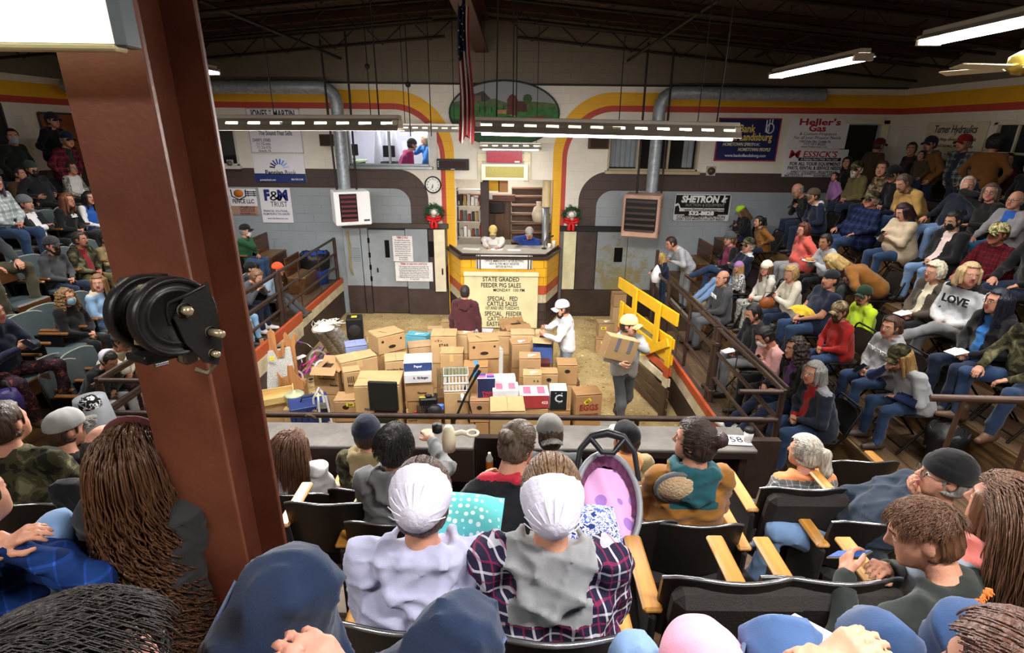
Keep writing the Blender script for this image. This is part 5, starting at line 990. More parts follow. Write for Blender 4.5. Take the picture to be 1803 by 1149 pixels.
def camo(a, b_, c, d, s=9.):
    key = ('cm', a, b_, c, d, s)
    if key in MATS: return MATS[key]
    m, nt, b = nmat('camouflage'); L = nt.links.new; b.inputs['Roughness'].default_value = .85; b.inputs['Specular IOR Level'].default_value = .12
    tc = N(nt, 'ShaderNodeTexCoord'); no = N(nt, 'ShaderNodeTexNoise', i_Scale=s, i_Detail=3., i_Distortion=.8); L(tc.outputs['Object'], no.inputs[0]); rp = N(nt, 'ShaderNodeValToRGB'); rp.color_ramp.interpolation = 'CONSTANT'
    e = rp.color_ramp.elements; e[0].position = 0; e[0].color = rgba(C(a)); e[1].position = .42; e[1].color = rgba(C(b_))
    for p, q in ((.52, c), (.6, d)): x = e.new(p); x.color = rgba(C(q))
    L(no.outputs['Fac'], rp.inputs[0]); L(rp.outputs[0], b.inputs['Base Color']); wrinkle(nt, b, tc.outputs['Object'], .45); MATS[key] = m; return m
def skin(c='#c98f78'):
    key = ('sk', c)
    if key in MATS: return MATS[key]
    m = mat(c, .5, 0, .1, 9., .12, 80., None, 0, 'Object', .35).copy(); b = m.node_tree.nodes['Principled BSDF']; b.inputs['Subsurface Weight'].default_value = .12; b.inputs['Subsurface Radius'].default_value = (.02, .008, .004); MATS[key] = m; return m
def hairm(c):
    key = ('hr', c)
    if key in MATS: return MATS[key]
    m, nt, b = nmat('hair'); L = nt.links.new; b.inputs['Roughness'].default_value = .42; col = C(c); b.inputs['Specular IOR Level'].default_value = .4
    tc = N(nt, 'ShaderNodeTexCoord'); mp = N(nt, 'ShaderNodeMapping'); mp.inputs['Scale'].default_value = (110, 110, 7); L(tc.outputs['Object'], mp.inputs[0]); no = N(nt, 'ShaderNodeTexNoise', i_Scale=1., i_Detail=4., i_Distortion=.5); L(mp.outputs[0], no.inputs[0])
    rp = N(nt, 'ShaderNodeValToRGB'); e = rp.color_ramp.elements; e[0].position = .3; e[1].position = .7; e[0].color = rgba(tuple(x * .38 for x in col)); e[1].color = rgba(tuple(min(1, x * 1.35 + .01) for x in col)); L(no.outputs['Fac'], rp.inputs[0]); L(rp.outputs[0], b.inputs['Base Color'])
    bp = N(nt, 'ShaderNodeBump', i_Strength=.7, i_Distance=.01); L(no.outputs['Fac'], bp.inputs['Height']); L(bp.outputs[0], b.inputs['Normal']); MATS[key] = m; return m
def setm(o, *ms):
    for i, m in enumerate(ms): o.material_slots[i].link = 'OBJECT'; o.material_slots[i].material = m
    return o
FABRIC = dict(jeans=cloth('#2c4060'), ljeans=cloth('#7390b8'), djeans=cloth('#202a40'), black=cloth('#17171a'), grey=cloth('#86878a'), lgrey=cloth('#b4b6bb'), dgrey=cloth('#45464a'), char=cloth('#303236'), navy=cloth('#1c2338'), red=cloth('#a01f1f'), white=cloth('#e6e3e6'), cream=cloth('#d3cbb8'), beige=cloth('#c6b398'), tan=cloth('#b08d55'), brown=cloth('#7a4f27'), dbrown=cloth('#4a3826'), rust=cloth('#8a5a24'), coral=cloth('#cf5b52'), pink=cloth('#d9a2a0', .6), hot=cloth('#b02a66'), mar=cloth('#4a2428'), wine=cloth('#7a2f48'), purple=cloth('#5a3a70'), green=cloth('#1f4a2e'), olive=cloth('#6a5f3a'), neon=cloth('#c8e632'), blue=cloth('#2757a8'), teal=cloth('#1d4a52'), lav=cloth('#b3b4d2'), dnm=cloth('#8fb4d8'), khaki=cloth('#8a7a58'), orange=cloth('#d8602a'), yellow=cloth('#d9b42a'), mauve=cloth('#a070a8'), slate=cloth('#5e6268'), trouser=cloth('#4f5052'), sky=cloth('#3f7fc0'),
    camo=camo('#2e2b1c', '#4b4a2c', '#6e6843', '#8d8460'), camod=camo('#201f18', '#3a3826', '#55503a', '#6d6a50'), camog=camo('#6a6a66', '#8c8b84', '#b9b7ae', '#4b4b48', 12.), camob=camo('#3b3024', '#6b5b43', '#8d7a5c', '#a9977a', 12.), bw=camo('#151515', '#e2e2e2', '#2a2a2a', '#d0d0d0', 22.), legp=camo('#241d24', '#3a2830', '#251d24', '#7a4038', 22.),
    redpl=plaid('#7a1420', '#16121a', '#3a0f18', 9., .42), winepl=plaid('#571826', '#241720', '#7a2a38', 10., .3), bluepl=plaid('#2a55b0', '#06080f', '#142a58', 6.5, .5), navypl=plaid('#18203c', '#2a365c', '#0f1424', 9., .25), greypl=plaid('#4a4d50', '#8a8c8c', '#24262a', 10., .25), bwpl=plaid('#e4e2e0', '#181818', '#2a2a2a', 11., .48), plumpl=plaid('#262238', '#d8d4e0', '#8a2850', 17., .13), whpl=plaid('#cdd2d4', '#6a7a7a', '#9aa4a6', 9., .3))
def fab(x): return FABRIC[x] if isinstance(x, str) and x in FABRIC else (cloth(x) if isinstance(x, str) else x)
EYEW = mat('#dcd6d0', .3, var=0); IRIS = mat('#2a1d14', .2, var=0)
HAIRC = dict(black='#14110f', brown='#3a261a', lbrown='#6a4a30', blonde='#b08a50', pblonde='#c8a870', grey='#8a8682', white='#cfc8bb', red='#5a2a18', dkred='#33161a', blue='#101428')
# ---------------------------------------------------------------- one person
V3 = lambda *a: np.array(a, float)
def unit(v): return v / (np.linalg.norm(v) + 1e-9)
def ik(S, T, l1, l2, hint):
    d = T - S; L_ = np.linalg.norm(d); L_ = min(max(L_, abs(l1 - l2) + .02), (l1 + l2) * .995); u = unit(d); T = S + u * L_
    a = math.acos(max(-1, min(1, (l1 * l1 + L_ * L_ - l2 * l2) / (2 * l1 * L_)))); h_ = unit(hint - u * (hint @ u)); return S + u * (l1 * math.cos(a)) + h_ * (l1 * math.sin(a)), T
def pose(kind, lean, twist, slean, wide, legs, arms, seat=.45):
    J = {}; tw, ln, sl = math.radians(twist), math.radians(lean), math.radians(slean); lat, fwd = V3(math.cos(tw), math.sin(tw), 0), V3(-math.sin(tw), math.cos(tw), 0)
    Hc = V3(0, 0, seat + .1) if kind == 'sit' else V3(0, 0, .94)
    d = unit(fwd * math.sin(ln) + V3(0, 0, 1) * math.cos(ln) + lat * math.sin(sl)); d2 = unit(fwd * math.sin(ln * 1.35) + V3(0, 0, 1) * math.cos(ln * 1.35) + lat * math.sin(sl * 1.2))
    J['H'] = Hc; J['C'] = Hc + d * .29; J['N'] = J['C'] + d2 * .20; J['d'], J['d2'], J['lat'], J['fwd'] = d, d2, lat, fwd
    J['head'] = J['N'] + d2 * .155 + fwd * .025
    for s, k in ((-1, 'L'), (1, 'R')):
        J['S' + k] = J['N'] - d2 * .055 + lat * s * .175 * wide
        hj = Hc + V3(s * .085, 0, -.02)
        if kind == 'sit':
            kn, an = {'sit': (V3(s * .13, .41, seat + .06), V3(s * .13, .42, .09)), 'wide': (V3(s * .24, .38, seat + .07), V3(s * .2, .40, .09)), 'out': (V3(s * .13, .40, seat + .03), V3(s * .12, .72, .12)), 'tuck': (V3(s * .12, .40, seat + .07), V3(s * .12, .26, .09)), 'high': (V3(s * .13, .38, seat + .12), V3(s * .13, .44, .2)),
                'cross': (V3(-.04, .42, seat + .17), V3(.22, .68, seat - .08)) if s < 0 else (V3(.10, .40, seat + .05), V3(.12, .44, .09)), 'left': (V3(s * .13 - .1, .38, seat + .07), V3(s * .13 - .1, .42, .09))}[legs]
        else:
            kn, an = {'stand': (V3(s * .10, .03, .5), V3(s * .11, -.01, .09)), 'walk': (V3(s * .09, .12 + .1 * s, .5), V3(s * .08, .0 + s * .24, .10 + (.06 if s < 0 else 0)))}[legs]
        J['h' + k], J['K' + k], J['A' + k] = hj, kn, an
        zt = seat + .17 if kind == 'sit' else .85; c = J['C']
        tgt = {'lap': V3(s * .05, .27, zt + .02), 'knees': V3(s * .15, .36, zt + .0), 'phone': V3(s * .045, .30, zt + .20), 'high': V3(s * .07, .33, zt + .42), 'fold': c + fwd * .19 - d * .03 - lat * s * .1, 'side': V3(s * .27, .03, zt - .02), 'pock': V3(s * .20, .10, zt + .08), 'rest': V3(s * .27, .22, zt + .05), 'table': V3(s * .10, .36, zt + .14),
            'chinR': J['head'] + fwd * .10 + V3(0, 0, -.14) + lat * .02 if s > 0 else V3(-.05, .28, zt + .02), 'chinL': J['head'] + fwd * .10 + V3(0, 0, -.14) - lat * .02 if s < 0 else V3(.05, .28, zt + .02), 'cheekR': J['head'] + lat * .09 + fwd * .05 + V3(0, 0, -.05) if s > 0 else V3(-.05, .3, zt + .1), 'carry': c + fwd * .34 + lat * s * .17 + V3(0, 0, -.12 if s > 0 else .03), 'pick': c + fwd * .36 + lat * s * .05 + V3(0, 0, -.02 + .05 * s), 'reachR': c + fwd * .48 + lat * .12 + V3(0, 0, .12) if s > 0 else V3(-.05, .28, zt + .02), 'lean': V3(s * .12, .42, zt + .22), 'legR': V3(.16, .34, zt + .02) if s > 0 else V3(-.02, .3, zt + .04), 'bothleft': V3(-.16 + s * .05, .34, zt + .2)}[arms]
        hint = lat * s * 1.0 - V3(0, 0, .8) - fwd * .35
        if arms == 'fold': hint = lat * s * 1.4 - V3(0, 0, .5)
        J['E' + k], J['W' + k] = ik(J['S' + k], np.asarray(tgt, float), .285, .255, hint)
    return J
CHAIRS = []
PEOPLE = {}
def rotz(v, a): c, s = math.cos(a), math.sin(a); return V3(v[0] * c - v[1] * s, v[0] * s + v[1] * c, v[2])
def person(px, py, row, label, top='char', pants='jeans', hair=('short', 'brown'), hat=None, beard=None, face=0., hy=0., hp=0., hr_=0., lean=6., twist=0., slean=0., arms='lap', legs='sit', s=1., g=1., fem=False, sk='#c08a72', glasses=None, mask=None, hood=None, shoes='#2a2320', kind='sit', seat=.45, chair=None, prop=None, t=None, z=None, X=None, Y=None, vest=None, open_=None, logo=None, sleeve=None, collar=None, res=None, boot=False, cat='person', hcurl=.55, hs=1., lower=True, nofit=False, hairres=.0105, knees=None, hands=None, lg=1., fore=None, back=None):
    if row[0] == 'F' and lean == 6.: lean = 0.
    J = pose(kind, lean, twist, slean, 1.0 + (g - 1) * .35 - (.08 if fem else 0), legs, arms, seat)
    base = {'R': math.pi / 2, 'L': -math.pi / 2, 'F': 0., 'B': math.pi}[row[0]]; rz = base + math.radians(face); hl = J['head']
    d = ray(px, py); fit = s
    if row[1:].isdigit() and t is None:
        i = int(row[1:]) - 1; fz = {'R': RZ, 'L': LZ, 'F': FZ}[row[0]][i]; zr = fz + hl[2] * s
        hw = rotz(hl * s, rz)
        if row[0] == 'R': xr = RX[i] + .62 + hw[0] * 1.; a, b_ = d.x, xr
        elif row[0] == 'L': xr = LX[i] - .66 + hw[0]; a, b_ = d.x, xr
        else: xr = FY[i] - .72 + hw[1]; a, b_ = d.y, xr
        if X is not None: a, b_ = d.x, X
        if Y is not None: a, b_ = d.y, Y
        wz = 2.2; tt = (a * b_ + wz * d.z * (zr - H)) / (a * a + wz * d.z * d.z)
        pz = H + d.z * tt; fit = max(s * .88, min(s * 1.1, (pz - fz) / hl[2]))
    else: tt = t; fz = z
    W = EYE + d * tt; hw = rotz(hl * fit, rz); root = V3(W.x - hw[0], W.y - hw[1], W.z - hw[2])
    if nofit and fz is not None: root[2] = fz
    s = fit; far = tt
    if knees or hands:
        def loc(q): w_ = att(*q); return rotz(V3(w_.x - root[0], w_.y - root[1], w_.z - root[2]), -rz) / s
        for k, q in zip('LR', knees or ()):
            if q: J['K' + k] = loc(q); J['A' + k] = J['K' + k] + V3(0, .08, -.42)
        for k, sg, q in zip('LR', (-1, 1), hands or ()):
            if q: J['E' + k], J['W' + k] = ik(J['S' + k], loc(q), .285, .255, J['lat'] * sg * 1. - V3(0, 0, .6))
    h = res or (.013 if far < 3.2 else (.0195 if far < 6.2 else .026))
    seed = int(abs(px * 7 + py))
    lat, fwd, dd, d2 = J['lat'], J['fwd'], J['d'], J['d2']; up = V3(0, 0, 1)
    # ---- the body: one continuous figure with head, hands
    g2 = 1 + (g - 1) * .6; body = [(J['H'] - lat * .06, J['C'] - lat * .06, .085 * g, .085), (J['H'] + lat * .06, J['C'] + lat * .06, .085 * g, .085), (J['C'], J['N'] - d2 * .03, .085, .05), (J['N'] - d2 * .02, J['head'] - d2 * .07 - fwd * .02, .05, .05)]
    for k in 'LR': body += [(J['N'] - d2 * .04, J['S' + k], .045, .05), (J['S' + k], J['E' + k], .05 * g2, .042), (J['E' + k], J['W' + k], .041, .027), (J['h' + k], J['K' + k], .075 * g2, .052), (J['K' + k], J['A' + k], .05, .036)]
    bare = sleeve is not None
    V, Q = caps_mesh(body, .03 if not bare else h, .03); Vs, Qs, Ms = [V], [Q], [np.zeros(len(Q), int)]; off = len(V)
    hV, hQ, hM = tmpl('head', .0068 if far < 3.2 else (.0103 if far < 8 else .0125), fem)
    R = Matrix.Rotation(math.radians(twist * .8 + hy), 3, 'Z') @ Matrix.Rotation(math.radians(-hp - lean * .35), 3, 'X') @ Matrix.Rotation(math.radians(hr_), 3, 'Y'); Rn = np.array(R); hsx = (.95 if fem else 1.) * hs
    Vs.append((hV * hsx) @ Rn.T + J['head']); Qs.append(hQ + off); Ms.append(hM); off += len(hV)
    hh = .0062 if far < 2.2 else (.0092 if far < 7 else .0125)
    for k, sg in (('R', 1), ('L', -1)):
        tV, tQ = tmpl('hand', hcurl, hh); f_ = unit(J['W' + k] - J['E' + k])
        if arms in ('lap', 'fold', 'table', 'legR'): f_ = unit(f_ - lat * sg * .35)
        if arms in ('phone', 'high', 'pick', 'carry', 'bothleft'): pn = unit(-lat * sg + up * .2)
        elif arms in ('side', 'pock'): pn = unit(-lat * sg)
        elif 'chin' in arms or 'cheek' in arms: pn = -fwd if f_[2] > .2 else -up
        else: pn = -up + fwd * .15
        z_ = -unit(pn - f_ * (pn @ f_)); x_ = np.cross(f_, z_); B_ = np.stack([x_, f_, z_], 1); v = tV.copy(); q = tQ
        # thumb points to the inner side for palms-down hands
        if sg > 0: pass
        else: v = v * V3(-1, 1, 1); q = q[:, ::-1]
        Vs.append(v * (1. if not fem else .92) @ B_.T + J['W' + k] - f_ * .012); Qs.append(q + off); Ms.append(np.zeros(len(q), int)); off += len(v)
    sm_ = skin(sk); hc = HAIRC.get(hair[1], hair[1]) if hair else '#3a261a'
    me = np_mesh('person', np.concatenate(Vs), np.concatenate(Qs), [sm_, EYEW, IRIS, mat('#9c5a50' if not fem else '#b0525a', .4, var=0), mat(hc, .7, var=0)], np.concatenate(Ms))
    o = tag(link('person', me, None, tuple(root), (0, 0, rz), (s, s, s)), label, cat)
    # ---- top
    ti = .012; top_c = []
    for sg in (-1, 1): top_c.append((J['H'] + lat * sg * .075 * g + dd * .0, J['C'] + lat * sg * .082, .118 * g + ti, .108 * (1 + (g - 1) * .5) + ti))
    top_c += [(J['H'] + dd * .12 + fwd * .05 * (g * 1.6 - 1), J['C'] - dd * .05 + fwd * .03, .12 * g + ti, .115 + ti), (J['C'], J['N'] - d2 * .05, .105 + ti, .066 + ti)]
    if fem: top_c += [(J['C'] + dd * .03 + fwd * .075 - lat * .065, J['C'] + dd * .02 + fwd * .075 - lat * .06, .062, .062), (J['C'] + dd * .03 + fwd * .075 + lat * .065, J['C'] + dd * .02 + fwd * .075 + lat * .06, .062, .062)]
    for k in 'LR':
        top_c += [(J['N'] - d2 * .045, J['S' + k], .056 + ti, .060 + ti), (J['S' + k], J['E' + k] if sleeve != 'short' else J['S' + k] * .45 + J['E' + k] * .55, .060 * g2 + ti, (.052 if sleeve != 'short' else .062) + ti * .7)]
        if sleeve != 'short': top_c.append((J['E' + k], J['W' + k] * .93 + J['E' + k] * .07, .052 + ti * .7, .036 + ti * .6))
    if hood or collar:
        b0 = J['N'] + d2 * (.03 if hood else .015)
        if hood:
            rim = [(.085, .05, .0), (.11, -.02, .0), (.115, -.075, -.03), (.075, -.115, -.12), (0, -.125, -.165), (-.075, -.115, -.12), (-.115, -.075, -.03), (-.11, -.02, .0), (-.085, .05, .0)]; pts = [b0 + lat * x + fwd * y + d2 * z for x, y, z in rim]
            for i in range(8): top_c.append((pts[i], pts[i + 1], .024, .024))
            for x in (-.085, -.045, 0, .045, .085): top_c.append((b0 + lat * x - fwd * (.085 - 3 * x * x), b0 + lat * x * .6 - fwd * .105 - d2 * .12, .034, .026))
        else:
            pts = [b0 + lat * .085 + fwd * .03, b0 + lat * .085 - fwd * .04, b0 - fwd * .085, b0 - lat * .085 - fwd * .04, b0 - lat * .085 + fwd * .03]
            for i in range(4): top_c.append((pts[i], pts[i + 1], .024, .024))
    V, Q = caps_mesh(top_c, h, .03, .0062 if h < .014 else .006, seed); C_ = V[Q].mean(1); rel = C_ - J['C']; lx, fy_, ud = rel @ lat, rel @ fwd, rel @ dd; mi = np.zeros(len(Q), int); tm = [fab(top)]
    if hood and hood is not True: mi[(((C_ - J['N']) @ d2 > -.012) & (np.abs((C_ - J['N']) @ lat) < .135)) | (((C_ - J['N']) @ fwd < -.098) & ((C_ - J['N']) @ d2 > -.185) & (np.abs((C_ - J['N']) @ lat) < .125))] = len(tm); tm.append(fab(hood))
    if collar and collar is not True: mi[((C_ - J['N']) @ d2 > -.012)] = len(tm); tm.append(fab(collar))
    if open_: mi[(np.abs(lx) < .055 + .03 * (ud > .1)) & (fy_ > .04)] = len(tm); tm.append(fab(open_))
    if vest:
        dl = np.minimum(*[np.abs(np.linalg.norm(C_ - J['S' + k], axis=1)) for k in 'LR']); onarm = (np.abs(lx) > .155 * g) | ((fy_ > .18)); mi[onarm] = len(tm); tm.append(fab(vest))
    if fore:
        for k in 'LR': ab = J['W' + k] - J['E' + k]; tt_ = np.clip((C_ - J['E' + k]) @ ab / (ab @ ab), 0, 1); mi[(np.linalg.norm(C_ - J['E' + k] - tt_[:, None] * ab, axis=1) < .075) & (tt_ > .02)] = len(tm)
        tm.append(fab(fore))
    obj_t = link('jacket', np_mesh('jacket', V, Q, tm, mi), o)
    if back: p = J['N'] + d2 * .012 - fwd * .108; text('lettering', back[0], mat(back[1], .7, var=0), obj_t, tuple(p), back[2], None, (math.pi / 2 - math.radians(lean) * 1.3, 0, math.radians(twist)), bold=.03, ext=.008)
    if logo:                                                         # print across the chest
        txt, lc, sz = logo; p = J['C'] + fwd * (.155 + .03 * (g - 1)) + dd * .06; T_ = text('lettering', txt, mat(lc, .7, var=0), obj_t, tuple(p), sz, None, (math.pi / 2 - math.radians(lean), 0, math.radians(twist) + math.pi), bold=.02, ext=.006)
    # ---- trousers and shoes
    if lower:
        lc_ = [(J['H'] - lat * .05, J['H'] + lat * .05, .118 * g, .118 * g)]
        for k in 'LR': lc_ += [(J['h' + k], J['K' + k], .092 * g2 * lg, .07 * lg), (J['K' + k], J['A' + k] + V3(0, 0, .02), .068 * lg, .06 * lg)]
        V, Q = caps_mesh(lc_, h * (1.15 if far > 1.3 else 1.), .03, .0052 * (1.3 if lg > 1 else 1.) if h * 1.15 < .014 else .006, seed + 3); link('trousers', np_mesh('trousers', V, Q, [fab(pants)]), o)
        if lg > 1:
            for k, sg in zip('LR', (-1, 1)):
                pts = [J['h' + k] + V3(sg * .092 * lg, .05, .03), (J['h' + k] + J['K' + k]) / 2 + V3(sg * .083 * lg, 0, .02), J['K' + k] + V3(sg * .07 * lg, 0, .02), J['K' + k] * .5 + J['A' + k] * .5 + V3(sg * .068 * lg, 0, 0)]; q = MB(); q.tube(pts, .0045, 5); obj('side_seam', q, cloth('#50607e'), o)
        for k in 'LR':
            so = link('shoe', shoe_mesh(boot), o); d_ = J['A' + k] - J['K' + k]; yaw = math.atan2(-(J['K' + k] - J['h' + k])[0], (J['K' + k] - J['h' + k])[1]) if kind == 'sit' else 0.; tilt = math.atan2(d_[1], -d_[2]) * .8
            so.matrix_local = Matrix.Translation(Vector(J['A' + k]) - Vector((0, 0, .075))) @ Matrix.Rotation(yaw, 4, 'Z') @ Matrix.Rotation(max(0, tilt), 4, 'X'); setm(so, mat(shoes, .5), mat('#d8d4ce' if shoes[1] in 'de' else '#1a1715', .6))
    HM = Matrix.Translation(Vector(J['head'])) @ R.to_4x4() @ Matrix.Scale(hsx, 4)
    def onhead(nm, mesh, *ms, M_=Matrix.Identity(4), par=None):
        c = link(nm, mesh, par or o); c.matrix_local = HM @ M_ if par is None else M_; setm(c, *ms); return c
    if hair: onhead('hair', hair_mesh(hair[0], hairres), hairm(hc))
    if hat:
        k, c1 = hat[0], hat[1]; bk = Matrix.Rotation(math.pi, 4, 'Z') if 'back' in hat else Matrix.Identity(4)
        if k == 'cap':
            cr = onhead('cap', hat_mesh('crown'), fab(c1), M_=bk @ Matrix.Rotation(.08, 4, 'X')); br = link('brim', hat_mesh('brim'), cr); setm(br, fab(hat[2] if len(hat) > 2 and hat[2] != 'back' else c1))
        else: onhead({'beanie': 'beanie', 'bandana': 'bandana', 'cover': 'prayer_cap', 'hood': 'hood'}[k], hat_mesh(k), fab(c1) if k != 'cover' else COVER, M_=Matrix.Rotation(.42 if k == 'cover' and c1 == 2 else 0., 4, 'X'))
    if beard: onhead('beard', hat_mesh(beard[0]), hairm(HAIRC.get(beard[1], beard[1])))
    if mask: onhead('face_mask', hat_mesh('mask'), fab(mask))
    if glasses: onhead('glasses', GLM, mat(glasses, .3))
    Mr = Matrix.Translation(tuple(root)) @ Matrix.Rotation(rz, 4, 'Z') @ Matrix.Scale(s, 4)
    mid = Mr @ Vector((J['WL'] + J['WR']) / 2 + fwd * .07 + up * .02)
    PEOPLE[label] = (o, J, Mr, rz, s, HM)
    if chair is None and kind == 'sit': CHAIRS.append((row[0], Vector(tuple(root)), rz, label, far))
    if prop: PROPS.append((prop[0], mid, rz, prop[1], lean))
    return o
COVER = mat('#dcd8ea', .6, 0, .06, 20., .2, 90.)
PROPS = []
# ================================================================ the crowd
B, BR, LB, BL, GR, WH = 'black', 'brown', 'lbrown', 'blonde', 'grey', 'white'
P = person
# right stand, bottom row
P(1272, 490, 'R1', 'balding man in charcoal sweatshirt with white cat logo', 'dgrey', 'slate', ('bald', BR), hy=15, lean=4, logo=('PUMA', '#e8e8e8', .085), hood=True, arms='lap', X=3.45)
P(1325, 552, 'R1', 'man in black jacket and black mask holding papers', 'black', 'grey', ('short', B), mask='black', hy=10, hp=15, arms='lap', sk='#a8755c', hood=True, prop=('paper', 'small white sheet held by the man in the black mask'))
P(1345, 592, 'R1', 'woman in fluffy pink coat with white mask', 'pink', 'black', ('bun', B), fem=True, mask='white', hp=25, lean=22, arms='phone', sk='#b98068', collar=True, g=1.15, prop=('phone', 'dark phone in the hands of the woman in pink'))
P(1400, 612, 'R1', 'woman with dark curls in black jacket over purple top', 'black', 'djeans', ('curly', '#2a1a16'), fem=True, hy=5, lean=10, arms='legR', open_='purple', shoes='#e6e2dc', legs='out', g=1.2)
P(1432, 655, 'R1', 'grey haired woman in navy denim coat over red shirt', '#232a38', 'jeans', ('bob', '#8f8c88'), fem=True, hy=20, lean=12, arms='lap', collar='grey', open_='red', g=1.2)
# right stand, second row
P(1284, 420, 'R2', 'woman in grey beanie and maroon puffer vest, legs crossed', 'wine', 'jeans', ('pony', LB), ('beanie', '#4c4f52'), fem=True, glasses='#222222', hy=25, vest='black', collar=True, legs='cross', arms='lap', shoes='#5a3a26', X=4.2)
P(1318, 432, 'R2', 'man in brown camouflage cap and navy white collared jacket', 'navy', 'ljeans', ('short', GR), ('cap', 'camod'), hy=15, lean=-8, collar='lgrey', legs='out', shoes='#8a7a5c', arms='fold', X=4.35)
P(1300, 470, 'R2', 'child in purple eared beanie and speckled coat', 'bw', 'sky', ('long', BL), ('beanie', 'mauve'), fem=True, s=.72, hy=20, arms='lap', X=4.0)
P(1349, 472, 'R2', 'young woman in cream knit beanie and pale coat', '#c9c4b8', 'camog', ('long', LB), ('beanie', '#ded6c4'), fem=True, glasses='#3a2a22', hy=35, hood='lgrey', arms='lap')
P(1392, 482, 'R2', 'blonde woman in beige hooded jacket with brown purse', '#cdc5b4', 'djeans', ('bushy', '#b0905c'), fem=True, hy=20, hp=12, hood=True, arms='phone', prop=('phone', 'black phone held by the blonde woman in beige'))
P(1462, 492, 'R2', 'burly man in navy tee with dark skull bandana', 'navy', 'jeans', ('buzz', B), ('bandana', '#22252a'), ('goatee', '#5a4a40'), hy=12, lean=-6, sleeve='short', g=1.35, arms='lap', sk='#b9826a')
P(1478, 548, 'R2', 'bearded man in red fleece and camouflage cap', '#a5241e', 'jeans', ('short', BR), ('cap', 'camob'), ('beard', BR), hy=20, hp=10, lean=8, arms='lap', g=1.1, collar='#8a1c18', sk='#b57a62')
P(1520, 520, 'R2', 'man in green cap and neon yellow shirt', 'neon', 'jeans', ('short', BR), ('cap', '#24382a'), ('goatee', BR), hy=30, collar=True, X=4.75)
P(1568, 575, 'R2', 'woman with ponytail in grey printed sweatshirt', '#9a9a9c', 'jeans', ('pony', '#4a2e1e'), fem=True, hy=18, hood=True, g=1.3, arms='lap', logo=('YOU START', '#eeeeee', .06), prop=('phone', 'dark phone held by the woman with the ponytail'), X=4.25)
P(1583, 628, 'R2', 'long haired blond man in grey tee over blue sleeves', '#9fa1a4', 'jeans', ('long', '#a8824e'), ('cap', 'camod'), ('goatee', LB), hy=12, hp=14, lean=24, arms='chinR', fore='#22305e', g=1.2, glasses='#222222', boot=True, shoes='#4a3c32', X=4.05)
# right stand, third row
P(1305, 372, 'R3', 'girl in lime and grey trucker cap and black hoodie', 'black', 'djeans', ('long', LB), ('cap', '#a8d832', '#6a6a58'), fem=True, hp=28, lean=14, arms='phone', hood=True, X=5.1, prop=('phone', 'dark phone held by the girl in the lime cap'))
P(1336, 390, 'R3', 'girl with dark ponytail in rust brown work coat', 'rust', 'djeans', ('pony', B), fem=True, hy=5, lean=14, hood='dbrown', arms='pock', X=5.05)
P(1414, 405, 'R3', 'woman in coral hoodie with reddish brown hair', 'coral', 'grey', ('bushy', '#5a2e1e'), fem=True, glasses='#5a4038', hy=10, hood=True, arms='pock', g=1.35)
P(1453, 425, 'R3', 'young person in grey hoodie holding a sandwich', '#a5a7ab', 'black', ('short', '#1a1210'), hy=20, hp=10, hood=True, lean=10, arms='phone', sk='#a9765a', prop=('bun', 'sandwich bun on a paper plate held in the grey hoodie'))
P(1466, 462, 'R3', 'person in rust brown coat bending forward, blonde hair down', 'rust', 'dgrey', ('bob', '#c8a868'), fem=True, face=-25, lean=52, hp=30, hood=True, arms='knees', g=1.2, X=4.75)
P(1645, 478, 'R3', 'white haired woman with glasses in dark brown coat', '#4a4238', 'black', ('bushy', '#d8cfb8'), fem=True, glasses='#6a4a3a', hy=8, arms='lap', open_='#d8cfb4', g=1.25, prop=('paper', 'folded white paper on the lap of the white haired woman'))
P(1708, 482, 'R3', 'blonde woman in varsity sweatshirt turned to the camera', 'lgrey', 'grey', ('bob', '#c2a67a'), fem=True, hy=62, face=12, vest='#c9c7c6', collar='black', arms='lap', g=1.35, legs='cross', logo=('LOVE', '#1a1a1a', .12))
P(1757, 530, 'R3', 'woman with blue black hair in black hoodie with bright print', 'black', 'djeans', ('longer', 'blue'), fem=True, glasses='#5a3036', hy=-5, hood=True, arms='lap', open_='#2a6ab0', prop=('paper', 'white cards held by the woman with blue black hair'), g=1.15, X=4.75)
P(1835, 555, 'R3', 'person in grey camouflage jacket and cowboy boots at the edge', 'camod', 'jeans', ('short', BR), hy=10, arms='knees', boot=True, shoes='#5a4030', legs='wide', g=1.15, X=4.75)
# right stand, fourth row
P(1404, 335, 'R4', 'grey bearded balding man in black long sleeves', 'black', 'djeans', ('bald', GR), None, ('goatee', GR), glasses='#333333', hp=22, lean=22, arms='phone', X=5.75, prop=('phone', 'black phone held by the balding man in black'))
P(1432, 345, 'R4', 'boy in tan cap and navy jacket with white hood', 'navy', 'djeans', ('short', BR), ('cap', '#5a4a40', '#7a6a58'), hy=8, lean=14, hood='white', vest='#1f2740', arms='lap', s=.9, X=5.7)
P(1535, 352, 'R4', 'heavy man in navy plaid shirt and camouflage cap', 'navypl', 'jeans', ('short', GR), ('cap', 'camod'), hy=12, lean=-10, arms='rest', g=1.7, sk='#b57a68', X=6.1)
P(1590, 372, 'R4', 'woman in beige sweater looking at a phone', 'beige', 'jeans', ('bob', 'dkred'), fem=True, hp=24, hy=5, arms='phone', g=1.5, sk='#d09a84', prop=('phone', 'green cased phone held by the woman in the beige sweater'))
P(1678, 388, 'R4', 'woman in black mask and black cardigan over pale shirt', 'black', 'ljeans', ('bun', B), fem=True, mask='black', hp=14, hy=15, arms='lap', open_='#e0c8c4', g=1.4, sk='#b98a70')
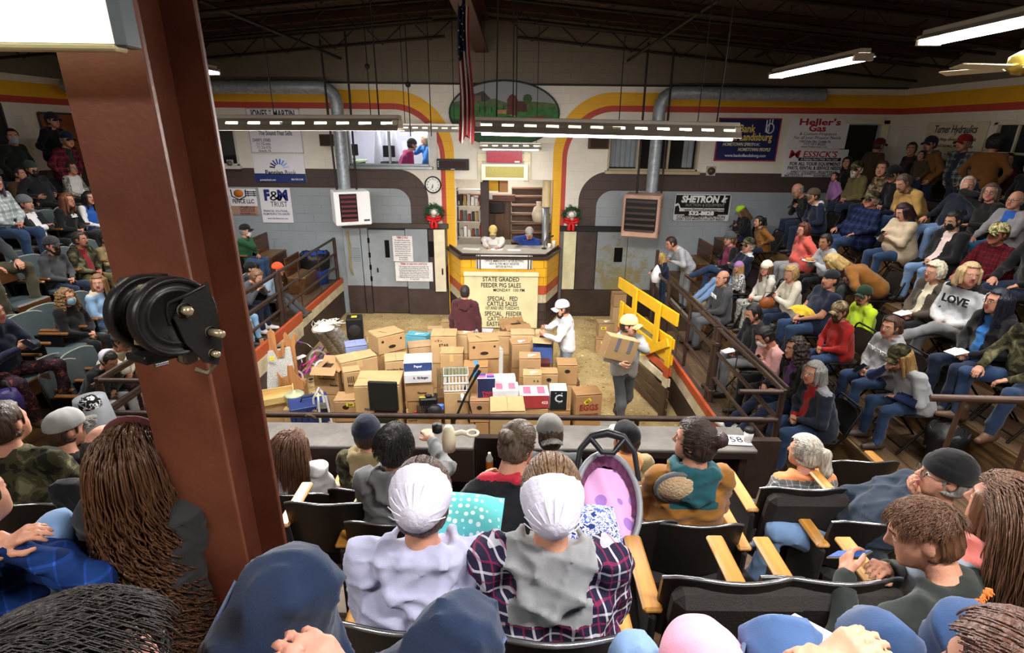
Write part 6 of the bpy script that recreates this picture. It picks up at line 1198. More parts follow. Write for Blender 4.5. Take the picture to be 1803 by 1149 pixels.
P(1757, 412, 'R4', 'man in red plaid jacket and yellow camouflage cap', 'redpl', 'djeans', ('short', BR), ('cap', camo('#3a3828', '#8a8450', '#d8d0a0', '#5a5a3a', 16.)), hy=12, arms='knees', g=1.35, glasses='#333333', collar=True, sk='#a96a52')
P(1848, 400, 'R4', 'person in black jacket at the right edge of the fourth row', 'black', 'djeans', ('short', BR), arms='knees', g=1.2)
# right stand, fifth row
P(1472, 300, 'R5', 'small girl in pink jacket standing', 'mauve', 'djeans', ('bun', '#2a1a14'), fem=True, s=.66, kind='stand', legs='stand', arms='pock', hy=15, X=6.5, z=RZ[4], t=10.9, nofit=True)
P(1491, 286, 'R5', 'child in black hooded jacket with the hood up', 'black', 'djeans', ('short', B), ('hood', 'black'), kind='stand', legs='stand', arms='side', s=.8, hy=45, t=11.2, z=RZ[4])
P(1508, 298, 'R5', 'white bearded man in olive coat and brown cap', 'olive', 'djeans', ('short', WH), ('cap', 'camod'), ('beard', '#bdb6ac'), hy=25, lean=10, hood=True, arms='lap', X=6.6)
P(1553, 297, 'R5', 'smiling man in brown camouflage jacket', 'camob', 'djeans', ('short', BR), hy=38, lean=8, arms='lap', X=6.75)
P(1573, 306, 'R5', 'man in black cap and black white striped jacket', 'black', 'djeans', ('short', B), ('cap', 'black'), hy=22, hp=15, lean=12, X=6.6, glasses='#333333')
P(1590, 321, 'R5', 'grey haired man in tan canvas coat leaning forward', '#b58f52', 'jeans', ('short', '#5a4a40'), hp=24, hy=10, lean=24, hood='dbrown', arms='lap', g=1.25, X=6.3)
P(1704, 326, 'R5', 'smiling white haired man in dark navy jacket', '#1d2330', 'ljeans', ('short', WH), hy=52, lean=-8, arms='rest', g=1.25, sk='#c98a74', X=6.7)
P(1744, 338, 'R5', 'grey haired woman with glasses, cheek on her hand', '#1c1a1c', 'black', ('bob', '#6a5a50'), fem=True, glasses='#3a3030', hy=40, lean=4, arms='cheekR', g=1.2, X=6.6)
P(1788, 352, 'R5', 'balding man in grey jacket over bright blue shirt', '#8d8a90', '#2f6a8a', ('bald', GR), glasses='#222222', hy=15, lean=2, arms='knees', open_='blue', g=1.3, X=6.55)
# right stand, standing along the top
for a in ((1548, 256, 'man in brown coat and red cap seen from behind in the dark doorway', 'dbrown', ('short', BR), ('cap', '#5a1f1f'), 11.5, dict(face=-170)),
          (1605, 262, 'dark haired woman in black jacket over maroon', 'black', ('bun', '#2a1512'), None, 10.7, dict(fem=True, hy=45, open_='mar', collar='mar')),
          (1638, 254, 'bearded man in brown coat and navy cap with glasses', 'brown', ('short', BR), ('cap', '#1d2030'), 10.1, dict(hy=12, glasses='#333333', hood='dgrey', beard=('goatee', BR))),
          (1697, 252, 'older man in red cap and grey plaid shirt over navy tee', 'greypl', ('short', GR), ('cap', '#8a1a22'), 9.3, dict(hy=8, open_='navy', g=1.35, sk='#b9806c')),
          (1752, 252, 'dark haired person in brown coat turned to the window', 'brown', ('bushy', '#1f1612'), None, 8.9, dict(face=-150)),
          (1775, 282, 'boy in maroon hooded sweatshirt facing the camera', 'mar', ('short', B), None, 9.0, dict(hy=50, hood='dgrey', s=.88)),
          (1622, 273, 'small child carried beside the brown coated man', 'dbrown', ('short', BR), None, 10.2, dict(hy=40, s=.62, legs='stand')),
          (1818, 290, 'person in dark jacket at the top right edge', 'black', ('short', B), None, 8.0, dict(hy=20))):
    P(a[0], a[1], 'R', a[2], a[3], 'djeans', a[4], a[5], kind='stand', legs=a[7].pop('legs', 'stand'), arms='pock', t=a[6], z=RZ[5], **a[7])
# behind the far end of the right railing
P(1181, 428, 'R', 'man in light grey hoodie leaning on the railing end', 'lgrey', 'grey', ('short', BR), kind='stand', legs='stand', lean=34, hp=10, arms='lean', hood='white', t=11.0, z=RZ[0], face=10)
P(1164, 452, 'R', 'small blonde girl in dark coat looking into the ring', 'navy', 'djeans', ('long', '#c8a05a'), kind='stand', legs='stand', s=.66, fem=True, lean=12, arms='lean', t=10.7, z=RZ[0], face=10)
# left stand
P(432, 406, 'L2', 'man in green sweatshirt, white mask and black cap', 'green', 'jeans', ('short', GR), ('cap', 'black'), mask='white', hy=10, lean=6, arms='chinR', X=-5.5)
P(490, 474, 'L1', 'man in orange beanie and light denim jacket', '#9fb6cc', 'dgrey', ('short', BR), ('beanie', '#e0512a'), glasses='#222222', hy=8, lean=22, arms='lap', legs='out', boot=True, shoes='#4a4034')
P(453, 487, 'L1', 'woman with cropped brown hair in grey hoodie', 'dgrey', 'djeans', ('bushy', '#7a5a40'), fem=True, hy=-22, lean=30, hp=12, arms='lean', hood=True, shoes='#e0dedc')
P(442, 472, 'L1', 'person in black beanie sitting behind the grey hoodie', 'black', 'black', ('short', B), ('beanie', 'black'), hy=10, X=-5.15)
P(404, 500, 'L1', 'person in light jeans mostly hidden by the pillar', 'slate', 'dnm', ('short', BR), hy=5, legs='sit', shoes='#2a2a2a')
P(193, 634, 'L1', 'young person in white prayer cap and black hoodie', 'black', 'lgrey', ('short', '#1c1412'), ('cover', 0), hy=-20, hp=26, lean=26, hood=True, arms='lap', X=-4.75, fem=True)
P(214, 600, 'L1', 'person in cream jacket and olive cap, hand on face', '#d3cdbb', 'legp', ('short', '#1c1412'), ('cap', '#33301f'), hy=-10, hp=12, lean=22, arms='chinR', sk='#a06a50', g=1.1, X=-4.8)
P(118, 522, 'L2', 'woman with wavy blond hair and blue mask in black puffer', 'black', 'black', ('curly', '#8a6a44'), fem=True, mask='#8fc0d8', hy=-12, lean=4, arms='lap', g=1.15)
P(173, 497, 'L2', 'smiling young woman in light denim jacket', 'dnm', 'ljeans', ('long', '#8a6442'), fem=True, hy=-62, arms='lap', collar='#d8cfc0', sk='#d8a088')
P(-14, 548, 'L2', 'person in navy sweatshirt and patterned leggings', 'navy', 'legp', ('short', BR), fem=True, arms='phone', legs='wide', boot=True, shoes='#4a3426', X=-5.3, prop=('phone', 'dark phone in the hands above the patterned leggings'))
P(92, 432, 'L3', 'bearded young man in charcoal hoodie and grey cap', 'dgrey', 'djeans', ('short', BR), ('cap', '#3a3a3e'), ('beard', '#20140f'), hy=-8, lean=8, hood=True, arms='lap', sk='#c08a74')
P(141, 421, 'L3', 'man in green camouflage jacket over red shirt', 'camod', 'olive', ('short', '#2a2220'), None, ('goatee', '#3a302c'), hy=5, lean=6, hood='camod', open_='#7a2028', g=1.15, arms='lap', sk='#a87058')
P(186, 421, 'L3', 'dark haired boy beside the pillar in olive jacket', 'khaki', 'olive', ('short', '#161010'), hy=10, s=.82, arms='lap', sk='#a87058')
P(-58, 375, 'L3', 'person in dark olive trousers at the left edge', 'char', '#4a4636', ('short', BR), arms='knees', legs='wide')
P(45, 358, 'L4', 'man in grey beanie and black jacket over white shirt', '#1d1d20', 'black', ('short', BR), ('beanie', '#6a6c70'), ('goatee', GR), hy=5, lean=-2, collar='slate', open_='white', arms='fold', g=1.15)
P(119, 352, 'L4', 'woman with glasses in black lettered sweatshirt', 'black', 'black', ('long', '#7a4a34'), fem=True, glasses='#151515', hy=2, lean=12, arms='lap', g=1.1, logo=('Salt', '#e8e8e8', .09))
P(157, 348, 'L4', 'dark haired girl in blue white and red jacket', 'blue', 'dgrey', ('long', '#18100e'), fem=True, hy=-20, lean=10, arms='lap', vest='white', s=.92)
P(-14, 318, 'L4', 'person in pale plaid shirt and jeans at the left edge', 'whpl', 'jeans', ('long', '#5a4a52'), fem=True, arms='lap', X=-7.4)
P(55, 297, 'L5', 'man with big black beard and knit cap in dark coat', '#25262a', 'black', ('short', B), ('beanie', '#39473f'), ('beard', '#0f0c0b'), hy=-15, lean=-6, arms='pock', g=1.2)
P(126, 296, 'L5', 'woman with glasses in white vest over camouflage', 'white', 'black', ('bun', '#3a2a20'), fem=True, glasses='#222222', hy=-8, vest='camog', arms='lap', prop=('paper', 'white paper on the lap of the woman in the white vest'))
P(34, 306, 'L5', 'person in dull brown coat behind the black beard', 'dbrown', 'black', ('short', B), hy=10, X=-8.5)
for a in ((118, 246, 'man in wine plaid coat and navy cap', 'winepl', ('short', GR), ('cap', '#1c2340'), 9.9, dict(hy=-15, lean=12, open_='#1c2a26', g=1.2)),
          (92, 212, 'man in dark cap and black jacket at the top left', 'black', ('short', B), ('cap', '#2a2230'), 10.1, dict(hy=-5, hood=True, g=1.15)),
          (22, 240, 'masked person in dark green coat against the left wall', '#1d221c', ('short', B), None, 9.5, dict(hy=-40, mask='#8fa8c8', g=1.1))):
    P(a[0], a[1], 'L', a[2], a[3], 'black', a[4], a[5], kind='stand', legs='stand', arms='pock', t=a[6], z=LZ[5], **a[7])
# front stand, first row (backs to the camera)
P(520, 782, 'F1', 'girl with long brown hair in white sweater', 'white', 'djeans', ('longer', '#5a3a28'), fem=True, hy=-22, arms='lap', s=.92, Y=3.3, prop=('paper', 'pen and paper held by the girl in white'))
P(646, 762, 'F1', 'person in navy knit beanie and camouflage coat', 'camod', 'jeans', ('short', BR), ('beanie', '#171c2c'), hy=5, hood='khaki', Y=3.4, X=None)
P(968, 765, 'F1', 'person in worn grey cap turned backwards', 'dgrey', 'jeans', ('short', BR), ('cap', '#6a6864', 'back'), hy=5, Y=3.35)
P(1102, 772, 'F1', 'child in black and white cap and orange hoodie', 'khaki', 'jeans', ('short', BR), ('cap', 'black', '#dfe3e8'), hy=30, s=.86, hood='#d89a62', Y=3.35)
P(1416, 795, 'F1', 'woman with grey ponytail in black and white checks', 'bwpl', 'jeans', ('pony', '#b8b0a0'), fem=True, hy=35, collar='#e08a5a', lean=10, Y=3.2)
P(118, 756, 'F1', 'man in two tone grey cap and black shirt', 'black', 'black', ('short', BR), ('cap', '#8a8a88', '#5a5652'), hy=-30, slean=-6, lean=10, Y=3.25)
# second row
P(697, 785, 'F2', 'man with thinning dark hair in grey hoodie reaching out', '#6f7072', 'jeans', ('short', '#2a2522'), hy=-8, hood=True, arms='reachR', g=1.1, Y=2.55)
P(912, 782, 'F2', 'woman with brown bun in black coat with red lining', '#202126', 'djeans', ('bun', '#5a4a3a'), fem=True, hy=-38, hp=16, collar='#b02a3a', lean=12, arms='bothleft', g=1.05, Y=2.5)
P(1222, 776, 'F2', 'woman in brown canvas coat with teal hood', '#8a5c26', 'djeans', ('bun', '#33221c'), fem=True, hy=52, hood='teal', g=1.12, arms='lap', Y=2.5)
P(1662, 838, 'F2', 'man in black beanie and shiny navy jacket', '#232e3e', 'ljeans', ('short', GR), ('beanie', '#121214'), hy=10, face=62, lean=-26, arms='chinL', legs='high', glasses='#333333', Y=2.35)
P(185, 790, 'F2', 'bald man in black jacket reading', '#16181a', 'black', ('bald', '#2a2420'), hp=22, lean=16, arms='phone', Y=2.45)
P(10, 745, 'F2', 'person in camouflage jacket at the left edge', 'camod', 'djeans', ('short', BR), g=1.15, slean=-4, Y=2.6)
# third row
P(744, 878, 'F3', 'girl in white pleated prayer cap and lavender hoodie', 'lav', 'djeans', ('short', '#4a2e20'), ('cover', 1), fem=True, hood=True, lean=3, hp=10, arms='lap', t=1.68, res=.0105, g=1.28)
P(970, 874, 'F3', 'woman in white prayer cap and plum plaid jacket', 'plumpl', 'djeans', ('short', '#7a5c42'), ('cover', 2), fem=True, hood='grey', lean=3, hp=16, g=1.3, arms='lap', t=1.64, res=.0105)
P(1625, 942, 'F3', 'boy with short brown hair playing on a phone', '#2a2d2a', '#1c2648', ('boy', '#5a3a26'), hy=30, hp=14, face=28, lean=20, slean=-6, collar='#262a28', back=('UNDER AR', '#e07a3a', .034), arms='phone', t=1.85, s=.95, legs='high', prop=('phone', 'camouflage cased phone with lit game screen in the boy\'s hands'), hands=((1488, 1010, 1.95), (1560, 1000, 2.0)))
P(1768, 892, 'F3', 'girl with long brown hair in mint and grey puffer', '#9aa6b4', 'djeans', ('longer', '#6a4a34'), fem=True, hy=25, collar='#e08078', hood='#e08078', t=1.9)
P(236, 806, 'F3', 'woman with very long curly brown hair and maroon headband', '#2d2b2d', 'black', ('longer', '#4a2c1c'), fem=True, hy=10, lean=2, t=1.9, chair=False)
P(-55, 880, 'F3', 'person in blue and black buffalo plaid with light jeans', 'bluepl', 'ljeans', ('short', BR), arms='lap', legs='high', g=1.25, t=1.8, knees=(None, (95, 935, 1.9)), hands=((10, 960, 1.7), (30, 965, 1.7)))
# fourth and fifth row, closest to the camera
P(130, 1222, 'F5', 'man with dark hair and glasses in camouflage coat and jeans', 'camob', '#1d2a44', ('short', '#2a2422'), hy=-62, hp=-4, lean=8, glasses='#222222', g=1.45, t=.74, sk='#c98d7a', chair=False, knees=((505, 1040, .94), (800, 1135, .9)), hands=((520, 1222, .80), (612, 1218, .80)), res=.0105, lg=1.22)
P(1238, 1222, 'F4', 'girl in pink baseball cap and light jeans', '#c8c8d0', 'ljeans', ('short', '#8a6a48'), ('cap', '#e39ab4'), fem=True, hp=26, t=1.02, s=.9, knees=((1115, 1165, 1.2), (1200, 1210, 1.2)))
P(1790, 1222, 'F5', 'woman with auburn bun in grey sweatshirt and jeans', '#77787c', '#2a4064', ('bun', '#4a2418'), fem=True, hy=18, hp=8, lean=12, g=1.3, t=.86, chair=False, knees=((1545, 1140, 1.0), (1700, 1122, 1.06)), hands=((1450, 1172, .92), (1490, 1182, .9)), res=.0105, lg=1.02)
P(1470, 1420, 'F5', 'person in pale blue jeans cut off by the bottom edge', 'slate', '#405a86', ('short', BR), t=.62, chair=False, knees=((1375, 1148, 1.0), (1500, 1270, .95)), arms='lap', g=1.3, res=.0105, lg=1.02)
# in the ring
P(1108, 573, 'B', 'man in tan cap and grey hoodie carrying a carton', '#a3a3a4', 'trouser', ('short', '#2a1e18'), ('cap', '#d8c48a'), kind='stand', legs='walk', arms='carry', lean=2, hy=45, hood=True, boot=True, shoes='#3a3028', t=7.5, z=0, face=12, s=1.07, hands=((1114, 606, 7.25), (1094, 641, 7.2)))
P(990, 543, 'B', 'man in grey cap and white hoodie sorting a box', '#d5d6da', '#7d8792', ('short', '#2a1e18'), ('cap', '#b9bac0'), ('beard', '#2a1a14'), kind='stand', legs='stand', arms='pick', lean=6, hp=10, hood=True, t=9.0, z=0, face=-82, s=1.05)
P(819, 514, 'F', 'man in maroon hoodie with back to the crowd', 'mar', 'black', ('buzz', '#2a211e'), kind='stand', legs='stand', arms='side', lean=2, hood=True, t=9.6, z=0, face=-6)
P(868, 408, 'B', 'older auctioneer in white sweatshirt and yellow cap', '#e2ddd6', 'djeans', ('short', GR), ('cap', '#d8bf72'), ('beard', '#a8a098'), hp=20, lean=12, arms='table', t=12.85, chair=False, s=1.04, hands=((876, 438, 12.4), (860, 438, 12.4)), g=1.45, glasses='#444444', lower=False)
P(932, 411, 'B', 'auctioneer in blue hoodie and grey cap, head on hand', '#27408a', 'djeans', ('short', BR), ('cap', '#a8a29a'), ('goatee', BR), hp=10, lean=12, arms='cheekR', t=12.85, chair=False, s=1.04, g=1.2, sk='#c98a72', lower=False, hood=True)
P(726, 255, 'B', 'person in hot pink sweater working in the office', 'hot', 'black', ('short', '#1a1412'), ('beanie', '#2a2624'), face=120, lean=20, t=13.0, chair=False, lower=False, arms='lap')
P(748, 246, 'B', 'blond woman in blue coat in the office', '#3f7fc8', 'black', ('bob', '#c8a878'), fem=True, face=-60, hp=12, t=13.6, chair=False, lower=False, arms='chinR', kind='stand', legs='stand')
# ================================================================ seats
VIN = mat('#4c585c', .42, 0, .12, 6., .08, 30.); VINE = mat('#8b8f84', .5, 0, .2, 8.); PLY = wood('#6b4526', '#3c2413', 2.5, .4, 'X'); ARM = wood('#8a5a30', '#5e3817', 3., .35, 'Y'); MAPLE = wood('#c78f45', '#a56f2c', 3., .35, 'Y'); CHF = mat('#26211f', .8, 0, .2, 30., .25, 120.); CHP = mat('#1d1a19', .35, 0, .15, 6.); CHROME = mat('#b9b9bc', .22, .9, .05); FOLD = mat('#241f1d', .32, .2, .12, 5.); FRM = mat('#171514', .4, .4)
def curved(w_, z0, z1, y0, dep, th, rake, m=0, nu=10, nv=4, round_=.05):
    """a curved seat back sheet with thickness"""
    q = MB()
    def fn(u, v, o):
        x = (u - .5) * w_; e = abs(u - .5) * 2; zz = z0 + (z1 - z0 - round_ * e ** 4) * v; return (x, y0 + dep * e * e * 1. - rake * v + o, zz)
    q.grid(lambda u, v: fn(u, v, 0), nu, nv, m); q.grid(lambda u, v: fn(1 - u, v, -th), nu, nv, m)
    for v in (0, 1): q.grid(lambda u, t: fn(u if v == 0 else 1 - u, v, -th * (1 - t)), nu, 1, m)
    for u in (0, 1): q.grid(lambda t, v: fn(u, v, -th * (t if u == 1 else 1 - t)), 1, nv, m)
    return q
def edge(w_, z1, y0, dep, rake, round_, r): return [((u - .5) * w_, y0 + dep * (abs(u - .5) * 2) ** 2 - rake - .012, z1 - round_ * (abs(u - .5) * 2) ** 4) for u in [k / 12 for k in range(13)]]
def make_seat(kind, up=False, top=1.02):
    o = link('seat_chair', None)
    if kind == 'L':
        obj('backrest', curved(.54, .42, .88, -.2, .05, .03, .12), VIN, o); obj('back_shell', curved(.55, .36, .86, -.232, .05, .012, .12), PLY, o); q = MB(); q.tube(edge(.54, .88, -.2, .05, .12, .05, 0), .012, 5); obj('edge_trim', q, VINE, o)
        q = MB(); q.box((0, .06, .42), (.5, .46, .08), 0, .02); obj('seat', q, VIN, o); q = MB(); q.box((0, .28, .36), (.5, .03, .18), 0, .006); obj('seat_front', q, PLY, o)
        for s in (-1, 1): q = MB(); q.box((s * .29, .05, .63), (.05, .36, .035), 0, .012); obj('armrest', q, ARM, o); q = MB(); q.box((s * .29, -.02, .31), (.03, .34, .6), 0, .008); obj('side_stand', q, FRM, o)
    elif kind == 'F':
        obj('backrest', curved(.52, .48, top, -.135, .08, .022, .05), CHP, o); q = MB(); q.tube(edge(.52, top, -.135, .08, .05, .05, 0), .0075, 6); obj('chrome_trim', q, CHROME, o)
        if up: q = MB(); q.box((0, -.06, .62), (.48, .1, .4), 0, .035); obj('seat', q, CHF, o, None, (.16, 0, 0))
        else: q = MB(); q.box((0, .06, .42), (.48, .44, .1), 0, .035); obj('seat', q, CHF, o)
        for s in (-1, 1): q = MB(); q.box((s * .285, .06, .645), (.075, .40, .028), 0, .01); obj('armrest', q, MAPLE, o); q = MB(); q.box((s * .285, .0, .32), (.03, .3, .62), 0, .012); obj('side_stand', q, CHF, o)
    else:
        obj('backrest', curved(.44, .52, .82, -.17, .03, .012, .08), FOLD, o); q = MB(); q.box((0, .05, .435), (.42, .40, .03), 0, .012); obj('seat', q, FOLD, o)
        for s in (-1, 1):
            q = MB(); q.tube([(s * .21, .25, .0), (s * .21, -.12, .5), (s * .21, -.25, .83), (s * .17, -.255, .86)], .012, 6); obj('front_leg', q, FRM, o); q = MB(); q.tube([(s * .2, -.22, .0), (s * .2, .14, .42)], .012, 6); obj('rear_leg', q, FRM, o)
        q = MB(); q.tube([(-.17, -.255, .86), (.17, -.255, .86)], .012, 6); obj('top_bar', q, FRM, o); q = MB(); q.tube([(-.21, .2, .07), (.21, .2, .07)], .009, 5); obj('cross_bar', q, FRM, o)
    return o
PROTO = {}
def seat_at(kind, loc, rz, label, group, up=False, scale=1., top=.84):
    key = (kind, up, top)
    if key not in PROTO: PROTO[key] = o = make_seat(kind, up, top)
    else: o = copy_tree(PROTO[key])
    o.name = {'L': 'theatre_seat', 'F': 'theatre_seat', 'R': 'folding_chair'}[kind]; o.location = loc; o.rotation_euler = (0, 0, rz); o.scale = (scale,) * 3
    return tag(o, label, 'chair', group)
KIND = {'R': ('R', 'black folding chair', 'chairs of the right stand'), 'L': ('L', 'grey green theatre seat', 'seats of the left stand'), 'F': ('F', 'dark theatre seat', 'seats of the front stand')}
for (r, p, rz, lb, far) in CHAIRS:
    k, nm, grp = KIND[r]; fz = {'R': RZ, 'L': LZ, 'F': FZ}[r]; base = min(fz, key=lambda z: abs(z - p.z)); base = base if abs(base - p.z) < .16 else p.z
    seat_at(k, Vector((p.x, p.y, base)) + Vector((math.sin(rz), -math.cos(rz), 0)) * .03, {'R': math.pi / 2, 'L': -math.pi / 2, 'F': 0}[r], nm + ' under the ' + ' '.join(lb.split()[:9]), grp, top=1.02 if 'prayer cap' in lb and r == 'F' else .84)
# empty seats the photograph shows
def empty(kind, px, py, row, label, up=False, zoff=.62, rz=None):
    fz = {'R': RZ, 'L': LZ, 'F': FZ}[kind][row - 1]; p = atZ(px, py, fz + zoff); p.y = min(p.y, 12.2); seat_at(kind, (p.x, p.y, fz), {'R': math.pi / 2, 'L': -math.pi / 2, 'F': 0}[kind] if rz is None else rz, label, KIND[kind][2], up)
empty('L', 55, 598, 2, 'empty grey green theatre seat in front of the patterned leggings'); empty('L', 15, 508, 3, 'empty grey green theatre seat at the left edge with worn vinyl'); empty('L', 66, 476, 3, 'empty grey green theatre seat beside the charcoal hoodie')
empty('L', 130, 668, 1, 'empty grey green theatre seat behind the person in black hoodie'); empty('L', 90, 590, 2, 'second empty grey green theatre seat beside the black puffer')
empty('R', 1352, 400, 3, 'empty black folding chair behind the man in navy jacket'); empty('R', 1375, 392, 3, 'empty black folding chair left of the coral hoodie'); empty('R', 1305, 545, 1, 'empty brown folding chair beside the charcoal sweatshirt'); empty('R', 1545, 500, 3, 'empty black folding chair behind the green cap'); empty('R', 1462, 368, 4, 'empty black folding chair behind the boy with the white hood')
for (px, py, row, up, lb) in ((1095, 935, 2, False, 'empty dark theatre seat behind the infant carrier'), (1260, 1035, 3, True, 'folded up dark theatre seat in the middle of the third row'), (1420, 1035, 3, True, 'folded up dark theatre seat beside the maple armrest'), (1390, 880, 2, True, 'folded up dark theatre seat in front of the boy with the phone'), (1500, 830, 1, False, 'empty dark theatre seat beside the checked jacket'), (600, 905, 2, False, 'empty dark theatre seat left of the grey hoodie')):
    empty('F', px, py, row, lb, up)
# benches at the far end of each stand
for (x, y, z, rz, L_, lb) in ((4.25, 12.2, RZ[1], math.pi / 2, .9, 'low wooden bench box against the back wall under the black sign'), (5.0, 12.35, RZ[2], math.pi / 2, .6, 'dark wooden bench end against the back wall'), (-4.75, 11.7, LZ[0], -math.pi / 2, .8, 'low plywood bench in the left stand beside the trash can'), (-5.5, 11.9, LZ[1], -math.pi / 2, .8, 'wooden bench end behind the man in green')):
    o = thing('wooden_bench', lb, 'bench', (x, y, z), (0, 0, rz)); q = MB(); q.box((0, .05, .38), (L_, .4, .04), 0, .006); obj('seat', q, PLK2, o); q = MB(); q.box((0, .22, .19), (L_, .03, .36), 0, .005); obj('front_board', q, PLY, o); q = MB(); q.box((0, -.16, .6), (L_, .03, .4), 0, .006); obj('backrest', q, PLY, o)
    for s in (-1, 1): q = MB(); q.box((s * (L_ / 2 - .03), .03, .18), (.05, .36, .36), 0, .005); obj('leg', q, PLY, o)
# ---------------------------------------------------------------- props in hands
for (k, p, rz, lb, ln) in PROPS:
    if k == 'phone': o = thing('phone', lb, 'phone', p, (-.7, 0, rz)); q = MB(); q.box((0, 0, 0), (.075, .15, .01), 0, .004); obj('case', q, mat('#2d4a3a' if 'green' in lb else ('#4a4230' if 'camou' in lb else '#1a1a1c'), .4), o); q = MB(); q.box((0, -.002, .006), (.066, .135, .002)); obj('screen', q, emis('#26407a', .8) if 'lit' in lb else mat('#10131a', .1), o)
    elif k == 'paper': q = MB(); q.box((0, 0, 0), (.12, .15, .004)); q.box((.02, .02, .004), (.11, .14, .003), rz=.2); tag(obj('paper_sheet', q, mat('#e8e8ea', .7), None, p + Vector((0, 0, -.01)), (-.25, 0, rz)), lb, 'paper')
    elif k == 'bun': o = thing('sandwich_plate', lb, 'food', p, (0, 0, rz)); q = MB(); q.lathe([(.001, 0), (.08, .0), (.11, .012), (.08, .006), (.001, .006)], 18); obj('plate', q, mat('#ece8e0', .6), o); q = MB(); q.lathe([(.001, .008), (.055, .012), (.06, .03), (.04, .05), (.001, .056)], 16); obj('bun', q, mat('#c08a4a', .6), o)
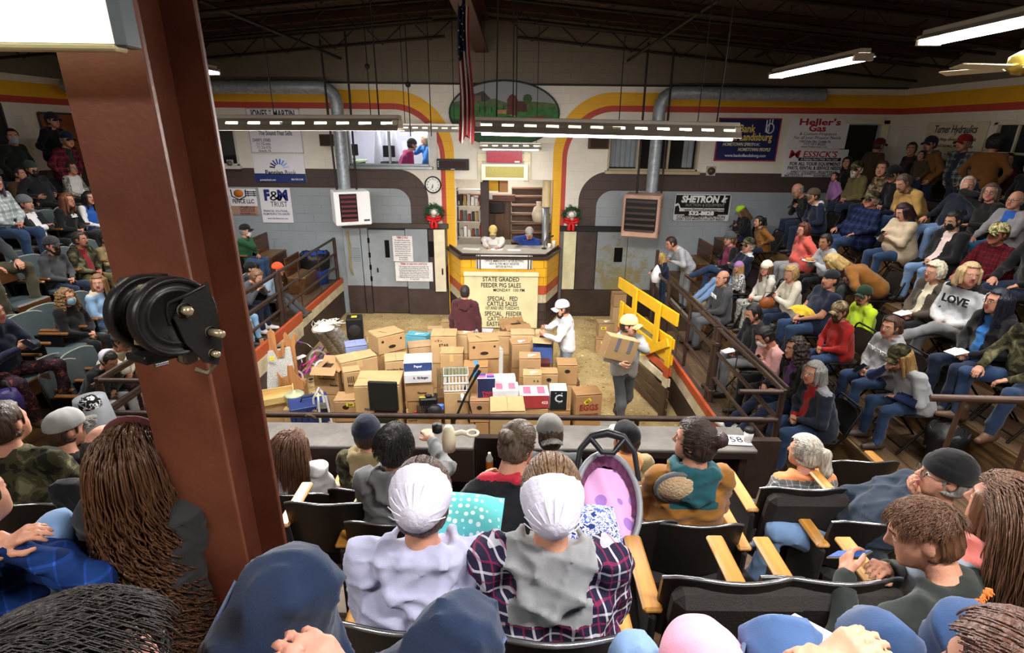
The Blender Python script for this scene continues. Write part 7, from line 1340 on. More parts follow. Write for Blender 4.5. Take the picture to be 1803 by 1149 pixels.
# ================================================================ auction lots heaped in the ring
def card(c):
    r = C(c); g = sum(r) / 3; c = tuple(round((x * .86 + g * .14) * .86, 4) for x in r); return mat(c, .75, 0, .1, 5., .08, 30.)
KR = [card('#c39a62'), card('#b98d55'), card('#cba56e'), card('#b5854c')]; TAPE = mat('#c9a878', .25, 0, .08); YTAG = mat('#e8d23a', .5, var=.03)
def carton(px, py, zt, w_, d_, h_, yaw, label, c=None, style='', tag_=None, txt=(), support=True, front=None, nm='carton'):
    p = atZ(px, py, zt); m = KR[int(px * 7 + py) % 4] if c is None else card(c); zb = max(0, zt - h_); h_ = zt - zb
    o = thing(nm, label, 'box', (p.x, p.y, zb), (0, 0, math.radians(yaw)), 'cartons heaped in the ring')
    q = MB(); q.box((0, 0, h_ / 2), (w_, d_, h_ - .008), 0, .006); b_ = obj('body', q, m, o); fl = front and card(front)
    if front: q = MB(); q.box((0, -d_ / 2 - .002, h_ / 2), (w_ - .006, .006, h_ - .02), 0, .002); obj('front_print', q, fl, o)
    if style == 'open':
        for s in (-1, 1): q = MB(); q.box((0, 0, 0), (w_ * .98, d_ * .45, .006), 0, .002); obj('flap', q, m, o, (0, s * (d_ / 2 + d_ * .16), h_ + .04), (s * -.5 if s < 0 else .6, 0, 0))
        for s in (-1, 1): q = MB(); q.box((0, 0, 0), (w_ * .4, d_ * .96, .006), 0, .002); obj('flap', q, m, o, (s * (w_ / 2 - w_ * .12), 0, h_ + .03), (0, s * .35, 0))
        q = MB(); q.box((0, 0, h_ - .0), (w_ * .9, d_ * .9, .006)); obj('dark_inside', q, mat('#3a2a1a', .9), o)
    elif style == 'solid': pass
    else:
        for s in (-1, 1): q = MB(); q.box((0, 0, 0), (w_ * .998, d_ * .49, .006), 0, .002); obj('flap', q, m, o, (0, s * d_ * .25, h_ + .003 + (.004 if s > 0 else .009)), (.02 * s, (.014 if s > 0 else -.02), 0))
        if style == 'cross':
            for s in (-1, 1): q = MB(); q.box((0, 0, 0), (w_ * .49, d_ * .998, .006), 0, .002); obj('flap', q, m, o, (s * w_ * .25, 0, h_ + .016), (0, .03 * s, 0))
    if style in ('tape', 'blue_tape'): q = MB(); q.box((.0, 0, h_ + .013), (w_ * .16, d_ * 1.0, .003)); q.box((0, -d_ / 2 - .003, h_ * .82), (w_ * .16, .004, h_ * .34)); obj('tape', q, TAPE if style == 'tape' else mat('#3f8fd0', .3), o)
    if style in ('hole', 'banana'):
        q = MB(); q.prism([(w_ * .14 * math.cos(t * .6283), h_ * .10 * math.sin(t * .6283)) for t in range(10)], -d_ / 2 - .003, -d_ / 2 + .001, 0, 'XZ', Matrix.Translation((0, 0, h_ * (.72 if style == 'hole' else .35)))); q.prism([(d_ * .16 * math.cos(t * .6283), h_ * .12 * math.sin(t * .6283)) for t in range(10)], w_ / 2 - .001, w_ / 2 + .003, 0, 'YZ', Matrix.Translation((0, 0, h_ * .6))); obj('hand_hole', q, mat('#2a1a10', .9), o)
    if style == 'banana':
        for s in (-.34, .34): q = MB(); n_ = 12 if s < 0 else 4; q.prism([(w_ * .05 * math.cos(t * 6.2832 / n_ + .785), w_ * .05 * math.sin(t * 6.2832 / n_ + .785)) for t in range(n_)], -d_ / 2 - .002, -d_ / 2 + .001, 0, 'XZ', Matrix.Translation((s * w_, 0, h_ * .72))); obj('printed_mark', q, mat('#2f221a', .8), o)
        q = MB(); q.box((-w_ * .12, -.02, h_ + .013), (.012, d_ * .5, .002), rz=.5); obj('slot', q, mat('#2a1a10', .9), o)
    if style == 'label': q = MB(); q.box((w_ * .1, -.02, h_ + .014), (w_ * .4, d_ * .36, .002)); obj('paper_label', q, mat('#e8e6e2', .6), o)
    if tag_: q = MB(); q.box((0, 0, 0), (.11, .004, .055)); tg = obj('lot_tag', q, YTAG, o, (tag_[1] * w_, -d_ / 2 - .004, tag_[2] * h_), (0, tag_[3] if len(tag_) > 3 else 0, 0)); text('lettering', tag_[0], INK, tg, (0, -.003, 0), .055, .075, bold=.02)
    for (s, fx, fz, sz, col, *kw) in txt: text('lettering', s, mat(col, .7, var=0), o, (fx * w_, -d_ / 2 - .004, fz * h_), sz, kw[0] if kw else None, bold=.02)
    if support and zb > .1:
        n = 2 if zb > .62 else 1
        for k in range(n):
            hh = zb / n; q = MB(); q.box((0, 0, hh / 2), (w_ * (.98 - .05 * k), d_ * (.96 - .04 * k), hh - .012), 0, .006); u = thing('carton', 'plain carton, %s of the stack under the %s' % ('lowest' if k == 0 else 'middle', ' '.join(label.split()[:8])), 'box', (p.x, p.y, hh * k), (0, 0, math.radians(yaw + (4 if k else -3))), 'cartons heaped in the ring'); obj('body', q, KR[(int(px) + k) % 4], u)
            for s in (-1, 1): q = MB(); q.box((0, s * d_ * .23, hh - .008), (w_ * .9, d_ * .44, .004)); obj('flap', q, KR[(int(px) + k) % 4], u)
    return o
K_ = '#3a2a1e'; CN = carton
CN(680, 584, 1.12, .48, .40, .30, 38, 'large banana carton with hand holes at the back left of the heap', None, 'banana')
CN(627, 627, .98, .56, .34, .34, 32, 'long carton with a pale tape edge leaning by the bikes', '#c8a068', 'tape')
CN(580, 647, .86, .38, .34, .38, -4, 'open carton tagged 343 beside the pink bike', '#b98d58', 'open', ('343', -.25, .86), (('Cardboard Supply', .05, .72, .035, K_), ('Recycle', .3, .45, .04, K_)))
CN(618, 650, .96, .24, .22, .38, 22, 'narrow upright carton with a barred print', '#c29a62', '', None, (('||||', -.1, .72, .1, K_), ('Fire 20', .0, .45, .05, K_)))
CN(668, 666, .98, .62, .5, .5, 4, 'biggest tan carton with blue badge behind the black panel', '#cda469', '', None, (('PACK', -.2, .3, .05, '#27406a'),))
CN(612, 698, .62, .34, .3, .34, 3, 'low carton tagged 364 in front of the barred print', '#bf9560', 'hole', ('364', .2, .85))
CN(640, 716, .42, .2, .2, .3, 0, 'small plain carton left of the black panel', '#c49c66')
CN(697, 629, .86, .36, .34, .3, 14, 'carton with crossed flaps and dark script print', '#c7a26a', 'cross', None, (('Hamilton Beach', .0, .55, .05, K_), ('Blender', .1, .3, .045, K_)))
CN(739, 606, .74, .42, .32, .28, 16, 'pale flapped carton behind the blue and white carton', '#c9a273', 'cross')
CN(766, 577, .6, .3, .2, .24, 10, 'shallow tan carton behind the tall printed one', '#caa878')
CN(736, 588, .62, .42, .24, .26, -12, 'turquoise printed carton at the back of the heap', '#4fb0c8', 'label')
CN(736, 629, 1.22, .40, .34, .14, 8, 'blue and white carton lid with dark corner marks', '#e6e6ec', 'solid', None, (('Paper', .0, .55, .05, '#e8e8f0'),), False, '#24407c')
CN(736, 650, 1.08, .38, .33, .14, 8, 'white carton just under the blue lid with grey print', '#dfdfe6', 'solid', None, (('6   92 Bright', .1, .6, .04, '#3a3a4a'),), False)
CN(738, 664, .94, .40, .34, .3, 8, 'brown carton under the white one with a round print', '#b98d5a', '', None, (('Power', .1, .45, .05, K_), ('HOME', .25, .2, .05, '#7a3a2a')))
CN(782, 586, .98, .44, .36, .5, 3, 'tall carton with curly black writing left of the maroon man', '#cba36a', 'cross', None, (('~ S ~', -.2, .85, .06, K_), ('STAR', .0, .68, .07, K_), ('A', -.1, .5, .07, K_)))
CN(819, 585, .9, .3, .28, .36, -3, 'square carton with a notched flap under the maroon man', '#c8a46e', 'label')
CN(796, 617, .95, .37, .3, .36, 2, 'square carton with brown tape down the front centre', '#c59b60', 'tape')
CN(850, 594, 1.2, .48, .40, .29, 10, 'large banana carton with round marks in the middle', '#bd9159', 'banana')
CN(838, 641, .88, .38, .3, .5, 2, 'brown carton with blue tape strip below the banana carton', '#b0824a', 'blue_tape')
CN(872, 612, 1.0, .18, .28, .44, 18, 'white upright carton with an arrow mark', '#dcdad6', '', None, (('^', 0., .5, .08, '#222222'),))
CN(888, 588, .88, .3, .24, .36, 0, 'plain carton right of the middle banana carton', '#c09760')
CN(920, 585, .95, .42, .3, .36, 1, 'wide pale carton in the back row left of the blue carton', '#d0ac74', 'cross')
CN(915, 601, 1.0, .31, .28, .42, 10, 'carton with white label and curved arrow print', '#b58a58', 'label', None, (('~', 0., .3, .12, K_),))
CN(957, 596, .9, .34, .3, .40, -8, 'tan topped carton with a bright blue front by the white hoodie', '#c7a26c', 'open', None, (), True, '#3c5ea8')
CN(933, 626, .94, .34, .28, .32, 0, 'shipping carton with a white square label on top', '#b98f5c', 'label', None, (('prime', .05, .5, .05, K_),))
q = CN(960, 634, .80, .16, .2, .3, 0, 'dark red metal box behind the shipping carton', '#5a1f1c', 'solid')
CN(937, 656, .84, .28, .24, .3, 0, 'small carton strapped with white tape', '#caa26a', 'label', None, (('n  n', .2, .75, .05, K_),))
CN(966, 653, .74, .28, .25, .34, 0, 'carton with a right angled slot beside the strapped one', '#c39860', 'hole')
CN(998, 637, .74, .33, .33, .34, 0, 'carton with a dark hand hole at the right end of the heap', '#b98c52', 'hole')
CN(1000, 668, .36, .36, .3, .3, 2, 'dark brown carton below the right end of the heap', '#7a5530')
CN(856, 661, .95, .26, .16, .42, 4, 'upright navy snack carton with a chequered top', '#e6e2ea', 'solid', None, (('TWIN', .1, .42, .07, '#c8282e'), ('PACK', .1, .3, .06, '#c8282e'), ('o o o', 0., .15, .06, '#8a92c8')), True, '#232a5a')
CN(886, 662, .86, .36, .22, .2, 5, 'plain white carton behind the white and pink one', '#ece9ee', 'solid')
CN(890, 679, .8, .38, .28, .2, 4, 'white carton printed with pink panels beside the snack carton', '#ece9ee', 'solid')
CN(940, 686, .8, .42, .32, .22, 2, 'white carton with pink panels and a red printed front', '#ece9ee', 'solid', None, (('423', .35, .45, .06, '#e8e8e8'),), True, '#b3262e')
CN(983, 680, .86, .24, .24, .32, 0, 'white topped carton with a black starry moon print', '#efeef2', 'solid', None, (('C', .0, .58, .17, '#c8ccd8'), ('*  .  *', 0., .82, .05, '#e0e0e8'), ('. *', .1, .4, .05, '#e0e0e8')), False, '#17181c')
CN(983, 716, .52, .33, .27, .3, 0, 'brown carton with a torn hand hole under the moon print', '#b88a52', 'hole')
CN(1033, 688, .8, .38, .29, .5, 8, 'tall egg carton box with red lettering tagged 453', '#b5844c', '', ('453', -.05, .82, -.7), (('EGGS', .0, .62, .13, '#8a2a22', .3), ('KEEP REFRIGERATED', .0, .38, .06, '#8a2a22', .33)))
CN(893, 712, .86, .46, .42, .44, 3, 'large carton with four pale flaps nearest the rail', '#d6b277', 'cross')
CN(845, 700, .62, .28, .26, .34, 0, 'carton under the tiller handle left of the snack carton', '#b8895a', 'hole')
CN(960, 727, .36, .4, .3, .3, 0, 'grey white carton below the red fronted one', '#b9b4b0', 'solid')
CN(626, 605, .8, .36, .3, .34, 22, 'carton with periwinkle flaps behind the tape edged carton', '#8f9cd0', 'cross')
CN(1066, 566, .62, .32, .28, .3, 4, 'carton tagged 441 behind the yellow gate', '#b08a58', 'label', ('441', -.2, .7))
CN(1062, 594, .3, .3, .26, .3, -4, 'low carton tagged 442 behind the yellow gate', '#b98f5c', '', ('442', .0, .8), (), False)
CN(1090, 515, .9, .28, .26, .3, 8, 'small carton showing over the top of the yellow gate', '#b98f5c')
CN(1062, 741, .16, .42, .3, .16, 2, 'flat white carton lying on the sawdust by the rail', '#dcd8cc', '', None, (), False)
CN(788, 565, .5, .26, .2, .26, 0, 'small carton beside the maroon man at the board', '#c09a66')
CN(906, 573, .8, .5, .3, .3, 20, 'open brown carton with raised flaps below the sale board', '#a97c48', 'open')
CN(852, 580, .72, .34, .2, .24, -6, 'pale flowered carton under the last line of the sale board', '#dfe4e6', 'solid')
# pink panels and chequers on the white cartons
for ob in [x for x in bpy.data.objects if x.parent is None and x.get('label', '').startswith('white carton')]:
    lb = ob['label']; bd = [c for c in ob.children if c.name.startswith('body')][0]; dx, dy, dz = bd.dimensions
    if 'pink' in lb:
        for sx in (-1, 1): q = MB(); q.box((sx * .24 * dx, 0, dz + .004), (.26 * dx, .7 * dy, .003)); obj('pink_panel', q, mat('#d96a86', .5), ob)
sn = [x for x in bpy.data.objects if x.parent is None and 'chequered' in x.get('label', '')][0]
for i in range(2):
    for j in range(2): q = MB(); q.box((-.06 + .12 * i, -.035 + .07 * j, .421), (.11, .066, .003)); obj('chequer', q, mat('#4a3f98' if (i + j) % 2 else '#d9688a', .5), sn)
# ---------------------------------------------------------------- other lots
def lot(nm, label, cat, px, py, z, yaw=0.): return thing(nm, label, cat, atZ(px, py, z), (0, 0, math.radians(yaw)))
bc = [x for x in bpy.data.objects if x.get('label', '').startswith('biggest tan')][0]; o = thing('black_panel', 'flat black panel standing in front of the biggest tan carton', 'panel', atY(677, 722, bc.location.y - .33), (0, 0, -.05)); q = MB(); q.box((0, 0, .22), (.40, .05, .44), 0, .012); obj('panel', q, mat('#141312', .7, 0, .1, 8., .1, 60.), o); q = MB(); q.box((0, .06, -.25), (.3, .1, .48), 0, .01); obj('stand', q, mat('#1a1818', .6), o)
o = lot('subwoofer', 'black speaker cabinet with a yellow tag at the back left', 'speaker', 625, 575, .8, 12); q = MB(); q.box((0, 0, -.02), (.29, .3, .44), 0, .015); obj('cabinet', q, mat('#161514', .5), o); q = MB(); q.box((0, .0, .203), (.1, .1, .004)); obj('lot_tag', q, YTAG, o); q = MB(); q.lathe([(.001, -.01), (.1, -.004), (.11, 0)], 20, axis='Y'); obj('cone', q, mat('#2a2626', .5), o, (0, -.15, -.02))
q = MB(); q.box((0, 0, -.52), (.34, .34, .54), 0, .008); obj('plinth', q, KR[1], o)
# rolled rug with white fringe
RUG = mat('#b9b4a8', .95, 0, .3, 16., .5, 60., '#77726a'); p0 = atZ(606, 622, .25); p1 = atZ(572, 577, 1.0)
o = thing('rolled_rug', 'big grey striped rug rolled up against the left ring wall', 'rug', p0); d = Vector(p1) - Vector(p0)
for k in range(7):
    an = k * .9; q = MB(); of = Vector((.15 * math.cos(an), .1 * math.sin(an), .0)); q.tube([of, of + d * .5 + Vector((0, 0, .02)), of + d], [.09, .095, .09], 10); obj('rug_fold', q, RUG, o)
q = MB()
for i in range(70):
    an = random.uniform(0, 6.28); of = Vector((.2 * math.cos(an) * random.random(), .15 * math.sin(an) * random.random(), 0)) + d; q.tube([of, of + Vector((random.uniform(-.05, .12), random.uniform(-.05, .05), random.uniform(.06, .14))), of + Vector((random.uniform(0, .22), random.uniform(-.08, .08), random.uniform(.02, .16)))], .007, 4)
tag(obj('fringe', q, mat('#e8e4da', .9), o), kind='stuff')
o = lot('straw_hat', 'white brimmed hat lying on the end of the rolled rug', 'hat', 570, 578, 1.1, 0); q = MB(); q.lathe([(.001, .11), (.07, .1), (.085, .02), (.09, .0), (.17, -.01), (.18, .01), (.09, .012)], 20); obj('brim_and_crown', q, mat('#e6dfcc', .8), o)
# kids' bikes
def bike(px, py, yaw, c, c2, label):
    o = lot('kids_bike', label, 'bike', px, py, .0, yaw); CM = mat(c, .3); WT = mat('#e6e3e6', .5); CH = mat('#b9b9bf', .25, .9)
    for x in (-.28, .28):
        q = MB(); q.tube([(x + .15 * math.cos(t * .3927), 0, .16 + .15 * math.sin(t * .3927)) for t in range(16)], .022, 7, closed=True); wl = obj('wheel', q, WT, o)
        q = MB()
        for t in range(8): q.tube([(x, 0, .16), (x + .14 * math.cos(t * .785), 0, .16 + .14 * math.sin(t * .785))], .003, 4)
        q.tube([(x, -.03, .16), (x, .03, .16)], .02, 8); obj('spokes', q, CH, wl)
    for (nm, pts, r) in (('frame', [(-.28, 0, .16), (-.05, 0, .2), (-.1, 0, .42), (-.28, 0, .16)], .014), ('frame', [(-.05, 0, .2), (.2, 0, .44)], .02), ('frame', [(-.1, 0, .36), (.2, 0, .42)], .014), ('fork', [(.28, .03, .16), (.21, .02, .44), (.2, 0, .52)], .014), ('handlebar', [(.12, -.24, .68), (.16, -.14, .66), (.19, 0, .56), (.16, .14, .66), (.12, .24, .68)], .011)): q = MB(); q.tube(pts, r, 7); obj(nm, q, CM if nm != 'handlebar' else CH, o)
    for s in (-1, 1): q = MB(); q.tube([(.125, s * .22, .675), (.1, s * .3, .69)], .018, 8); obj('grip', q, mat(c2, .5), o); q = MB(); q.box((-.03, s * .09, .13 + .04 * s), (.07, .05, .02), 0, .005); obj('pedal', q, BLACK, o)
    q = MB(); q.tube([(-.1, 0, .42), (-.11, 0, .52)], .012, 6); q.box((-.12, 0, .53), (.2, .1, .04), 0, .018); obj('saddle', q, WT, o); q = MB(); q.box((-.05, .03, .2), (.26, .02, .07), 0, .01); obj('chain_guard', q, mat(c2, .4), o)
    return o
bike(545, 672, 60, '#c23a86', '#7a3a98', 'small pink and white kids bike beside the open carton'); bike(588, 640, 20, '#6a3a98', '#c23a86', 'purple kids bike in front of the rolled rug')
# tray, enamel pot, blue crate, white tube chair, wood slats, cutouts, speckled board
PINE = wood('#d8b97a', '#b8955a', 3., .5, 'X')
o = lot('wooden_tray', 'pale wooden slatted tray at the front left of the heap', 'tray', 486, 702, .62, 24)
for s in (-1, 1): q = MB(); q.box((0, s * .17, .05), (.5, .015, .1), 0, .003); obj('side_board', q, PINE, o); q = MB(); q.box((s * .245, 0, .06), (.015, .34, .14), 0, .003); obj('end_board', q, PINE, o)
for k in range(6): q = MB(); q.box((0, -.14 + .056 * k, .0), (.48, .045, .008), 0, .002); obj('slat', q, PINE, o)
q = MB(); q.box((0, 0, -.31), (.42, .3, .6), 0, .008); obj('carton_base', q, KR[0], o)
o = lot('enamel_pot', 'pale green lidded enamel pot beside the wooden tray', 'pot', 519, 697, .7, 0); q = MB(); q.lathe([(.001, -.14), (.12, -.14), (.135, -.02), (.135, .02), (.14, .025), (.12, .045), (.03, .06), (.025, .085), (.001, .09)], 24); obj('pot', q, mat('#aeb48e', .35), o)
for s in (-1, 1): q = MB(); q.tube([(s * .13, -.04, -.02), (s * .18, 0, -.01), (s * .13, .04, -.02)], .009, 6); obj('handle', q, mat('#8a8f72', .35), o)
q = MB(); q.box((0, 0, -.42), (.28, .26, .55), 0, .008); obj('carton_base', q, KR[2], o)
o = lot('plastic_crate', 'navy plastic crate with a handle at the front left of the heap', 'crate', 543, 706, .72, 26); NV = mat('#25356e', .4, 0, .1)
for s in (-1, 1):
    q = MB(); q.box((0, s * .19, -.13), (.5, .02, .28), 0, .006); obj('side', q, NV, o); q = MB(); q.box((s * .25, 0, -.13), (.02, .38, .28), 0, .006); obj('end', q, NV, o)
    for k in range(6): q = MB(); q.box((-.2 + k * .08, s * .2, -.12), (.02, .012, .16)); obj('slot', q, mat('#11193a', .5), o)
q = MB(); q.box((0, 0, .0), (.5, .38, .02), 0, .006); obj('lid', q, NV, o); q = MB(); q.tube([(-.1, 0, .01), (-.08, 0, .07), (.08, 0, .07), (.1, 0, .01)], .012, 6); obj('handle', q, BLACK, o); q = MB(); q.box((0, 0, -.5), (.46, .34, .44), 0, .008); obj('carton_base', q, KR[3], o)
q = MB(); q.box((.14, .1, .012), (.09, .05, .003)); obj('lot_tag', q, YTAG, o)
o = lot('folding_stool', 'white tube framed folding stool standing near the rail', 'stool', 566, 728, .62, 15); WTM = mat('#dddbd8', .3, .2)
for s in (-1, 1): q = MB(); q.tube([(s * .04 - .06, -.1 * s, -.35), (s * .04 - .05, -.1 * s, .2), (-.0, -.08 * s, .36), (.06 + s * .03, -.08 * s, .3), (.12 + s * .03, -.1 * s, -.35)], .016, 8); obj('tube_frame', q, WTM, o)
q = MB(); q.box((.03, 0, .12), (.16, .18, .02), 0, .006); obj('tread', q, mat('#4a4642', .6), o)
o = lot('lumber_bundle', 'bundle of weathered wood slats leaning by the white stool', 'lumber', 598, 735, .0, 10)
for k in range(4): q = MB(); q.box((0, 0, .42), (.035, .02, .85), 0, .004); obj('slat', q, wood('#7a5a3a', '#4a3422', 3., .6, 'Z'), o, (k * .05, k * .03, 0), (.12, -.12 + .02 * k, 0))
TANW = wood('#c08a58', '#9a683c', 3., .5, 'Z')
o = lot('wood_cutouts', 'tan wooden cactus and animal cutouts at the far left of the heap', 'cutout', 472, 690, .35, 0)
o.location.x += .12
for (pts, x, y) in (([(-.05, 0), (.05, 0), (.06, .45), (.16, .5), (.2, .75), (.14, .76), (.12, .6), (.06, .58), (.06, .9), (0, .96), (-.06, .9), (-.06, .62), (-.12, .66), (-.14, .8), (-.2, .78), (-.18, .56), (-.06, .5)], -.08, .3), ([(-.1, 0), (.3, 0), (.34, .12), (.2, .26), (.16, .42), (.08, .42), (.06, .24), (-.04, .2), (-.1, .3)], .12, .1), ([(-.04, 0), (.04, 0), (.05, .6), (.12, .8), (.06, .84), (.0, .7), (-.08, .86), (-.12, .8)], .16, .45)): q = MB(); q.prism(pts, y, y + .018, 0, 'XZ', Matrix.Translation((x, 0, 0))); obj('cutout', q, TANW, o)
q = MB(); q.box((.05, .3, -.18), (.5, .5, .34), 0, .01); obj('carton_base', q, KR[1], o)
o = lot('speckled_board', 'white speckled game board tagged with a yellow sticker at the left', 'board', 495, 668, .45, 35); q = MB(); q.box((0, 0, .2), (.46, .03, .62), 0, .008); obj('board', q, mat('#d9d8d4', .5, 0, .4, 60., 0, 60., '#8f8f8c'), o, None, (-.2, 0, 0)); q = MB(); q.box((-.1, -.06, .42), (.07, .008, .06)); obj('lot_tag', q, YTAG, o); q = MB(); q.box((0, .06, .18), (.5, .02, .7), 0, .006); obj('black_back', q, BLACK, o, None, (-.2, 0, 0))
# wire basket, engine, tiller handle
o = lot('mesh_basket', 'white plastic basket with green netting in the middle of the heap', 'basket', 803, 668, .86, 6)
for s in (-1, 1):
    for k in range(7): q = MB(); q.box((-.15 + k * .05, s * .13, .0), (.02, .008, .26)); obj('rib', q, mat('#d8d8d6', .5), o)
    for k in range(5): q = MB(); q.box((s * .17, -.1 + k * .05, 0), (.008, .02, .26)); obj('rib', q, mat('#d8d8d6', .5), o)
for z in (-.12, .0, .13): q = MB(); q.tube([(-.175, -.135, z), (.175, -.135, z), (.175, .135, z), (-.175, .135, z)], .01, 5, closed=True); obj('rim', q, mat('#e6e6e4', .5), o)
q = MB()
for k in range(13): q.tube([(-.17 + k * .028, -.13, .135), (-.17 + k * .028, 0, .15 + .01 * math.sin(k)), (-.17 + k * .028, .13, .135)], .003, 4)
for k in range(10): q.tube([(-.17, -.13 + k * .029, .137), (0, -.13 + k * .029, .152), (.17, -.13 + k * .029, .137)], .003, 4)
obj('netting', q, mat('#5a6a4a', .7), o); q = MB(); q.box((0, 0, -.5), (.36, .28, .72), 0, .008); obj('carton_base', q, KR[2], o)
o = lot('wire_cage', 'dull green wire cage left of the white basket', 'cage', 780, 672, .7, 10); q = MB()
for k in range(8): q.tube([(-.08 + k * .023, -.15, -.15), (-.08 + k * .023, -.15, .12), (-.08 + k * .023, .15, .16), (-.08 + k * .023, .15, -.15)], .003, 4)
for k in range(8): q.tube([(-.08, -.15 + k * .043, -.15), (-.08, -.15 + k * .043, .12 + .006 * k), (.08, -.15 + k * .043, .12 + .006 * k), (.08, -.15 + k * .043, -.15)], .003, 4)
obj('wire', q, mat('#5a5f4e', .5, .4), o); q = MB(); q.box((0, 0, -.43), (.2, .3, .5), 0, .008); obj('carton_base', q, KR[3], o)
o = lot('tiller_engine', 'black small engine with a yellow tag near the front rail', 'engine', 755, 715, .55, 8)
q = MB(); q.box((0, .02, .1), (.26, .2, .12), 0, .02); obj('fuel_tank', q, BLACK, o); q = MB(); q.lathe([(.001, .17), (.05, .165), (.05, .19), (.001, .195)], 14); obj('fuel_cap', q, BLACK, o); q = MB(); q.box((-.08, .0, .162), (.09, .07, .003)); obj('lot_tag', q, YTAG, o)
for k in range(7): q = MB(); q.box((-.16 + .025 * k, -.12, -.02), (.012, .14, .16), 0, .003); obj('cooling_fin', q, mat('#3a3838', .4, .5), o)
q = MB(); q.lathe([(.001, -.08), (.1, -.07), (.11, 0), (.001, .0)], 20, axis='Y'); obj('recoil_cover', q, mat('#222022', .4), o, (.08, -.14, .0)); q = MB(); q.box((-.17, -.16, .0), (.07, .03, .05), 0, .006); obj('red_badge', q, mat('#b3242a', .4), o); q = MB(); q.box((.16, -.08, .02), (.12, .06, .1), 0, .02); obj('blue_cover', q, mat('#3f66b8', .4), o); q = MB(); q.box((0, 0, -.3), (.34, .3, .44), 0, .01); obj('carton_base', q, KR[0], o)
o = lot('stroller_frame', 'folded black tube frame with handles leaning near the rail', 'frame', 812, 715, .5, 10)
for s in (-1, 1): q = MB(); q.tube([(-.16, .1 * s, -.3), (.05, .1 * s, .2), (.22, .1 * s, .52)], .018, 8); obj('tube', q, BLACK, o); q = MB(); q.tube([(.2, .1 * s, -.3), (.1, .1 * s, .12), (-.06, .1 * s, .14)], .016, 8); obj('tube', q, BLACK, o); q = MB(); q.tube([(.21, .1 * s, .5), (.27, .1 * s, .6)], .026, 8); obj('grip', q, BLACK, o)
q = MB(); q.tube([(.2 + .1 * math.cos(t * .524), -.02, -.2 + .1 * math.sin(t * .524)) for t in range(12)], .02, 7, closed=True); obj('wheel', q, BLACK, o); q = MB(); q.box((.02, 0, .14), (.05, .2, .12), 0, .01); obj('white_clip', q, mat('#dcdcdc', .5), o)
# the carton the man carries
oM, J, Mr, rz, s, HM = PEOPLE['man in tan cap and grey hoodie carrying a carton']; pc = att(1090, 612, 7.2)
o = thing('carried_carton', 'flat brown carton with grey tape held by the man in the ring', 'box', pc, (.0, .28, rz + math.pi)); q = MB(); q.box((0, 0, 0), (.44, .18, .31), 0, .006); obj('body', q, card('#b08a58'), o)
for k in (-.08, .1): q = MB(); q.box((k, -.093, .065), (.05, .004, .18)); obj('tape', q, mat('#6a6a72', .4), o)
q = MB(); q.box((0, .0, .158), (.44, .18, .006), 0, .002); obj('flap', q, card('#c9a56e'), o)
# bins
def bin_(label, p, r, h_, body, bagc, rz=0.):
    o = thing('trash_can', label, 'bin', p); q = MB(); q.lathe([(.001, 0), (r * .8, 0), (r, h_), (r * .96, h_), (r * .77, .02), (.001, .02)], 24); obj('can', q, mat(body, .4), o)
    q = MB(); n = 32; prof = [(r * 1.04, h_ * .5), (r * 1.1, h_ * .8), (r * 1.1, h_ + .01), (r * .97, h_ + .015), (r * .9, h_ * .5)]; vs, fs = [], []
    for i, (rr_, z) in enumerate(prof):
        for j in range(n): a = 6.2832 * j / n; k = 1 + .03 * math.sin(j * 2.1 + i * 1.7); vs.append((rr_ * k * math.cos(a), rr_ * k * math.sin(a), z + .02 * math.sin(j * 1.3 + i)))
    for i in range(len(prof) - 1):
        for j in range(n): fs.append((i * n + j, i * n + (j + 1) % n, (i + 1) * n + (j + 1) % n, (i + 1) * n + j))
    q.add(vs, fs, 0, True); obj('bag_liner', q, mat(bagc, .4, 0, .2, 12., .6, 16.), o)
bin_('blue trash can with a black bag at the far end of the left stand', atZ(566, 496, LZ[0]) + Vector((-.05, -.1, 0)), .3, .72, '#2a4aa0', '#17171a')
bin_('black bagged trash can beside the aisle handrail', atZ(1652, 818, RZ[1]), .16, .40, '#2a2727', '#1d1d1f')
o = thing('plastic_bucket', 'grey plastic bucket upside down on the left end of the counter', 'bucket', atZ(172, 752, 1.76)); q = MB(); q.lathe([(.16, 0), (.155, .02), (.12, .3), (.001, .3)], 24); obj('bucket', q, mat('#7c7f84', .5), o)
o = thing('cotton_cap', 'patterned black and white knit hat on the grey bucket', 'hat', atZ(160, 716, 2.06)); o.scale = (.8, .8, .8); q = MB(); q.lathe([(.1, 0), (.1, .06), (.06, .12), (.001, .13)], 16); obj('knit', q, camo('#101010', '#1c1c1c', '#cfcfcf', '#2a2a2a', 20.), o)
# hanging white bag on the railing end
o = thing('plastic_bag', 'white plastic bag hanging on the end of the right railing', 'bag', atX(1157, 470, 2.7)); o.scale = (.75,) * 3; q = MB(); q.lathe([(.001, -.4), (.1, -.38), (.13, -.2), (.08, -.05), (.02, .05), (.001, .06)], 12); obj('bag', q, mat('#e6e4e6', .4, 0, .15, 12., .5, 14.), o)
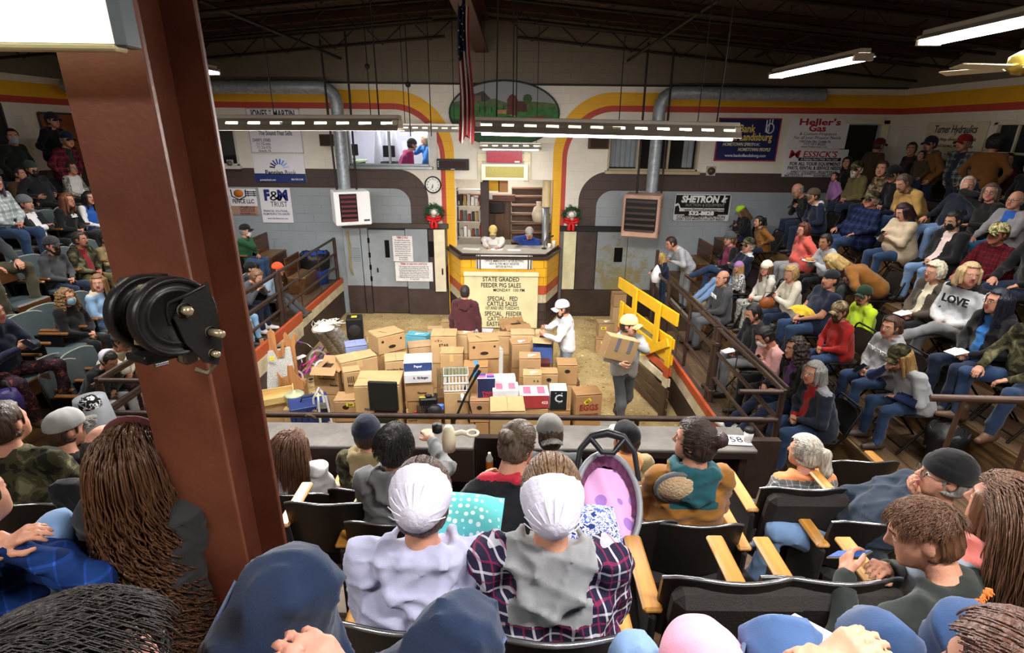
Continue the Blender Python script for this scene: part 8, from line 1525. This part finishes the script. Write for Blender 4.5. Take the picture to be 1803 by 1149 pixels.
# ================================================================ strands of hair for the heads close to the camera
def locks(label, n, length, c, width=.003, curl=0., seed=1, spread=.02, to=None, region=None, minz=-.02, seg=8, comb=None, tw=1.):
    """thin tapering strands rooted on the scalp; they follow it, then hang, or gather at the point `to`"""
    o, J, Mr, rz, s, HM = PEOPLE[label]; rg = random.Random(seed); q = MB(); R_ = (.095, .117, .110); C0 = Vector((0, -.012, .035)); E = lambda p: (p.x / R_[0], p.y / R_[1], p.z / R_[2])
    def lift(v, k=1.): return C0 + Vector((v.x * R_[0], v.y * R_[1], v.z * R_[2])) * k
    for i in range(n):
        while True:
            v = Vector((rg.gauss(0, 1), rg.gauss(0, 1), rg.gauss(0, 1))).normalized(); p = lift(v)
            if p.z < minz or (p.y > .05 and p.z < .08) or (region and not region(p)): continue
            break
        pts = []
        if to is not None:
            tv = to - C0; tv = Vector((tv.x / R_[0], tv.y / R_[1], tv.z / R_[2])).normalized()
            for k in range(seg + 1): w_ = v.lerp(tv, k / seg).normalized(); pts.append(lift(w_, 1.01 + .012 * rg.random() * (k < seg)))
        else:
            L_ = length * rg.uniform(.8, 1.08); ds = L_ / seg; pts = [p]; d = (comb(p) if comb else Vector((p.x * 6, -.5, .1))).normalized(); ph = rg.uniform(0, 6.28); fr = rg.uniform(22, 38) * tw; amp = curl * rg.uniform(.6, 1.4)
            for k in range(seg):
                q_ = pts[-1] + d * ds; e = q_ - C0; r = math.sqrt(sum(x * x for x in E(e)))
                if r < 1.03: q_ = C0 + e / r * 1.03
                if q_.z < -.08 and q_.y > -.075 - .25 * min(.25, -.08 - q_.z) and abs(q_.x) < .1: q_.y -= ds * .35
                pts.append(q_); d = ((q_ - pts[-2]).normalized() * .5 + Vector((p.x * spread * 8, -.06, -1)) * .5).normalized()
            if curl: pts = [a + Vector((math.cos(ph + fr * L_ * k / seg), math.sin(ph + fr * L_ * k / seg), .3 * math.sin(ph * 2 + fr * L_ * k / seg))) * amp * min(1, max(0, (k / seg - .1) * 1.6)) for k, a in enumerate(pts)]
        w_ = width * rg.uniform(.6, 1.3); q.tube(pts, [w_ * (1 - .7 * (k / seg) ** 2) for k in range(seg + 1)], 3, caps=False)
    h = obj('hair_strands', q, hairm(c), o); h.matrix_local = HM; tag(h, kind='stuff'); return h
cl = 'woman with very long curly brown hair and maroon headband'
locks(cl, 640, 1.0, '#5a3820', .0046, .03, 3, spread=.085, seg=46, tw=1.9)
q = MB(); q.tube([(.106 * math.cos(t * .2618), .05 - .03 * math.sin(t * .2618), .03 + .122 * math.sin(t * .2618)) for t in range(13)], .014, 8); h = obj('headband', q, cloth('#5a2a2e'), PEOPLE[cl][0]); h.matrix_local = PEOPLE[cl][5]
locks('girl with long brown hair in white sweater', 700, .42, '#6a4630', .003, .004, 4, spread=.02)
locks('girl with long brown hair in mint and grey puffer', 1100, .5, '#5f402c', .0028, .006, 5, spread=.03, seg=10)
fr_ = lambda p: p.y > -.03 or p.z < .0
locks('woman in white prayer cap and plum plaid jacket', 700, 0, '#7a5c42', .0024, 0, 6, to=Vector((0, -.12, .02)), region=fr_, minz=-.06, seg=6)
locks('girl in white pleated prayer cap and lavender hoodie', 600, 0, '#4a2e20', .0024, 0, 7, to=Vector((0, -.12, .03)), region=fr_, minz=-.06, seg=6)
cb = lambda p: Vector((p.x * 3, .7, -.1))
locks('boy with short brown hair playing on a phone', 1400, .042, '#5c3c28', .0019, 0, 8, comb=cb, seg=3, region=lambda p: p.z > .05)
locks('man with thinning dark hair in grey hoodie reaching out', 1300, .04, '#2c2623', .0017, 0, 9, seg=3, region=lambda p: (p.x ** 2 + (p.y + .05) ** 2 > .0018) or p.z < .08, minz=-.02)
for lb, c, sd, z in (('woman with brown bun in black coat with red lining', '#5e4c3c', 10, .06), ('woman in brown canvas coat with teal hood', '#35241d', 11, .06), ('woman with auburn bun in grey sweatshirt and jeans', '#4a2a1c', 12, .06), ('woman with grey ponytail in black and white checks', '#c4bcae', 13, .05)): locks(lb, 900, 0, c, .0024, 0, sd, to=Vector((0, -.13, z)), minz=-.05, seg=7)
locks('man with dark hair and glasses in camouflage coat and jeans', 2200, .07, '#2c2624', .0013, 0, 14, seg=3, comb=lambda p: Vector((p.x * 2, .5, .05)), minz=-.04)
# prayer caps: wired pleats fanning over the back
for lb in ('girl in white pleated prayer cap and lavender hoodie', 'woman in white prayer cap and plum plaid jacket'):
    o, J, Mr, rz, s, HM = PEOPLE[lb]; cp = [c for c in o.children if c.name.startswith('prayer_cap')][0]; q = MB()
    ctr, dirs = Vector((0, -.155, .0)), 11
    for k in range(dirs):
        a = math.radians(-10 + 200 * k / (dirs - 1)); pts = []
        for t in (.25, .45, .65, .85): x, z = .105 * t * math.cos(a), .012 + .125 * t * math.sin(a); e = max(0., 1 - (x / .112) ** 2 - ((z - .03) / .125) ** 2); pts.append((x, -.035 - .122 * math.sqrt(e) - .003, z))
        q.tube(pts, [.0028, .0024, .0022, .002], 4)
    obj('pleat', q, mat('#f2f0fa', .6), cp)
# ---------------------------------------------------------------- infant carrier with pink fleece
p = att(1070, 882, 2.5); o = thing('infant_carrier', 'grey infant car seat with black handle lined in pink fleece', 'carrier', p, (.62, 0, -.06)); o.scale = (.86,) * 3; SHL = mat('#4c4e54', .5)
bw = lambda r, a, dp, k=1.: (.17 * k * r * math.cos(a), .27 * k * r * math.sin(a), -dp * (1 - r ** 2.5))
q = MB(); q.grid(lambda u, v: bw(v, u * 6.2832, .24), 28, 6); obj('shell', q, SHL, o)
q = MB(); q.tube([(.172 * math.cos(t * .2244), .272 * math.sin(t * .2244), .0) for t in range(28)], .017, 8, closed=True); obj('rim', q, mat('#85878d', .4), o)
q = MB(); q.tube([(-.175, .12, .0), (-.15, .26, .07), (-.09, .33, .10), (.0, .35, .11), (.09, .33, .10), (.15, .26, .07), (.175, .12, .0)], [.014, .016, .022, .026, .022, .016, .014], 8); q.tube([(-.1, .325, .1), (-.03, .24, .09), (.03, .24, .09), (.1, .325, .1)], .016, 8); obj('handle', q, mat('#1b1c1f', .4), o)
m, nt, b = nmat('pink_fleece'); L = nt.links.new; b.inputs['Roughness'].default_value = .9; tc = N(nt, 'ShaderNodeTexCoord'); no = N(nt, 'ShaderNodeTexVoronoi', i_Scale=9.); L(tc.outputs['Object'], no.inputs['Vector']); rp = N(nt, 'ShaderNodeValToRGB'); rp.color_ramp.interpolation = 'CONSTANT'; e = rp.color_ramp.elements; e[0].color = rgba(C('#a678c8')); e[1].position = .34; e[1].color = rgba(C('#e2a8d8')); L(no.outputs['Distance'], rp.inputs[0]); L(rp.outputs[0], b.inputs['Base Color'])
q = MB(); q.grid(lambda u, v: (.155 * (u - .5) * 2 * (1 - .25 * abs(v - .5)), -.36 + .56 * v, -.10 + .10 * (1 - v) + .05 * math.cos((u - .5) * 3) + .010 * math.sin(u * 14 + v * 9)), 20, 24); obj('fleece_cover', q, m, o)
q = MB(); q.grid(lambda u, v: ((.165 - .03 * v) * math.cos(-.3 + 3.74 * u), (.26 - .05 * v) * math.sin(-.3 + 3.74 * u), .005 - .05 * v + .008 * math.sin(u * 90)), 80, 3); obj('ruffle', q, cloth('#6a3a5a'), o)
# turquoise dotted pillow on the lavender girl's lap
m, nt, b = nmat('dotted'); L = nt.links.new; b.inputs['Roughness'].default_value = .85; tc = N(nt, 'ShaderNodeTexCoord'); no = N(nt, 'ShaderNodeTexVoronoi', i_Scale=26., i_Randomness=.4); L(tc.outputs['Object'], no.inputs['Vector']); rp = N(nt, 'ShaderNodeValToRGB'); rp.color_ramp.interpolation = 'CONSTANT'; e = rp.color_ramp.elements; e[0].color = rgba(C('#e0f4f2')); e[1].position = .3; e[1].color = rgba(C('#5fc4c4')); L(no.outputs['Distance'], rp.inputs[0]); L(rp.outputs[0], b.inputs['Base Color'])
p = att(808, 915, 1.98); o = thing('dotted_bundle', 'turquoise dotted bundle held by the girl in lavender', 'blanket', p, (.3, 0, -.1)); o.scale = (.72, .72, .9); q = MB(); q.grid(lambda u, v: ((u - .5) * .44, (v - .5) * .3, .09 * (1 - (2 * u - 1) ** 4) * (1 - (2 * v - 1) ** 4)), 18, 14); q.grid(lambda u, v: ((.5 - u) * .44, (v - .5) * .3, -.06 * (1 - (2 * u - 1) ** 4) * (1 - (2 * v - 1) ** 4)), 18, 14); obj('bundle', q, m, o)
p = att(1022, 930, 1.98); o = thing('flowered_blanket', 'blue and white flowered blanket in front of the plaid jacket', 'blanket', p, (.3, 0, .1)); o.scale = (.8, .7, .8); q = MB(); q.grid(lambda u, v: ((u - .5) * .36, (v - .5) * .24, .1 * (1 - (2 * u - 1) ** 4) * (1 - (2 * v - 1) ** 4)), 16, 12); q.grid(lambda u, v: ((.5 - u) * .36, (v - .5) * .24, -.05 * (1 - (2 * u - 1) ** 4) * (1 - (2 * v - 1) ** 4)), 16, 12); obj('blanket', q, camo('#2a3a7a', '#d8dcec', '#4a62b0', '#e8eaf4', 34.), o)
o, J, Mr, rz, s, HM = PEOPLE['woman in brown canvas coat with teal hood']; nb = Vector(J['N']); q = MB(); q.grid(lambda u, v: (nb.x - .10 + .11 * v * math.cos(u * 6.2832), nb.y - .10 - .045 * (1 - v * v), nb.z - .06 + .085 * v * math.sin(u * 6.2832)), 18, 5); obj('sherpa_lining', q, mat('#b59a7a', .95, 0, .2, 40., .8, 90.), o)
q = MB(); q.tube([(nb.x - .10 + .11 * math.cos(t * .35), nb.y - .09, nb.z - .06 + .085 * math.sin(t * .35)) for t in range(18)], .015, 7, closed=True); obj('hood_rim', q, cloth('#5a5c60'), o)
# counter items
CT_Z = 1.755
o = thing('coffee_cup', 'white paper coffee cup with black lid on the counter', 'cup', atZ(1348, 778, CT_Z) + Vector((-.16, 0, 0))); q = MB(); q.lathe([(.001, 0), (.03, 0), (.043, .11), (.001, .11)], 18); obj('cup', q, mat('#eceae6', .5), o); q = MB(); q.lathe([(.046, .108), (.046, .12), (.04, .128), (.038, .14), (.001, .138)], 18); obj('lid', q, BLACK, o)
o = thing('number_card', 'white bidder card numbered 58 on the counter', 'card', atZ(1306, 775, CT_Z) + Vector((-.06, 0, .002)), (0, 0, -.06)); q = MB(); q.box((0, 0, .002), (.25, .16, .003)); obj('card', q, mat('#eceaf0', .6), o); text('lettering', '58', INK, o, (0.01, .0, .0045), .12, .13, (0, 0, 0))
p = att(790, 764, 2.95); o = thing('cream_sprayer', 'cream plastic bottle sprayer with a ring handle in a raised hand', 'bottle', p, (0, 0, .1)); CRP = mat('#ddd2b4', .4); q = MB(); q.lathe([(.001, -.1), (.035, -.1), (.04, -.02), (.03, .03), (.02, .05), (.001, .05)], 16); obj('bottle', q, CRP, o); q = MB(); q.lathe([(.024, .05), (.028, .055), (.028, .095), (.001, .1)], 16); obj('black_cap', q, BLACK, o, (-.06, -.02, -.02)); q = MB(); q.tube([(.03, 0, .0), (.07, 0, .01), (.1, 0, 0)], .014, 8); q.tube([(.13 + .032 * math.cos(t * .524), .032 * math.sin(t * .524), 0) for t in range(12)], .008, 6, closed=True); obj('ring_handle', q, CRP, o)
o = thing('drink_bottle', 'small orange labelled drink bottle standing between the counter halves', 'bottle', atZ(862, 830, 1.4)); q = MB(); q.lathe([(.001, 0), (.03, 0), (.032, .14), (.014, .18), (.014, .2), (.001, .2)], 14); obj('bottle', q, mat('#c9c6bc', .3), o); q = MB(); q.lathe([(.033, .05), (.033, .12)], 14); obj('label_band', q, mat('#d0702a', .5), o)
o = thing('open_catalogue', 'open printed catalogue in the hands of the bald man', 'paper', att(265, 838, 2.5), (-.5, .3, .5)); q = MB(); q.box((-.08, 0, 0), (.16, .22, .004)); q.box((.08, 0, .01), (.16, .22, .004)); obj('pages', q, mat('#d8d0c0', .6, 0, .35, 20.), o); q = MB(); q.box((.08, .02, .014), (.12, .12, .002)); obj('picture', q, mat('#a85a4a', .6, 0, .4, 20.), o)
o = thing('auction_flyer', 'white flyer on the lap at the bottom right', 'paper', att(1400, 1136, 1.25), (-.3, 0, .5)); q = MB(); q.box((0, 0, 0), (.2, .14, .004)); obj('sheet', q, mat('#e4e4ec', .6), o)
# shopping bags at the far left, cable of the handbags
o = thing('sequin_bag', 'shiny blue and purple bag hanging off the seat at the left edge', 'bag', att(14, 706, 5.0)); o.scale = (.75,) * 3; q = MB(); q.lathe([(.001, -.2), (.13, -.18), (.15, 0), (.11, .14), (.001, .15)], 18); obj('bag', q, mat('#1c1c66', .45, 0, .5, 14., .3, 30., '#2a1040'), o); q = MB(); q.tube([(-.09, 0, .12), (-.06, 0, .28), (.06, 0, .28), (.09, 0, .12)], .01, 6); obj('strap', q, BLACK, o)
o = thing('leather_purse', 'tan leather purse on the lap of the blonde woman in beige', 'purse', att(1350, 532, 7.75)); o.scale = (.75,) * 3; q = MB(); q.lathe([(.001, -.12), (.13, -.1), (.15, .0), (.1, .09), (.001, .1)], 16); obj('bag', q, mat('#8a4a22', .4, 0, .2, 10., .2, 20.), o, None, None, (1, .6, 1)); q = MB(); q.tube([(-.1, 0, .06), (-.06, 0, .2), (.06, 0, .2), (.1, 0, .06)], .01, 6); obj('strap', q, mat('#5a2e16', .5), o)
o = thing('yellow_jacket', 'bright yellow jacket folded on the lap of the burly man', 'jacket', att(1412, 548, 7.1), (.2, .1, .4)); o.scale = (.68, .68, .7); q = MB(); q.grid(lambda u, v: ((u - .5) * .42, (v - .5) * .34, .09 * (1 - (2 * u - 1) ** 4) * (1 - (2 * v - 1) ** 4) + .015 * math.sin(u * 15 + v * 11)), 18, 14); obj('cloth', q, FABRIC['yellow'], o)
# ---------------------------------------------------------------- lettering becomes plain mesh
bpy.context.view_layer.update(); dg = bpy.context.evaluated_depsgraph_get()
for o in [x for x in bpy.data.objects if x.type == 'FONT']:
    me = bpy.data.meshes.new_from_object(o.evaluated_get(dg), depsgraph=dg); nm = o.name; par, ml = o.parent, o.matrix_local.copy(); bpy.data.objects.remove(o)
    n = bpy.data.objects.new('lettering', me); COL.objects.link(n); n.parent = par; n.matrix_local = ml
